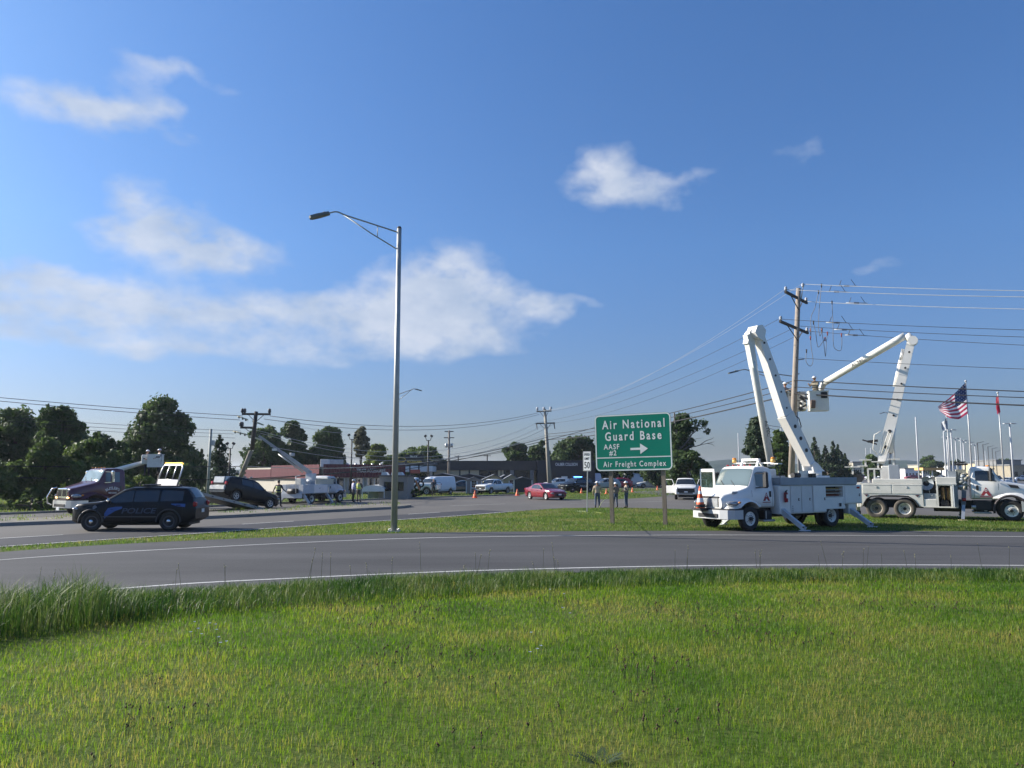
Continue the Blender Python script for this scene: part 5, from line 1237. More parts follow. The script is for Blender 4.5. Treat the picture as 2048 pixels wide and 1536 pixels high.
# red sedan and the parked vehicles beyond the road
def put(kind, label, colr, px, py, headdeg, nearside=1, **kw):
    """px,py: ground contact at the middle of the near side"""
    S_hw = {'suv': .85, 'sedan': .79, 'crossover': .79, 'pickup': .86, 'van': .87}[kind]
    return car(kind, label, colr, seat(G(px, py), R(headdeg), 0, nearside * S_hw), R(headdeg), **kw)
put('sedan', 'dark red sedan coming round the corner beyond the grass', ('sedan_red', (.20, .008, .020), .22), 1076, 999.4, -61, -1, wheelstyle='alloy', rimm=mat('bright_alloy', (.75, .75, .74), .35))
WV = paint('van_white', (.70, .74, .80)); SIL = paint('silver_paint', (.42, .43, .44)); DRK = paint('dark_grey_paint', (.05, .055, .06)); RED = paint('bright_red_paint', (.34, .012, .03)); BLU = paint('teal_blue_paint', (.015, .05, .075)); PK = 'vehicles parked along the shops'
put('van', 'pale white high-roof delivery van parked by the sheds', WV, 884, 989, 232, 1, group=PK)[0].scale = (.84,) * 3
put('sedan', 'teal blue sedan half hidden behind the delivery van', BLU, 922, 985.5, 190, 1, group=PK)
put('pickup', 'white pickup with open far door behind the left cone', paint('pickup_white', (.72, .75, .78)), 1000, 987.5, 234, 1, group=PK)[0].scale = (.88,) * 3
put('crossover', 'white car with raised hood behind the dark police SUV', paint('car_white', (.7, .71, .7)), 1118, 978, 200, 1, group=PK)
put('van', 'white van roof rising behind the dark police SUV', WV, 1170, 975.5, 190, 1, group=PK)
put('crossover', 'silver crossover between the police SUV and the left sign post', SIL, 1214, 979.5, 195, 1, group=PK)
put('van', 'white van behind the sign, between its posts', WV, 1262, 974.5, 215, 1, group=PK)
put('sedan', 'bright red coupe parked between the sign posts', RED, 1282, 972.5, 190, 1, group=PK)
put('crossover', 'red car just right of the left sign post', RED, 1238, 977, 188, 1, group=PK)
put('sedan', 'white sedan parked in front of the red coupe', paint('car_white', (.7, .71, .7)), 1304, 975.5, 184, 1, group=PK)
put('suv', 'silver SUV half hidden behind the right sign post', SIL, 1314, 971, 184, 1, group=PK)
put('crossover', 'dark grey car at the yard edge right of the sign', DRK, 1358, 974, 186, 1, group=PK)
put('sedan', 'small dark sedan behind the white pickup, left shed row', DRK, 955, 983, 190, 1, group=PK)
put('pickup', 'pickup truck with orange ramp at the tyre shop', paint('pickup_white', (.72, .75, .78)), 822, 990, 170, 1, group=PK)
# white utility pickup with doors open, nose to us, left of the near bucket truck
wp, wb2, wS2 = put('pickup', 'white pickup with both doors open left of the near bucket truck', WHITE, 1391, 998, 258, 1, group=PK)
for sg, a in ((1, 70), (-1, -65)):
    d = MB(); d.box2((-1.0, -.03, .55), (0, .03, 1.22), 0, .02); d.box2((-.95, -.02, 1.22), (-.88, .02, 1.78)); d.box2((-.95, -.02, 1.74), (-.2, .02, 1.80)); d.beam((-.22, 0, 1.77), (0, 0, 1.24), .05, .04); d.build('open_door', WHITE, wp, (1.28, sg * .98, 0), (0, 0, R(-a)))
# dealer lot on the right: rows of cars
DL = 'cars on the dealer lot'
rr = random.Random(12)
cols = [paint('car_white', (.7, .71, .7)), SIL, DRK, WV, paint('car_black', (.015, .016, .018)), RED, paint('car_blue', (.03, .06, .16))]
proto = {}
lot = [(2022, 968, 205, 'sedan', 0, 'white sedan right of the line truck windshield'), (1992, 963, 200, 'suv', 4, 'black SUV roof behind the line truck hood'), (2046, 962, 190, 'suv', 3, 'pale SUV at the right picture edge')]
for (px, py, hd, kd, ci, lb_) in lot: put(kd, lb_, cols[ci], px, py, hd, 1, group=DL)
for i in range(34):
    px = 1722 + (i % 17) * 20 + rr.uniform(-5, 5); py = [959.0, 955.5][i // 17] + rr.uniform(-.6, .6)
    ci = rr.randrange(6); kd = rr.choice(['sedan', 'suv', 'crossover']); key = (kd, ci); p = G(px, py); hd = R(rr.choice([188, 192, 100]))
    if key not in proto: proto[key], _, _ = car(kd, 'x', cols[ci], (p.x, p.y), hd, group=DL); o = proto[key]
    else: o = dup(proto[key], (p.x, p.y, 0), hd)
    o['label'] = ['white', 'silver', 'dark grey', 'pale blue-white', 'black', 'red'][ci] + ' ' + {'sedan': 'sedan', 'suv': 'SUV', 'crossover': 'crossover'}[kd] + ' in the ' + ['nearer', 'farther'][i // 17] + ' distant row of the dealer lot'; o['group'] = 'distant cars in the far dealer rows'
# mid-distance digger derrick truck holding the broken pole
DA = math.atan2(62.2 - 58.6, -13.7 + 15.3); DF = G(682, 1005)
DSC = .84
dg = empty('digger_truck', (DF.x - math.sin(DA) * 1.05, DF.y + math.cos(DA) * 1.05, 0), DA, 'white digger derrick truck holding up the broken pole in front of the red shop', 'truck')
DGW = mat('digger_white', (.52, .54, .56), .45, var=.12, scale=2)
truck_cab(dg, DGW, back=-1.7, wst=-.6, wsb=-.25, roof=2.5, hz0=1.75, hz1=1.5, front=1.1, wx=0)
frame_rails(dg, -5.6, -.3)
mb = MB()
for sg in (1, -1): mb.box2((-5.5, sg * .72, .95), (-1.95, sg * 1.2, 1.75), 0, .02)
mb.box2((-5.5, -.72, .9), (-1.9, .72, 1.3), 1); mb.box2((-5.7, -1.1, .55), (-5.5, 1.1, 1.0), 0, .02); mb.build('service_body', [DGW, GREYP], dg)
for (a, b) in ((-4.0, -2.1),):
    d = MB(); d.box2((a, -1.20, 1.0), (b, -1.222, 1.70), 0, .01); latch(d, -3.2, -1.222, 1.4, -1); d.build('compartment_door', [WHITE, BLACKP], dg)
for sg in (1, -1):
    wheel(dg, -4.2, sg * 1.04, .48, .26, sg, WHITE2, 'truck', dish=.5); outrigger(dg, -5.2, sg, .75, .9); outrigger(dg, -1.9, sg, .75, .9)
mb = MB(); mb.cyl((-3.0, 0, 1.3), (-3.0, 0, 2.2), .38, None, 16); mb.box2((-3.3, -.4, 2.1), (-2.7, .4, 2.75), 0, .04); mb.build('turret', DGW, dg)
dg.scale = (DSC,) * 3; DGM = (Matrix.Translation(dg.location) @ Matrix.Rotation(DA, 4, 'Z') @ Matrix.Scale(DSC, 4)).inverted()
dm = MB(); a = Vector((-3.0, 0, 2.75)); bt = DGM @ P(518, 872, 60.2); dm.beam(a, a.lerp(bt, .55), .32, .36, 0, .26, .30); dm.beam(a.lerp(bt, .5), bt, .20, .24, 1, .16, .2); dm.build('derrick_boom', [mat('boom_weathered', (.42, .42, .40), .5, var=.15), mat('boom_grey', (.34, .34, .33), .5, var=.15)], dg)
aug = MB(); aug.tube([a.lerp(bt, .15) + Vector((0, 0, -.4)), a.lerp(bt, .62) + Vector((0, 0, -.36))], .09, 8); aug.box(a.lerp(bt, .40) + Vector((0, -.2, .35)), (.5, .3, .3), 0, None, .04); aug.box(a.lerp(bt, .72) + Vector((0, -.2, -.3)), (.5, .3, .2), 1); aug.build('auger', [STEEL, WHITE2], dg)
bk = MB(); bucket(bk, (-1.9, -.75, 1.98), 1.7, .7, .42); bk.box2((-2.8, -1.0, 2.2), (-1.1, -.4, 2.25), 0); bk.build('tub_bucket', mat('tub_cream', (.60, .56, .44), .5), dg)
mb = MB(); mb.cyl((-5.6, -.6, 1.15), (-5.6, .3, 1.15), .26, None, 16, 1); mb.cyl((-5.6, -.62, 1.15), (-5.6, -.64, 1.15), .2, None, 14, 1); mb.box2((-5.5, -.9, 1.75), (-4.8, -.3, 2.3), 2, .03); mb.box2((-4.3, -1.0, 1.76), (-3.6, -.4, 2.05), 3, .02); mb.tube([(-5.9, -.7, 1.0), (-5.95, -.7, 2.5), (-5.4, -.7, 2.55)], .04, 6, 2)
mb.build('rear_winch', [WHITE2, BLACKP, WHITE2, GREYP], dg)
# left bucket lift: small truck parked behind the tow truck cab
LBm = P(206, 985, 54); ul = empty('bucket_lift', (LBm.x, 54, 0), R(118), 'white bucket lift with two workers, its truck hidden behind the maroon tow truck', 'truck')
lmb = MB(); lmb.box2((-2.6, -1.0, .8), (1.0, 1.0, 1.2), 0, .03); lmb.box2((1.0, -1.0, .7), (2.2, 1.0, 2.0), 0, .12); lmb.build('lift_truck_body', WHITE, ul)
for x in (1.5, -1.6):
    for sg in (1, -1): wheel(ul, x, sg * .92, .42, .25, sg, WHITE2, 'truck')
UL = (Matrix.Translation(ul.location) @ Matrix.Rotation(R(118), 4, 'Z')).inverted()
mb = MB(); mb.cyl((-.6, 0, 1.2), (-.6, 0, 2.3), .3, None, 14); mb.build('turret', WHITE, ul)
p1_ = UL @ P(288, 925, 53); mb = MB(); mb.tube([(-.6, 0, 2.3), p1_], [.2, .14], 12); mb.build('boom', BW, ul)
mb = MB(); mb.box(UL @ P(291, 919, 53), (.5, .5, .65), 0, None, .05); mb.build('bucket_mount', BUCKETM, ul)
LB = UL @ P(311, 922, 53); mb = MB(); bucket(mb, LB, .78, .7, .85, rz=R(-118)); mb.build('platform_bucket', BUCKETM, ul)
MB().box(UL @ P(316, 914, 52.6), (.25, .04, .08), 0, Matrix.Rotation(R(-118), 3, 'Z')).build('bucket_decal', BLACKP, ul)
# ------------------------------------------------------------------ street lamps, signs, poles, wires, flags
GALV = mat('lamp_galvanised', (.42, .42, .40), .5, metal=.45, var=.12, scale=2)
def lamp_post(label, base, ht, arm, side, group='street lamps', r=.13, detail=True, head=.85, drop=.0, rz=0):
    root = empty('street_lamp', (base[0], base[1], 0), rz, label, 'street lamp', group)
    n = 16 if detail else 8
    MB().tube([(0, 0, .02), (0, 0, ht)], [r, r * .72], n).build('pole', GALV, root)
    MB().cyl((0, 0, ht - .02), (0, 0, ht + .06), r * .80, r * .5, n).build('pole_cap', BLACKP, root)
    if detail:
        fb = MB(); fb.box((0, 0, .03), (.46, .46, .05), 0, None, .01)
        for a in (-1, 1):
            for b in (-1, 1): fb.cyl((a * .17, b * .17, .05), (a * .17, b * .17, .14), .025, None, 6)
        fb.build('base_plate', STEEL, root)
    s = side; a0 = Vector((0, 0, ht - .20)); a1 = Vector((s * arm, 0, ht + arm * .26 - drop))
    top = [a0, a0.lerp(a1, .5), a0.lerp(a1, .82), a0.lerp(a1, .95) + Vector((0, 0, .03)), Vector((s * (arm * 1.04), 0, ht + arm * .245 - drop)), Vector((s * (arm * 1.08), 0, ht + arm * .23 - drop))]
    MB().tube([Vector(p) for p in spline([tuple(p) for p in top], 4)], .032 if detail else .045, 8).build('arm', GALV, root)
    l0 = Vector((0, 0, ht - .95)); l1 = a0.lerp(a1, .86)
    MB().tube([l0, l0.lerp(l1, .5) + Vector((0, 0, -.04)), l1], .026 if detail else .035, 8).build('arm', GALV, root)
    MB().tube([a0.lerp(a1, .33), l0.lerp(l1, .385) + Vector((0, 0, -.035))], .018, 6).build('brace', GALV, root)
    hd = MB(); hx = s * arm * 1.07; hz = ht + arm * .235 - drop
    tl = R(14); rot = Matrix.Rotation(s * tl, 3, 'Y')
    pts = [(0, .10), (head * .55, .17), (head * .9, .15), (head, .08), (head, -.08), (head * .9, -.15), (head * .55, -.17), (0, -.10)]
    vs_ = [Vector((hx, 0, hz)) + rot @ Vector((s * x, y, .05)) for x, y in pts] + [Vector((hx, 0, hz)) + rot @ Vector((s * x, y, -.06)) for x, y in pts]
    hd.add(vs_, [list(range(8)), list(range(8, 16))] + [(i, (i + 1) % 8, 8 + (i + 1) % 8, 8 + i) for i in range(8)])
    hd.ell(Vector((hx, 0, hz)) + rot @ Vector((s * .2, 0, .06)), (.08, .07, .06), 8, 6)
    hd.build('lamp_head', mat('lamp_head_grey', (.14, .16, .17), .45, var=.1), root)
    return root
b = G(786, 1064); ht = P(793, 456, b.y).z
lamp_post('tall grey street lamp on the grass strip, nearest and largest in view', (b.x + .04, b.y), ht, 2.72, -1)
b = P(795, 786, 92); lamp_post('distant street lamp behind the tall one, arm pointing right', (b.x, 92), b.z, 2.0, 1, r=.13, detail=False, head=.8)
b = P(1590, 748, 62); lamp_post('street lamp behind the booms, arm reaching left over the near truck', (b.x, 62), b.z, 4.3, -1, r=.13, detail=False, drop=.75)
for px, py, D, s, arm, lb in ((1562, 852, 120, -1, 4.4, 'small distant street lamp in front of the dark tree by the boom'), (1784, 826, 130, -1, 1.2, 'far street lamp just left of the raised boom')):
    b = P(px, py, D); lamp_post(lb, (b.x, D), b.z, arm, s, r=.12, detail=False, drop=arm * .15)

# big green guide sign
SGN = R(-25); sl, sr = G(1225, 1047), G(1331, 1050)
mid = (sl + sr) / 2
sg_ = empty('guide_sign', (mid.x, mid.y, 0), SGN, 'big green guide sign reading Air National Guard Base on two wooden posts', 'sign')
GREEN = mat('sign_green', (.001, .195, .128), .5, var=.05, scale=1, spec=.2); SWHITE = mat('sign_white', (.74, .77, .74), .45, var=.05)
Y0 = mid.y
def SL(px, py):                                       # pixel onto the sign plane, in sign coordinates
    d = ray(px, py); n = Vector((math.sin(SGN), -math.cos(SGN), 0)); o_ = Vector((mid.x, mid.y, 0)) + n * .12 - Vector((0, 0, CAMH))
    t = o_.dot(n) / d.dot(n); w = d * t + Vector((0, 0, CAMH)) - Vector((mid.x, mid.y, 0))
    return (w.x * math.cos(SGN) + w.y * math.sin(SGN), w.z)
c1, c2, c3, c4 = SL(1188, 832), SL(1340, 823.5), SL(1347, 940), SL(1193.5, 942.5)
cx_, cz_ = sum(c[0] for c in (c1, c2, c3, c4)) / 4, sum(c[1] for c in (c1, c2, c3, c4)) / 4
w_ = ((c2[0] - c1[0]) + (c3[0] - c4[0])) / 2; h_ = ((c1[1] - c4[1]) + (c2[1] - c3[1])) / 2
roll = math.atan2((c2[1] - c1[1] + c3[1] - c4[1]) / 2, w_)
def rr_pts(w, h, r, n=6):
    out = []
    for (sx, sy, a0) in ((1, 1, 0), (-1, 1, 90), (-1, -1, 180), (1, -1, 270)):
        for k in range(n + 1):
            a = R(a0 + 90 * k / n); out.append((sx * (w / 2 - r) + math.cos(a) * r, sy * (h / 2 - r) + math.sin(a) * r))
    return out
pn = empty('tmp'); bpy.data.objects.remove(pn)
ROLL = (0, -roll, 0)
panel = MB().prism(rr_pts(w_, h_, .22), -.02, .02, 'y').build('sign_panel', GREEN, sg_, (cx_, -.12, cz_), ROLL)
o1, o2 = rr_pts(w_ - .02, h_ - .02, .21), rr_pts(w_ - .13, h_ - .13, .155)
MB().strip([(x, -.024, z) for x, z in o1 + o1[:1]], [(x, -.024, z) for x, z in o2 + o2[:1]]).build('sign_border', SWHITE, panel)
zd = -h_ / 2 + .235 * h_
MB().box((0, -.024, zd), (w_ - .08, .006, .045)).build('sign_rule', SWHITE, panel)
def stext(body, x, z, size, sx=1.0, space=1.22, bold=.014): return text('sign_lettering', body, size, SWHITE, panel, (x * w_, -.024, z * h_), (R(90), 0, 0), ext=.003, sx=sx, space=space, bold=bold)
stext('Air National', .015, .315, .56, .76, 1.36, .010); stext('Guard Base', .005, .105, .56, .76, 1.36, .010); stext('AASF', -.28, -.075, .34, .85, bold=.006); stext('#2', -.265, -.185, .34, .85, bold=.006); stext('Air Freight Complex', .01, -.385, .35, .76, 1.3, .006)
ax, az_ = .085 * w_, -.12 * h_
MB().prism([(ax - .42, az_ + .05), (ax + .04, az_ + .05), (ax + .04, az_ + .24), (ax + .40, az_), (ax + .04, az_ - .24), (ax + .04, az_ - .05), (ax - .42, az_ - .05)], -.027, -.021, 'y').build('sign_arrow', SWHITE, panel)
sp = mat('sign_post_wood', (.20, .165, .125), .85, var=.25, scale=5, bump=.3, bscale=30, stretch=(6, 6, .6))
for p in (sl, sr):
    lx = (p.x - mid.x) * math.cos(SGN) + (p.y - mid.y) * math.sin(SGN)
    MB().beam((lx, 0, -.1), (lx - .09, 0, 4.9), .17, .15, 0, up=(0, 1, 0)).build('post', sp, sg_)
# speed limit sign
b = G(1174, 1024); sp_ = empty('speed_limit_sign', (b.x, b.y, 0), R(-30), 'white speed limit 50 sign on a thin post left of the green sign', 'sign')
tp = P(1176.5, 903, b.y); zt = tp.z; zb_ = P(1174, 942, b.y).z; hh = zt - zb_
MB().beam((0, 0, -.1), (.09, 0, zt - .05), .06, .05).build('post', GALV, sp_)
pl = MB().prism(rr_pts(.52, hh, .05), -.06, -.045, 'y').build('sign_panel', REFL, sp_, (.06, 0, (zt + zb_) / 2), (0, 0, 0))
o1, o2 = rr_pts(.48, hh - .05, .04), rr_pts(.45, hh - .09, .03)
MB().strip([(x, -.062, z) for x, z in o1 + o1[:1]], [(x, -.062, z) for x, z in o2 + o2[:1]]).build('sign_border', BLACKP, pl)
for bd, z, s in (('SPEED', .34, .20), ('LIMIT', .13, .20), ('50', -.22, .56)): text('sign_lettering', bd, s, BLACKP, pl, (0, -.064, z * hh), (R(90), 0, 0), ext=.002, sx=.70 if bd != '50' else .68, bold=.004)
fl = MB(); fl.tube(sag((.0, -.1, .05), (-.9, .2, .02), .0, 3), .012, 4); fl.build('ground_stake', mat('pale_tape', (.55, .60, .42), .6), sp_)

# utility poles
INS = mat('insulator_grey', (.42, .43, .46), .3, var=.1); INSD = mat('insulator_dark', (.05, .05, .06), .35, var=.1)
def insulator(root, p, m=None, s=1.0):
    MB().lathe([(.02, 0), (.05 * s, .03 * s), (.075 * s, .07 * s), (.045 * s, .10 * s), (.07 * s, .13 * s), (.04 * s, .18 * s), (.005, .2 * s)], p, 10, 0, True, 'z').build('insulator', m or INS, root)
PB = Vector((15.66, 44, 0)); up = empty('utility_pole', PB, 0, 'leaning brown wooden power pole with two crossarms beside the raised buckets', 'utility pole', 'utility poles')
top = P(1597, 577, 44) - PB
MB().tube([(0, 0, -.2), top * .5, top], [.19, .165, .135], 14).build('pole', WOOD, up)
bo_ = MB()
for k in range(9): p = top * (.55 + k * .045); bo_.cyl(p + Vector((-.03, -.16, 0)), p + Vector((-.03, -.185, 0)), .022, None, 6)
bo_.build_each('bolt', BLACKP, up)
ARMS = []
for (la, lb_, da, db) in (((1568, 584), (1611.5, 608), 42.6, 45.5), ((1557.5, 643), (1613.5, 668), 42.2, 45.8)):
    a, b = P(*la, da) - PB, P(*lb_, db) - PB; zc = (a.z + b.z) / 2; a.z = b.z = zc; sh_ = Vector((0, -.19, 0)); a += sh_; b += sh_
    MB().beam(a, b, .11, .14).build('crossarm', WOODD, up); ARMS.append((a, b))
    for t_ in (.25, .78):
        q = a.lerp(b, t_); c = top * ((zc - .75) / top.z) + Vector((0, -.17, 0)); MB().beam(q - Vector((0, 0, .06)), c, .05, .02).build('arm_brace', STEEL if False else WOODD, up)
    for t_ in (.03, .97): insulator(up, a.lerp(b, t_) + Vector((0, 0, .07)), INS, 1.3)
tb = MB(); tb.tube([top + Vector((.1, -.1, -.6)), top + Vector((.22, -.1, .05))], .03, 6); tb.build('top_bracket', STEEL, up); insulator(up, top + Vector((.22, -.1, .05)), INS, 1.3)
for z, l in ((8.8, .45), (7.95, .22), (6.9, .3), (6.4, .3)):
    c = top * (z / top.z); MB().cyl(c, c + Vector((l, -.1, .05)), .025, None, 6).build('bracket', BLACKP, up)
WG = {}
def wire(name, pts, r, m, label, group, cat='wire'):
    pts = [Vector(p) for p in pts]
    o = MB().tube(pts, r, 5, 0, caps=False).build(name, m, None, fix=False); tag(o, label, cat, group); return o
def W(a, b, da, db, drop, r, m, label, group): return wire('overhead_wire', sag(P(*a, da), P(*b, db), drop, 18), r, m, label, group)
gR = 'wires running right from the leaning pole'
for k, (a, b, da, db) in enumerate((((1603, 568), (2500, 583), 44, 30), ((1569, 579), (2500, 596), 42.6, 29), ((1611, 603), (2500, 622), 45.5, 31))):
    W(a, b, da, db, .15, .016, WIREL, ['topmost', 'second', 'third'][k] + ' pale bare wire running right from the top of the leaning pole', gR)
for k, (a, b, da, db) in enumerate((((1558, 638), (2500, 668), 42.2, 29), ((1596, 652), (2500, 684), 44, 30), ((1613, 662), (2500, 708), 45.8, 31))):
    W(a, b, da, db, .15, .013, WIREM, ['upper', 'middle', 'lower'][k] + ' thin dark wire running right from the lower crossarm of the leaning pole', gR)
W((1598, 716), (2500, 752), 44, 30, .1, .013, WIREM, 'single thin wire running right halfway between crossarms and cables', gR)
for k, (a, b, r, lb) in enumerate((((1592, 760.5), (2500, 797), .026, 'upper of three black cables running right past the flag'), ((1591, 774), (2500, 808), .022, 'middle of three black cables running right past the flag'), ((1590, 787), (2500, 826), .036, 'lowest and thickest of three black cables running right past the flag'))):
    W(a, b, 43.8, 30, .1, r, WIREM, lb, gR)
gL = 'wires between the leaning pole and the middle pole'
for k, (a, b, da, db, dr) in enumerate((((1603, 568), (1079, 822), 44, 95, 1.5), ((1569, 579), (1090, 821), 42.6, 95, 1.5), ((1558, 638), (1102, 822), 42.2, 95, .9), ((1596, 652), (1074, 845), 44, 95, .9), ((1613, 662), (1108, 846), 45.8, 95, 1.0))):
    W(a, b, da, db, dr, .0085 if k < 2 else .012, mat('dull_wire', (.30, .31, .33), .6) if k < 2 else WIREM, ['highest bare wire sloping left from the leaning pole top', 'second bare wire sloping left from the upper crossarm', 'upper thin dark wire sloping left to the middle pole', 'middle thin dark wire sloping left to the middle pole', 'lowest thin dark wire sloping left to the middle pole'][k], gL)
for k, (a, b, da, db, dr, r) in enumerate((((1590, 761), (1096, 868), 43.8, 94, .5, .03), ((1590, 774), (1096, 873), 43.8, 94, .5, .026), ((1590, 787), (1096, 879), 43.8, 94, .5, .042))):
    W(a, b, da, db, dr, r, WIREM, ['upper', 'middle', 'lowest and thickest'][k] + ' of three black cables sloping left behind the green sign', gL)
# grips and cut-out rods on the dead lines, and the jumper leads hanging by the pole
def rod(px0, py0, px1, D):
    a, b = P(px0, py0, D), P(px1, py0 + (px1 - px0) * .02, D - .3); root = empty('line_grip', a, 0, None); root['category'] = 'line tool'
    d = b - a; mb = MB(); mb.tube([(0, 0, 0), d], .022, 6); mb.build('rod', WIREL, root)
    i_ = MB()
    for k in range(4): i_.cyl(d * (.38 + k * .06), d * (.41 + k * .06), .06, None, 8)
    i_.build_each('insulator_disc', INSD, root)
    h = MB(); h.beam(d * .15, d * .05 + Vector((.25, 0, .32)), .03, .02); h.beam(d * .9, d * .7 + Vector((0, 0, .38)), .03, .02); h.build_each('grip_handle', BLACKP, root); return root
for k, (x0, y0, x1, D) in enumerate(((1672, 571.5, 1716, 42.8), (1652, 583, 1695, 41.5), (1692, 605.5, 1735, 44.0), (1652, 645, 1697, 41.0), (1668, 659, 1710, 42.8), (1690, 670, 1732, 43.5))):
    o = rod(x0, y0, x1, D); o['label'] = ['line grip on the topmost wire right of the pole', 'line grip on the second wire from the top', 'line grip on the third wire, furthest right', 'line grip on the fourth wire, highest of the lower three', 'line grip on the fifth wire, between two others', 'line grip on the lowest of the lower three wires'][k]; o['group'] = 'line grips on the dead wires'
JR = mat('jumper_red', (.22, .03, .03), .5); JB = mat('jumper_grey', (.16, .16, .17), .5)
J = [([(1643, 571), (1640, 600), (1638, 625), (1637, 655), (1640, 672), (1644, 660)], 43.2, 'long jumper lead hanging from the topmost wire'), ([(1637, 584), (1630, 615), (1622, 635), (1622, 665), (1621, 676)], 42.6, 'jumper lead hanging from the second wire beside the pole'), ([(1664, 605), (1666, 650), (1667, 690), (1674, 700), (1682, 700), (1684, 685), (1683, 670)], 44, 'jumper lead with a wide loop hanging from the third wire'), ([(1627, 645), (1632, 670), (1636, 694), (1645, 684), (1650, 678)], 42.5, 'short jumper lead between the lower wires'), ([(1643, 660), (1648, 690), (1651, 713), (1653, 680), (1655, 667)], 43.4, 'narrow V-shaped jumper lead on the lower wires'), ([(1613, 702), (1612, 722), (1620, 732), (1626, 722), (1622, 690), (1621, 660)], 43.6, 'lowest looped jumper lead beside the pole')]
for pts, D, lb in J:
    root = empty('jumper_lead', P(*pts[0], D), 0, lb, 'cable', 'jumper leads by the leaning pole'); o0 = P(*pts[0], D)
    MB().tube([Vector(q) for q in spline([tuple(P(*p, D) - o0) for p in pts], 5)], .017, 5).build('lead', JB, root)
    for p in (pts[0], pts[-1]): c = P(*p, D) - o0; MB().cyl(c + Vector((0, 0, .1)), c - Vector((0, 0, .12)), .045, .03, 8).build('clamp', BLACKP if p is pts[0] else JR, root)
# middle pole
base = G(1100.5, 984); D = base.y; mp = empty('utility_pole', base, 0, 'tall leaning power pole with two crossarms left of the green sign', 'utility pole', 'utility poles'); top = P(1089.5, 818, D) - base
MB().tube([(0, 0, -.2), top * .5, top], [.30, .24, .16], 10).build('pole', mat('pale_pole_wood', (.34, .31, .25), .85, var=.2, scale=4, stretch=(4, 4, .4)), mp)
for (y, x0, x1) in ((823, 1073, 1103), (847, 1071, 1110)):
    a, b = P(x0, y, D) - base, P(x1, y - 1, D) - base; MB().beam(a, b, .14, .16).build('crossarm', WOODD if y > 830 else WOOD, mp)
    for t_ in (.05, .5, .95):
        if y < 830: insulator(mp, a.lerp(b, t_) + Vector((0, 0, .1)), INS, 2.4)
        else: MB().cyl(a.lerp(b, t_) + Vector((0, 0, -.05)), a.lerp(b, t_) + Vector((.1, 0, -.75)), .07, .05, 7).build('cutout_fuse', BLACKP, mp)
    MB().beam(a.lerp(b, .2), top * ((a.z - .9) / top.z), .05, .05).build('arm_brace', WOODD, mp); MB().beam(a.lerp(b, .8), top * ((a.z - .9) / top.z), .05, .05).build('arm_brace', WOODD, mp)
# wooden pole with transformers behind the shops
D = 112; b = P(897.5, 940, D); tp_ = empty('utility_pole', (b.x, D, 0), 0, 'slim power pole with two transformers above the brown-roofed shop', 'utility pole', 'utility poles'); zt = P(897, 861, D).z
MB().tube([(0, 0, -.2), (0, 0, zt)], [.2, .14], 9).build('pole', WOOD, tp_)
for y, hw_ in ((863, .65), (875.5, .75)): z = P(897, y, D).z; MB().beam((-hw_, 0, z), (hw_, 0, z), .12, .12).build('crossarm', WOODD, tp_)
for sx in (-1, 1): z = P(897, 891, D).z; MB().cyl((sx * .38, 0, z - .28), (sx * .38, 0, z + .28), .19, None, 10).build('transformer', STEEL, tp_)
for (px, y, D, lb) in ((916.5, 911, 190, 'tiny distant pole above the brown roof, left one'), (974.5, 910, 190, 'tiny distant pole above the brown roof, right one')):
    c = P(px, y, D); o = empty('utility_pole', (c.x, D, 0), 0, lb, 'utility pole', 'utility poles'); MB().tube([(0, 0, 0), (0, 0, c.z)], .16, 6).build('pole', WOODD, o); MB().beam((-.9, 0, c.z - .2), (.9, 0, c.z - .2), .15, .15).build('crossarm', WOODD, o)
# broken pole leaning, held by the derrick
D = 60.5; base = Vector((P(476, 966, D).x, D, 0)); bk_ = empty('utility_pole', base, 0, 'snapped dark power pole with crossarms, held up by the derrick boom', 'utility pole', 'utility poles')
q0, q1 = P(478, 962, D) - base, P(502, 902, D) - base; u0_, u1_ = P(504, 900, D) - base, P(512.5, 823, D) - base
MB().tube([q0, q1], [.17, .16], 10).build('lower_stump', mat('split_pole', (.24, .21, .16), .85, var=.25, scale=5), bk_)
MB().tube([(q0.x - .15, 0, -.1), q0 + Vector((.02, 0, .1))], [.2, .19], 10).build('ground_stub', WOODD, bk_)
MB().tube([u0_, u1_], [.17, .14], 10).build('pole', WOODD, bk_)
for (y, x0, x1) in ((828, 484, 541), (855, 481, 512)):
    a, b = P(x0, y, D) - base, P(x1, y + .5, D) - base; MB().beam(a, b, .13, .16).build('crossarm', WOODD, bk_)
    for t_ in ((.02, .1, .97) if y < 840 else (.03, .12)): insulator(bk_, a.lerp(b, t_) + Vector((0, -.05, .06)), INSD, 2.0)
    c = P(511 - (y - 828) * .1, y + 16, D) - base
    for t_ in ((.2, .8) if y < 840 else (.25,)): MB().beam(a.lerp(b, t_), c, .05, .04).build('arm_brace', WOODD, bk_)
for k, (x0, y0, x1, y1) in enumerate(((475, 832, 496, 840), (466, 862, 496, 870))):
    a, b = P(x0, y0, D) - base, P(x1, y1, D) - base; MB().tube([a, b], .05, 6).build('hot_stick', mat('yellowed_fibreglass', (.55, .52, .36), .5), bk_)
    for t_ in (.15, .5, .8): MB().cyl(a.lerp(b, t_) - Vector((0, 0, .14)), a.lerp(b, t_) + Vector((0, 0, .06)), .06, None, 7).build('insulator', INSD, bk_)
MB().beam(P(505, 842, D) - base, P(527, 850, D) - base, .12, .12).build('temporary_arm', mat('yellowed_fibreglass', (.55, .52, .36), .5), bk_); MB().beam(P(500, 872, D) - base, P(523, 880, D) - base, .13, .13).build('temporary_arm', mat('yellowed_fibreglass', (.55, .52, .36), .5), bk_)
gl = 'wires at the broken pole'
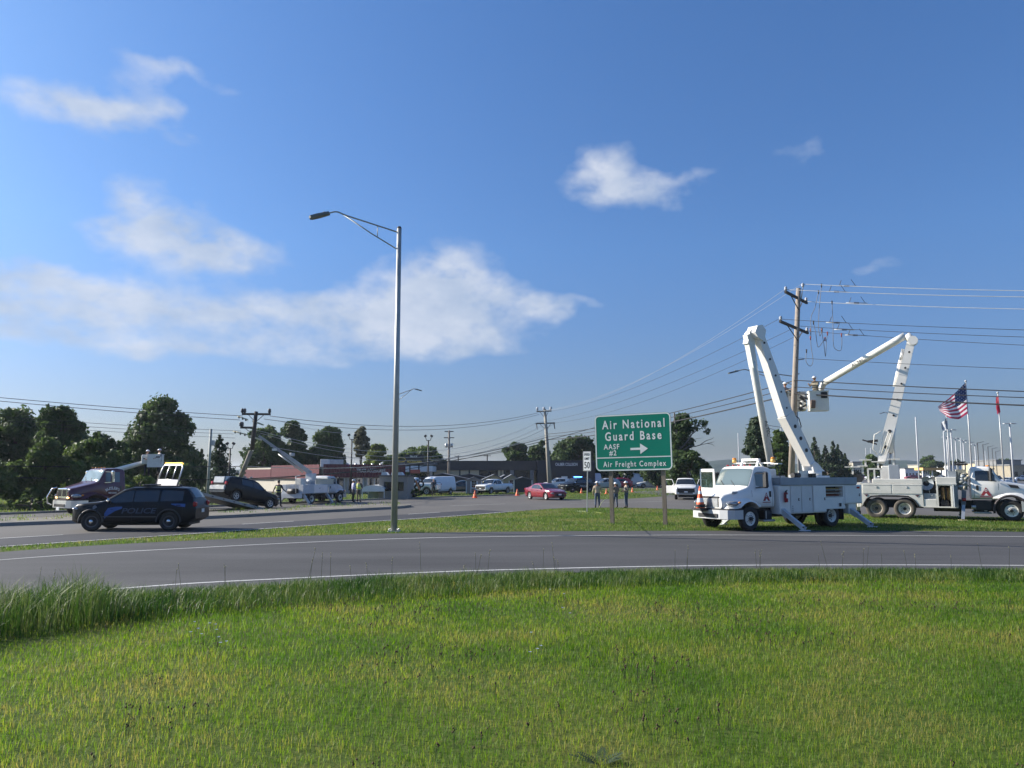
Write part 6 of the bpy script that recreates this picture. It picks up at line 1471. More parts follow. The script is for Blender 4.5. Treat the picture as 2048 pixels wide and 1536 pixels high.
for (a, b, da, db, dr, r, m_, lb) in (((-300, 766), (486, 832), 44, 60.5, .15, .02, WIREM, 'upper wire of the pair running left from the broken pole top'), ((-300, 772), (480, 840), 44, 60.5, .15, .02, WIREM, 'lower wire of the pair running left from the broken pole top'),
    ((-300, 806), (482, 862), 46, 60.5, .2, .014, WIREM, 'upper thin wire crossing the sky right of the thicket'), ((-300, 815), (468, 868), 46, 60.5, .2, .014, WIREM, 'lower thin wire crossing the sky right of the thicket'), ((-300, 824), (470, 876), 46, 60.5, .15, .012, WIREM, 'third thin wire crossing the sky right of the thicket'),
    ((540, 832), (1075, 826), 60.5, 95, 1.2, .022, WIREM, 'upper long wire from the broken pole to the middle pole'), ((528, 838), (1078, 829), 60.5, 95, 1.35, .02, WIREM, 'second long wire from the broken pole to the middle pole'),
    ((512, 860), (1074, 846), 60.5, 95, 2.6, .018, WIREL, 'sagging pale wire from the broken pole lower arm'), ((520, 866), (1092, 848), 60.5, 95, 2.9, .018, WIREL, 'second sagging pale wire from the broken pole lower arm'), ((505, 872), (1108, 848), 60.5, 95, 3.1, .016, WIREM, 'lowest sagging wire between the broken and middle poles'),
    ((540, 893), (1095, 862), 60.5, 95, 2.2, .016, WIREL, 'pale wire crossing the dark trees to the middle pole'), ((560, 842), (700, 866), 62, 112, .3, .016, WIREL, 'short pale wire in front of the two domed trees'),
    ((-300, 925), (478, 932.5), 46, 60.5, .15, .026, WIREM, 'black cable crossing the thicket above the tow truck'), ((-300, 945), (478, 959), 46, 60.5, .15, .03, WIREM, 'lower black cable crossing the thicket behind the tow truck'),
    ((480, 932), (1096, 869), 60.5, 94, 1.5, .026, mat('cable_pale', (.40, .40, .38), .5), 'pale cable sloping up past the red shop to the middle pole'), ((478, 958), (1096, 874), 60.5, 94, .9, .034, WIREM, 'thick black cable sloping up in front of the shops'), ((478, 961), (1096, 886), 60.5, 94, .6, .026, WIREM, 'lower black cable sloping up in front of the shops'), ((792, 942), (1190, 855), 78, 84, .3, .03, WIREM, 'steep black cable rising behind the green sign')):
    W(a, b, da, db, dr, r, m_, lb, gl)
# grey service pole, flood lamps and the tall shop sign
D = 62; c = P(418, 858, D); sp2 = empty('service_pole', (P(416, 962, D).x, D, 0), 0, 'plain grey pole with a small box near its top, above the wrecked car', 'utility pole', 'utility poles'); MB().tube([(0, 0, 0), (.06, 0, c.z)], [.11, .10], 9).build('pole', mat('pole_grey', (.36, .38, .34), .7), sp2); MB().box((.25, 0, P(424, 886, D).z), (.28, .25, .42), 0, None, .03).build('meter_box', STEEL, sp2)
def flood(px, ytop, D, lb, hw_=.32, dark=True):
    c = P(px, ytop, D); root = empty('flood_light', (c.x, D, 0), 0, lb, 'lamp post', 'flood lights on the shop lots'); m_ = BLACKP if dark else GALV
    MB().tube([(0, 0, 0), (0, 0, c.z - .5)], [.11, .08], 8).build('pole', m_, root)
    MB().tube([(-hw_, 0, c.z - .15), (-hw_ * .7, 0, c.z - .5), (hw_ * .7, 0, c.z - .5), (hw_, 0, c.z - .15)], .04, 6).build('bracket', m_, root)
    for s in (-1, 1): MB().box((s * hw_ * 1.1, 0, c.z), (.30, .28, .24), 0, Matrix.Rotation(s * .5, 3, 'Y'), .04).build('lamp_head', m_, root)
flood(857, 872, 88, 'black twin flood light beside the yellow accessories sign'); flood(704, 870, 88, 'black twin flood light left of the pale thin tree'); flood(461, 887, 80, 'thin twin flood light by the ragged cedar', .3)
D = 90; YEL = mat('sign_yellow', (.62, .48, .10), .5); c = P(829, 920, D); ps = empty('pylon_sign', (c.x, D, 0), 0, 'tall black pylon sign with yellow accessories lettering', 'sign')
for px in (820, 838): x = P(px, 920, D).x - c.x; MB().box2((x - .07, -.07, 0), (x + .07, .07, P(px, 926, D).z)).build('post', BLACKP, ps)
z0, z1 = P(829, 929, D).z, P(829, 909, D).z; bd = MB().box2((-1.1, -.12, z0), (1.1, .12, z1), 0, .02).build('sign_box', mat('sign_black', (.02, .02, .022), .5), ps)
text('sign_lettering', 'ACCESSORIES', .40, YEL, bd, (0, -.125, lerp(z0, z1, .30)), (R(90), 0, 0), sx=.68, bold=.012); text('sign_lettering', 'TRUCK', .30, SWHITE, bd, (-.1, -.125, lerp(z0, z1, .78)), (R(90), 0, 0), sx=.9, bold=.008)
lg = MB(); x = P(802, 918, D).x - c.x; lg.tube([(x + math.cos(t) * .55, -.1, z0 + .55 + math.sin(t) * .26) for t in [k * math.pi / 10 for k in range(21)]], .035, 6); lg.build('sign_oval', YEL, ps)
# flags and lot poles
FP = mat('flagpole_white', (.46, .46, .45), .4, metal=.2)
def flagpole(px, ytop, D, lb):
    c = P(px, ytop, D); root = empty('flagpole', (c.x, D, 0), 0, lb, 'flagpole', 'flagpoles'); MB().tube([(0, 0, 0), (0, 0, c.z)], [.11, .06], 10).build('pole', FP, root); MB().ell((0, 0, c.z + .12), .15, 10, 6).build('finial', FP, root); return root
FD = 106; flagpole(1931.5, 764, FD, 'tallest white flagpole carrying the striped national flag'); flagpole(1995.5, 787, FD, 'white flagpole with the limp red flag'); flagpole(1893.5, 834, 118, 'white flagpole with the small white flag behind the big one')
FR, FW, FB = [leafmat(n_, c_, tuple(q * 1.1 for q in c_), 2, .55) for n_, c_ in (('flag_red', (.36, .03, .05)), ('flag_white', (.66, .64, .64)), ('flag_blue', (.012, .018, .065)))]
topL = [(0, 1931, 765), (.33, 1914, 782), (.66, 1897, 798), (1, 1876, 813)]; botL = [(0, 1936, 826.5), (.33, 1918, 838.5), (.66, 1899, 837), (1, 1880, 822)]
def FPnt(u, v, off=0):
    a = (pw([(p[0], p[1]) for p in topL], u), pw([(p[0], p[2]) for p in topL], u)); b_ = (pw([(p[0], p[1]) for p in botL], u), pw([(p[0], p[2]) for p in botL], u))
    x, y = lerp(a[0], b_[0], v), lerp(a[1], b_[1], v) + math.sin(u * 7) * 1.0 * u
    return P(x, y, FD + math.sin(u * 9 + v * 2.5) * .35 * (u + .15) - .02 - off)
fo = P(1931, 780, FD); fl_ = empty('flag', fo, 0, 'large red and white striped flag with blue starred corner, blowing left', 'flag')
for k in range(13):
    A, B = [], []
    for i in range(15):
        u = i / 14; A.append(FPnt(u, k / 13) - fo); B.append(FPnt(u, (k + 1) / 13) - fo)
    if k < 7: cut = 6; MB().strip(A[cut:], B[cut:], 0, True).build('stripe', FW if k % 2 else FR, fl_)
    else: MB().strip(A, B, 0, True).build('stripe', FW if k % 2 else FR, fl_)
mb = MB()
for i in range(6):
    for k in range(7): mb.add([FPnt(u, v) - fo for u, v in ((i / 14, k / 13), ((i + 1) / 14, k / 13), ((i + 1) / 14, (k + 1) / 13), (i / 14, (k + 1) / 13))], [(0, 1, 2, 3)])
can = mb.build('canton', FB, fl_)
for i in range(6):
    for k in range(5):
        u, v = (i + .5) / 6 * .428, (k + .5) / 5 * .538; c = FPnt(u, v, .05) - fo; s_ = .085
        pts = [c + Vector((math.sin(R(36 * j)) * s_ * (1 if j % 2 == 0 else .45), 0, math.cos(R(36 * j)) * s_ * (1 if j % 2 == 0 else .45))) for j in range(10)]
        MB().poly(pts).build('star', FW, can)
def limp(pts0, pts1, D, m_, lb, n=8):
    o0 = P(*pts0[0], D); A = [P(x, y, D + .12 * math.sin(i * 2.2)) - o0 for i, (x, y) in enumerate(pts0)]; B = [P(x, y, D + .3 * math.sin(i * 1.7 + 1)) - o0 for i, (x, y) in enumerate(pts1)]
    mb = MB(); n = len(A)
    rows = [[a.lerp(b, t) + Vector((0, .25 * math.sin(t * 9 + i), 0)) for t in [k / 7 for k in range(8)]] for i, (a, b) in enumerate(zip(A, B))]
    vs_ = [p for r in rows for p in r]; mb.add(vs_, [(i * 8 + k, i * 8 + k + 1, (i + 1) * 8 + k + 1, (i + 1) * 8 + k) for i in range(n - 1) for k in range(7)], 0, True)
    o = mb.build('flag', m_, None, o0); tag(o, lb, 'flag', 'limp flags'); return o
limp([(1996.5, 789), (1998, 800), (1999, 812), (2000, 824)], [(1993.5, 795), (1992.5, 806), (1992, 818), (1993.5, 829)], FD - .1, FR, 'limp red flag hanging on the right flagpole')
limp([(1893.5, 836), (1895, 846), (1896, 856)], [(1883, 846), (1882, 855), (1884, 863)], 117.9, mat('flag_pale', (.50, .51, .52), .7, var=.2), 'small limp white flag behind the big striped one')
lotp = [(1887, 863, 0, 'l'), (1893, 874, 0, 't'), (1901.5, 860, 0, 't'), (1910.5, 877, 0, 't'), (1920.5, 876, 0, 'p'), (1926, 881.5, 0, 't'), (1939, 885, 0, 't'), (1949.5, 889, 0, 't'), (2019, 847.5, 0, 't'), (1831, 834, 0, 'p'), (1731, 896, 0, 'p'), (1741, 896, 0, 'p'), (1476, 866, 0, 'p'), (1970, 902, 0, 'p'), (1954.5, 885.5, 1, 'a'), (1965.5, 889, 1, 'a'), (1975.5, 893.5, 1, 'a'), (1984, 897, 1, 'a'), (1991, 903, 1, 'a')]
for i, (px, y, dark, kd) in enumerate(lotp):
    D = 6.7 * F / (947 - y); c = P(px, y, D); m_ = mat('lot_pole_dark', (.05, .055, .06), .5) if dark else mat('lot_pole_white', (.48, .49, .50), .45)
    lb = ('dark lot light with a single arm, ' if dark else 'white dealer lot light pole, ') + ['leftmost beside the small white flag', 'short one left of the white flagpole', 'with a tilted head right of the white flagpole', 'fourth from the left of the row', 'plain thin one in the row', 'sixth of the row left of the tall flagpole', 'just left of the tall flagpole foot', 'just right of the tall flagpole foot', 'nearest and tallest at the right edge', 'lone plain pole between boom and flags', 'left of the twin poles by the boom foot', 'right of the twin poles by the boom foot', 'lone thin pole left of the hanging boom', 'tiny one among the dark lamps', 'first of the dark row', 'second of the dark row', 'third of the dark row', 'fourth of the dark row', 'last of the dark row'][i]
    root = empty('lot_light', (c.x, D, 0), 0, lb, 'lamp post', 'lot lights on the dealer lot'); MB().tube([(0, 0, 0), (0, 0, c.z)], [.12, .09] if kd != 'p' else [.09, .07], 8).build('pole', m_, root)
    if kd == 't': hd = MB(); hd.box((-.45, 0, c.z + .03), (.75, .45, .10), 0, Matrix.Rotation(-.08, 3, 'Y'), .03); hd.box((.45, 0, c.z + .03), (.75, .45, .10), 0, Matrix.Rotation(.08, 3, 'Y'), .03); hd.build_each('lamp_head', m_, root)
    if kd == 'l': MB().box((.6, 0, c.z + .02), (1.1, .4, .1), 0, None, .03).build('lamp_head', m_, root)
    if kd == 'a': MB().beam((0, 0, c.z), (.75, 0, c.z + .05), .08, .08).build('arm', m_, root); MB().box((1.05, 0, c.z + .18), (.7, .3, .08), 0, Matrix.Rotation(-.25, 3, 'Y'), .02).build('lamp_head', m_, root)
# cones
CG = 'traffic cones'
cone0 = empty('traffic_cone', G(950, 996), 0, 'orange cone standing in front of the small grey shed', 'traffic cone', CG); cone_mesh(.76, .27).build('cone_body', [ORANGE, mat('cone_band', (.80, .26, .12), .5), ORANGE], cone0)
for px, py, lb in ((1034.5, 991.5, 'orange cone standing right of the white pickup'), (1213, 988, 'orange cone right behind the left worker by the sign'), (1265, 984.5, 'orange cone on the far grass between the sign posts'), (1315, 980.5, 'orange cone on the far grass near the right sign post'), (1349, 979.5, 'orange cone on the far grass right of the sign'), (1163, 986.5, 'fallen small orange cone on the grass beside the dark police SUV')):
    dup(cone0, G(px, py), 0, lb, CG, .78 if px > 1100 else .92)
# ------------------------------------------------------------------ shops and sheds beyond the road
REDM = mat('red_fascia', (.145, .026, .036), .55, var=.12, scale=1.5); CREAM = mat('cream_wall', (.40, .37, .30), .7, var=.1); DKGL = glassmat('shop_glass', (.015, .018, .022), .06)
ROOFG = mat('grey_roof', (.20, .20, .20), .8, var=.15); BRN = mat('brown_fascia', (.060, .050, .048), .7, var=.12); DKB = mat('dark_blue_wall', (.012, .016, .028), .5, var=.2); TAN = mat('tan_panel', (.58, .46, .28), .7, var=.08)
SHW = mat('shop_white', (.70, .71, .70), .6, var=.06)
def v2(p): return Vector((p[0], p[1], 0))
c0 = P(644, 947, 88); C0 = Vector((c0.x, 88, 0)); dl = Vector((-.6, .8, 0)); dr_ = Vector((.8, .6, 0)); nl = Vector((-.8, -.6, 0)); nr = Vector((.6, -.8, 0))
shop = empty('red_shop', C0, 0, 'low shop with ribbed red fascia and truck accessories sign', 'building')
LL, LR = 26.0, 10.5
mb = MB(); A_, B_, C_, D_ = Vector((0, 0, 0)), dl * LL, dl * LL + dr_ * LR, dr_ * LR
mb.add([A_, B_, C_, D_] + [p + Vector((0, 0, 3.05)) for p in (A_, B_, C_, D_)], [(0, 1, 5, 4), (1, 2, 6, 5), (2, 3, 7, 6), (3, 0, 4, 7)], 0); mb.add([p + Vector((0, 0, 3.05)) for p in (A_, B_, C_, D_)], [(0, 1, 2, 3)], 1)
mb.build('wall', [CREAM, ROOFG], shop)
def ribbed(a, b, n, z0, z1, name, m_, rib=.34, out=.35):
    d = (b - a); L = d.length; k = int(L / rib); F_, T_ = [], []
    for i in range(k + 1):
        for q in (0, .35, .5, .85):
            t = min(1, (i + q) / k); off = out + (.05 if q in (.35, .5) else 0)
            F_.append(a + d * t + n * off + Vector((0, 0, z0)))
    T_ = [p + Vector((0, 0, z1 - z0)) for p in F_]
    mb = MB(); mb.strip(F_, T_); mb.strip(T_, [p - n * (.3) for p in T_]); mb.strip(F_, [p - n * .3 for p in F_])
    return mb.build(name, m_, shop, fix=False)
ribbed(dl * (-.0), dl * 15.5, nl, 1.72, 3.32, 'fascia', REDM); ribbed(dl * 15.5, dl * LL, nl, 1.62, 2.85, 'fascia', REDM); ribbed(dr_ * .0, dr_ * LR, nr, 1.85, 3.36, 'fascia', mat('red_fascia_shaded', (.125, .022, .032), .55, var=.12))  # front run uses a darker copy of the red, its shade painted in
for k in range(4):
    a = dr_ * (.8 + k * 2.4) + nr * .02; b = a + dr_ * 1.9
    w = MB(); w.add([a + Vector((0, 0, .35)), b + Vector((0, 0, .35)), b + Vector((0, 0, 1.75)), a + Vector((0, 0, 1.75))], [(0, 1, 2, 3)]); wo_ = w.build('window', DKGL, shop)
    f = MB()
    for q in (a, a.lerp(b, .5), b): f.box(q + nr * .03 + Vector((0, 0, 1.05)), (.08, .08, 1.45))
    f.build_each('window_frame', SHW, wo_)
ang_r = math.atan2(.6, .8)
text('shop_lettering', 'TRUCK ACCESSORIES', .62, mat('shop_letters', (.60, .57, .55), .5), shop, dr_ * 5.9 + nr * .46 + Vector((0, 0, 2.62)), (R(90), 0, ang_r), ext=.03, sx=.62, bold=.012)
MB().box(dr_ * 2.5 + dl * 3 + Vector((0, 0, 3.5)), (2.2, 1.6, .9), 0, Matrix.Rotation(ang_r, 3, 'Z'), .03).build('roof_unit', STEEL, shop); MB().box(dr_ * 1.2 + dl * 2 + Vector((0, 0, 3.5)), (.9, .9, .9), 0, None, .03).build('roof_unit', SHW, shop)
for k in range(5): MB().cyl(dr_ * (4 + k * 1.1) + dl * 2 + Vector((0, 0, 3.05)), dr_ * (4 + k * 1.1) + dl * 2 + Vector((0, 0, 3.5)), .12, .16, 8).build('roof_vent', STEEL, shop)
# small site office, carport
def box_hut(name, label, px, py, ang, w, d, h, wallm, roofm, cat='shed', group=None):
    p = G(px, py); root = empty(name, p, R(ang), label, cat, group)
    MB().box2((-w / 2, 0, 0), (w / 2, d, h)).build('wall', wallm, root); MB().box2((-w / 2 - .1, -.12, h), (w / 2 + .1, d + .1, h + .10), 0, .02).build('roof', roofm, root); return root
hut = box_hut('site_office', 'grey-beige site office hut with dark window beside the tall street lamp', 786, 998.5, -4, 2.6, 3.0, 2.05, mat('hut_beige', (.27, .25, .22), .7, var=.08), mat('hut_roof', (.05, .05, .055), .7))
wn_ = MB().box2((-.85, -.02, .75), (-.05, .02, 1.55)).build('window', DKGL, hut); wn_ = MB().box2((.25, -.02, .75), (.95, .02, 1.55)).build('window', DKGL, hut)
for x in (-.9, .0, .5): MB().prism([(x - .3, 2.15), (x + .3, 2.15), (x + .1, 2.42), (x - .25, 2.40)], .3, 1.2, 'y').build('roof_tarp', SHW, hut)
p = G(746, 999); cp_ = empty('carport', p, 0, 'small white canopy carport left of the site office', 'carport')
A, B = [], []
for k in range(9): t = math.pi * k / 8; x = -math.cos(t) * 1.0; A.append((x, 0, .95 + math.sin(t) * .32)); B.append((x, 3.0, .95 + math.sin(t) * .32))
mb = MB(); mb.strip(A, B, 0, True); mb.poly([(a[0], .02, a[2]) for a in A]); mb.strip([(-1, 0, .78), (-1, 3, .78)], [(-1, 0, .95), (-1, 3, .95)]); mb.box2((-1.0, -.02, .70), (1.0, .02, .97)); mb.build('canopy', SHW, cp_)
for x in (-.98, .98):
    for y in (.05, 2.9): MB().box2((x - .03, y - .03, 0), (x + .03, y + .03, .96)).build('post', SHW, cp_)
MB().box2((-.95, 2.9, 0), (.95, 2.95, .9)).build('back_panel', GREYP, cp_)
# white canopy station
D = 122; a = P(792, 935, D); st = empty('station_canopy', (P(830, 935, D).x, D, 0), 0, 'white flat station canopy behind the yellow accessories sign', 'building')
z = lambda y: P(830, y, D).z
MB().box2((-3.3, -2, z(930)), (3.2, 6, z(925)), 0).build('roof_band', ROOFG, st); MB().box2((-3.4, -2.1, z(944)), (3.0, 6, z(932)), 0, .1).build('canopy', SHW, st)
for x in (-2.8, 2.5): MB().box2((x - .2, 0, 0), (x + .2, .4, z(940))).build('column', SHW, st)
# brown-roofed long shop and black collision shop
D = 126; x0, x1, x2 = P(868, 940, D).x, P(1073, 940, D).x, P(1190, 940, D).x
lg = empty('brown_shop', ((x0 + x1) / 2, D, 0), 0, 'long low shop with dark brown fascia and tan lit panels', 'building'); w = x1 - x0
z = lambda y: P(960, y, D).z
MB().box2((-w / 2, -.1, z(940.5)), (w / 2, 10, z(921.5))).build('fascia', BRN, lg); MB().box2((-w / 2 + .2, .3, 0), (w / 2 - .2, 10, z(940.5))).build('wall', DKB, lg)
for (a, b) in ((868, 893), (897, 918), (921, 937), (940, 958), (996, 1001), (1003, 1007)): MB().box2((P(a, 940, D).x - lg.location.x, .05, 1.0), (P(b, 940, D).x - lg.location.x, .32, z(940.5))).build('panel', TAN, lg)
for (a, b) in ((960, 978), (980, 994), (1010, 1028), (1030, 1050), (1052, 1070)): MB().box2((P(a, 940, D).x - lg.location.x, .2, .8), (P(b, 940, D).x - lg.location.x, .31, z(941))).build('window', DKGL, lg)
for px in (1024, 1064): MB().box2((P(px, 940, D).x - lg.location.x - .3, -.1, 0), (P(px, 940, D).x - lg.location.x + .3, .3, z(940.5))).build('column', mat('column_grey', (.2, .2, .2), .7), lg)
cl_ = empty('collision_shop', ((x1 + x2) / 2, D, 0), 0, 'black collision repair shop with white lettering beyond the police car', 'building'); w = x2 - x1 - .2
MB().box2((-w / 2, -1.0, 0), (w / 2, 10, z(921))).build('wall', DKB, cl_)
xl = P(1133, 929, D - 1.05); text('shop_lettering', 'CALIBER COLLISION', .66, SHW, cl_, (xl.x - cl_.location.x, -1.02, P(1133, 929, D - 1).z), (R(90), 0, 0), ext=.02, sx=.60, bold=.012)
for (a, b) in ((1078, 1092), (1096, 1112), (1150, 1168)): MB().box2((P(a, 950, D).x - cl_.location.x, -1.03, 0.1), (P(b, 950, D).x - cl_.location.x, -1.01, 2.4)).build('bay_door', BLACKP, cl_)
MB().box2((P(1122, 950, D).x - cl_.location.x, -1.06, 1.35), (P(1134, 950, D).x - cl_.location.x, -1.02, 1.85)).build('notice_board', SHW, cl_)
# storage sheds for sale
SG = 'storage sheds in a row'
def shed(label, px, py, ang, w, d, h, rise, wallm, roofm, door='left', trimm=None):
    p = G(px, py); root = empty('storage_shed', p, R(ang), label, 'shed', SG); trimm = trimm or SHW
    mb = MB(); mb.prism([(-w / 2, 0), (w / 2, 0), (w / 2, h), (0, h + rise), (-w / 2, h)], 0, d, 'y'); mb.build('wall', wallm, root)
    for s in (1, -1):
        r = MB(); e = .16; sl_ = rise / (w / 2)
        r.prism([(0, h + rise + .02), (s * (w / 2 + e), h - sl_ * e + .02), (s * (w / 2 + e), h - sl_ * e + .10), (0, h + rise + .10)], -.18, d + .18, 'y'); r.build('roof_slope', roofm, root)
    for x in (-w / 2 + .05, w / 2 - .05): MB().box2((x - .06, -.03, 0), (x + .06, .02, h)).build('corner_board', trimm, root)
    if door != 'none':
        dr2 = MB().box2((-.42, -.04, .05), (.42, .01, h - .05)).build('door', trimm, root)
        MB().box2((-.30, -.06, .15), (.30, -.04, h * .42)).build('door_panel', wallm, dr2)
        for i in range(2):
            for k in range(3): MB().box2((-.27 + i * .28, -.055, h * .50 + k * .26), (-.01 + i * .28, -.043, h * .50 + .22 + k * .26)).build('pane', DKGL, dr2)
    return root
SHG = mat('shed_grey', (.30, .27, .25), .75, var=.08, stretch=(8, 8, .6)); SHR = mat('shed_roof', (.15, .16, .18), .8, var=.15); SHD = mat('shed_dark', (.035, .04, .05), .7, var=.1); SHT = mat('shed_tan', (.34, .30, .20), .7, var=.1)
shed('small grey-sided shed with white door and dark roof behind the left cone', 948, 987.6, 3, 1.85, 2.6, 1.45, .38, SHG, SHR)
shed('dark shed behind the white pickup cab', 988, 984, 4, 2.6, 3.2, 1.55, .55, SHT, SHR, 'none'); shed('narrow dark-roofed shed right of the tan one', 1010, 983, 4, 2.2, 3.2, 1.5, .55, SHD, SHR)
shed('barn-style shed with tan front behind the right cone', 1024, 984.5, 3, 2.4, 3.2, 1.45, .65, SHT, SHR); shed('dark open shed at the right end of the shed row', 1046, 985, 2, 2.3, 3.0, 1.5, .3, SHD, SHR, 'none')
shed('long dark-roofed shed behind the delivery van', 885, 983, 2, 7.2, 5.0, 1.5, .75, SHD, SHR, 'none'); shed('long slate-roofed shed behind the small grey one', 938, 981.5, 2, 6.0, 5.0, 1.6, .6, SHD, SHR, 'none')
# tyre display, ramp and shrub by the shops
p = G(830, 992); ds_ = empty('display_stand', p, 0, 'display stand with red sign and orange ramp by the shops', 'display'); zt = P(830, 943, p.y).z
for x in (-.4, .4): MB().box2((x - .04, -.04, 0), (x + .04, .04, zt)).build('post', BLACKP, ds_)
MB().box((0, -.06, zt), (1.0, .06, .38)).build('sign_board', mat('faded_red', (.42, .10, .08), .6, var=.15), ds_); MB().beam((.1, -.3, 1.6), (.75, -.4, .05), .35, .10).build('ramp', mat('rusty_orange', (.42, .16, .06), .6), ds_)
for k in range(4): MB().lathe([(.2, -.1), (.33, -.1), (.36, 0), (.33, .1), (.2, .1)], (-.5 + .35 * k, .3, .9 + .3 * (k % 2)), 16, 0).build('tyre', RUBBER, ds_)
tree_px('shrub', 'low dark shrub beside the site office', 812, 846, 976, 72, LEAF_M, 71, nblob=12, nleaf=90, trunk=.0, group='shrubs by the shops', size=.12)
# pale debris heap behind the wreck
p = G(470, 985); hp_ = empty('debris_heap', p, 0, 'pale heap of cut branches and scrap left of the red shop', 'debris'); rr = random.Random(31)
mb = MB()
for k in range(120): r_ = rr.random(); x = rr.uniform(-2.2, 2.2); mb.box((x, rr.uniform(-1, 1), rr.uniform(.1, 1) * 2.6 * (1 - (abs(x) / 2.6) ** 2)), (rr.uniform(.2, .7), .2, rr.uniform(.05, .25)), k % 3, Matrix.Rotation(rr.uniform(-1, 1), 3, 'Y') @ Matrix.Rotation(rr.uniform(-1, 1), 3, 'Z'))
o = mb.build('heap', [mat('pale_scrap', (.45, .46, .45), .7), mat('grey_scrap', (.25, .25, .24), .7), mat('leaf_scrap', (.12, .13, .06), .8)], hp_); o['kind'] = 'stuff'
# far buildings across the dealer lot
FG = 'far buildings beyond the dealer lot'
for (xa, xb, yt, D, m_, lb) in ((1810, 1836, 938, 300, SHW, 'small white building beyond the dealer lot, below the lone pole'), (1842, 1858, 930, 420, CREAM, 'tiny cream building on the hillside'), (1900, 1925, 931, 330, SHW, 'white hangar-like building behind the flagpoles'), (1958, 1975, 927, 340, TAN, 'tan building behind the dark lot lights'), (1992, 2042, 921, 300, ROOFG, 'grey-brown warehouse at the right edge'), (2020, 2100, 931, 240, mat('lumber_tan', (.30, .26, .19), .8, var=.2), 'stack-like tan warehouse at the right picture edge'), (1706, 1722, 925, 260, CREAM, 'pale building behind the rear of the line truck')):
    a, b = P(xa, yt, D), P(xb, yt, D); root = empty('far_building', ((a.x + b.x) / 2, D, 0), 0, lb, 'building', FG); w = b.x - a.x
    MB().box2((-w / 2, 0, 0), (w / 2, 14, a.z)).build('wall', m_, root); MB().box2((-w / 2 - .3, -.3, a.z), (w / 2 + .3, 14.3, a.z + .35)).build('roof', ROOFG, root)
    for k in range(4): x = lerp(-w * .38, w * .38, k / 3); MB().box2((x - w * .06, -.04, a.z * .3), (x + w * .06, -.01, a.z * .6)).build('window', DKGL, root)
D = 110; a, b = P(1843, 938, D), P(1886, 938, D); ac = empty('canopy_frame', ((a.x + b.x) / 2, D, 0), 0, 'long orange-topped canopy above the line truck deck', 'canopy'); w = b.x - a.x
MB().box2((-w / 2, -.4, a.z - .18), (w / 2, 2, a.z + .18)).build('canopy', mat('canopy_orange', (.65, .38, .14), .6), ac)
for x in (-w / 2 + .2, 0, w / 2 - .2): MB().box2((x - .08, 0, 0), (x + .08, .16, a.z - .18)).build('post', SHW, ac)
# ------------------------------------------------------------------ people
SKIN = mat('skin', (.42, .24, .16), .6, var=.06); HAIR = mat('dark_hair', (.03, .02, .015), .8); BOOT = mat('boots', (.05, .035, .025), .7); JEAN = mat('jeans', (.06, .085, .14), .85, var=.25, scale=9); DARKP = mat('dark_trousers', (.025, .028, .036), .85, var=.2)
KHAKI = mat('khaki_trousers', (.19, .17, .11), .85, var=.15); HATW = mat('hard_hat_white', (.80, .80, .79), .35)
PEOPLE = []
def person(label, pos, ang, shirt, pants, hat=None, arms=None, legs=None, ht=1.75, vest=None, hair=HAIR, lean=0.0, turn=0.0, sleeves=True, group='workers and responders'):
    PEOPLE.append(dict(label=label, pos=Vector(pos), ang=ang, shirt=shirt, pants=pants, hat=hat, arms=arms or {}, legs=legs or {}, ht=ht, vest=vest, hair=hair, lean=lean, turn=turn, sleeves=sleeves, group=group))
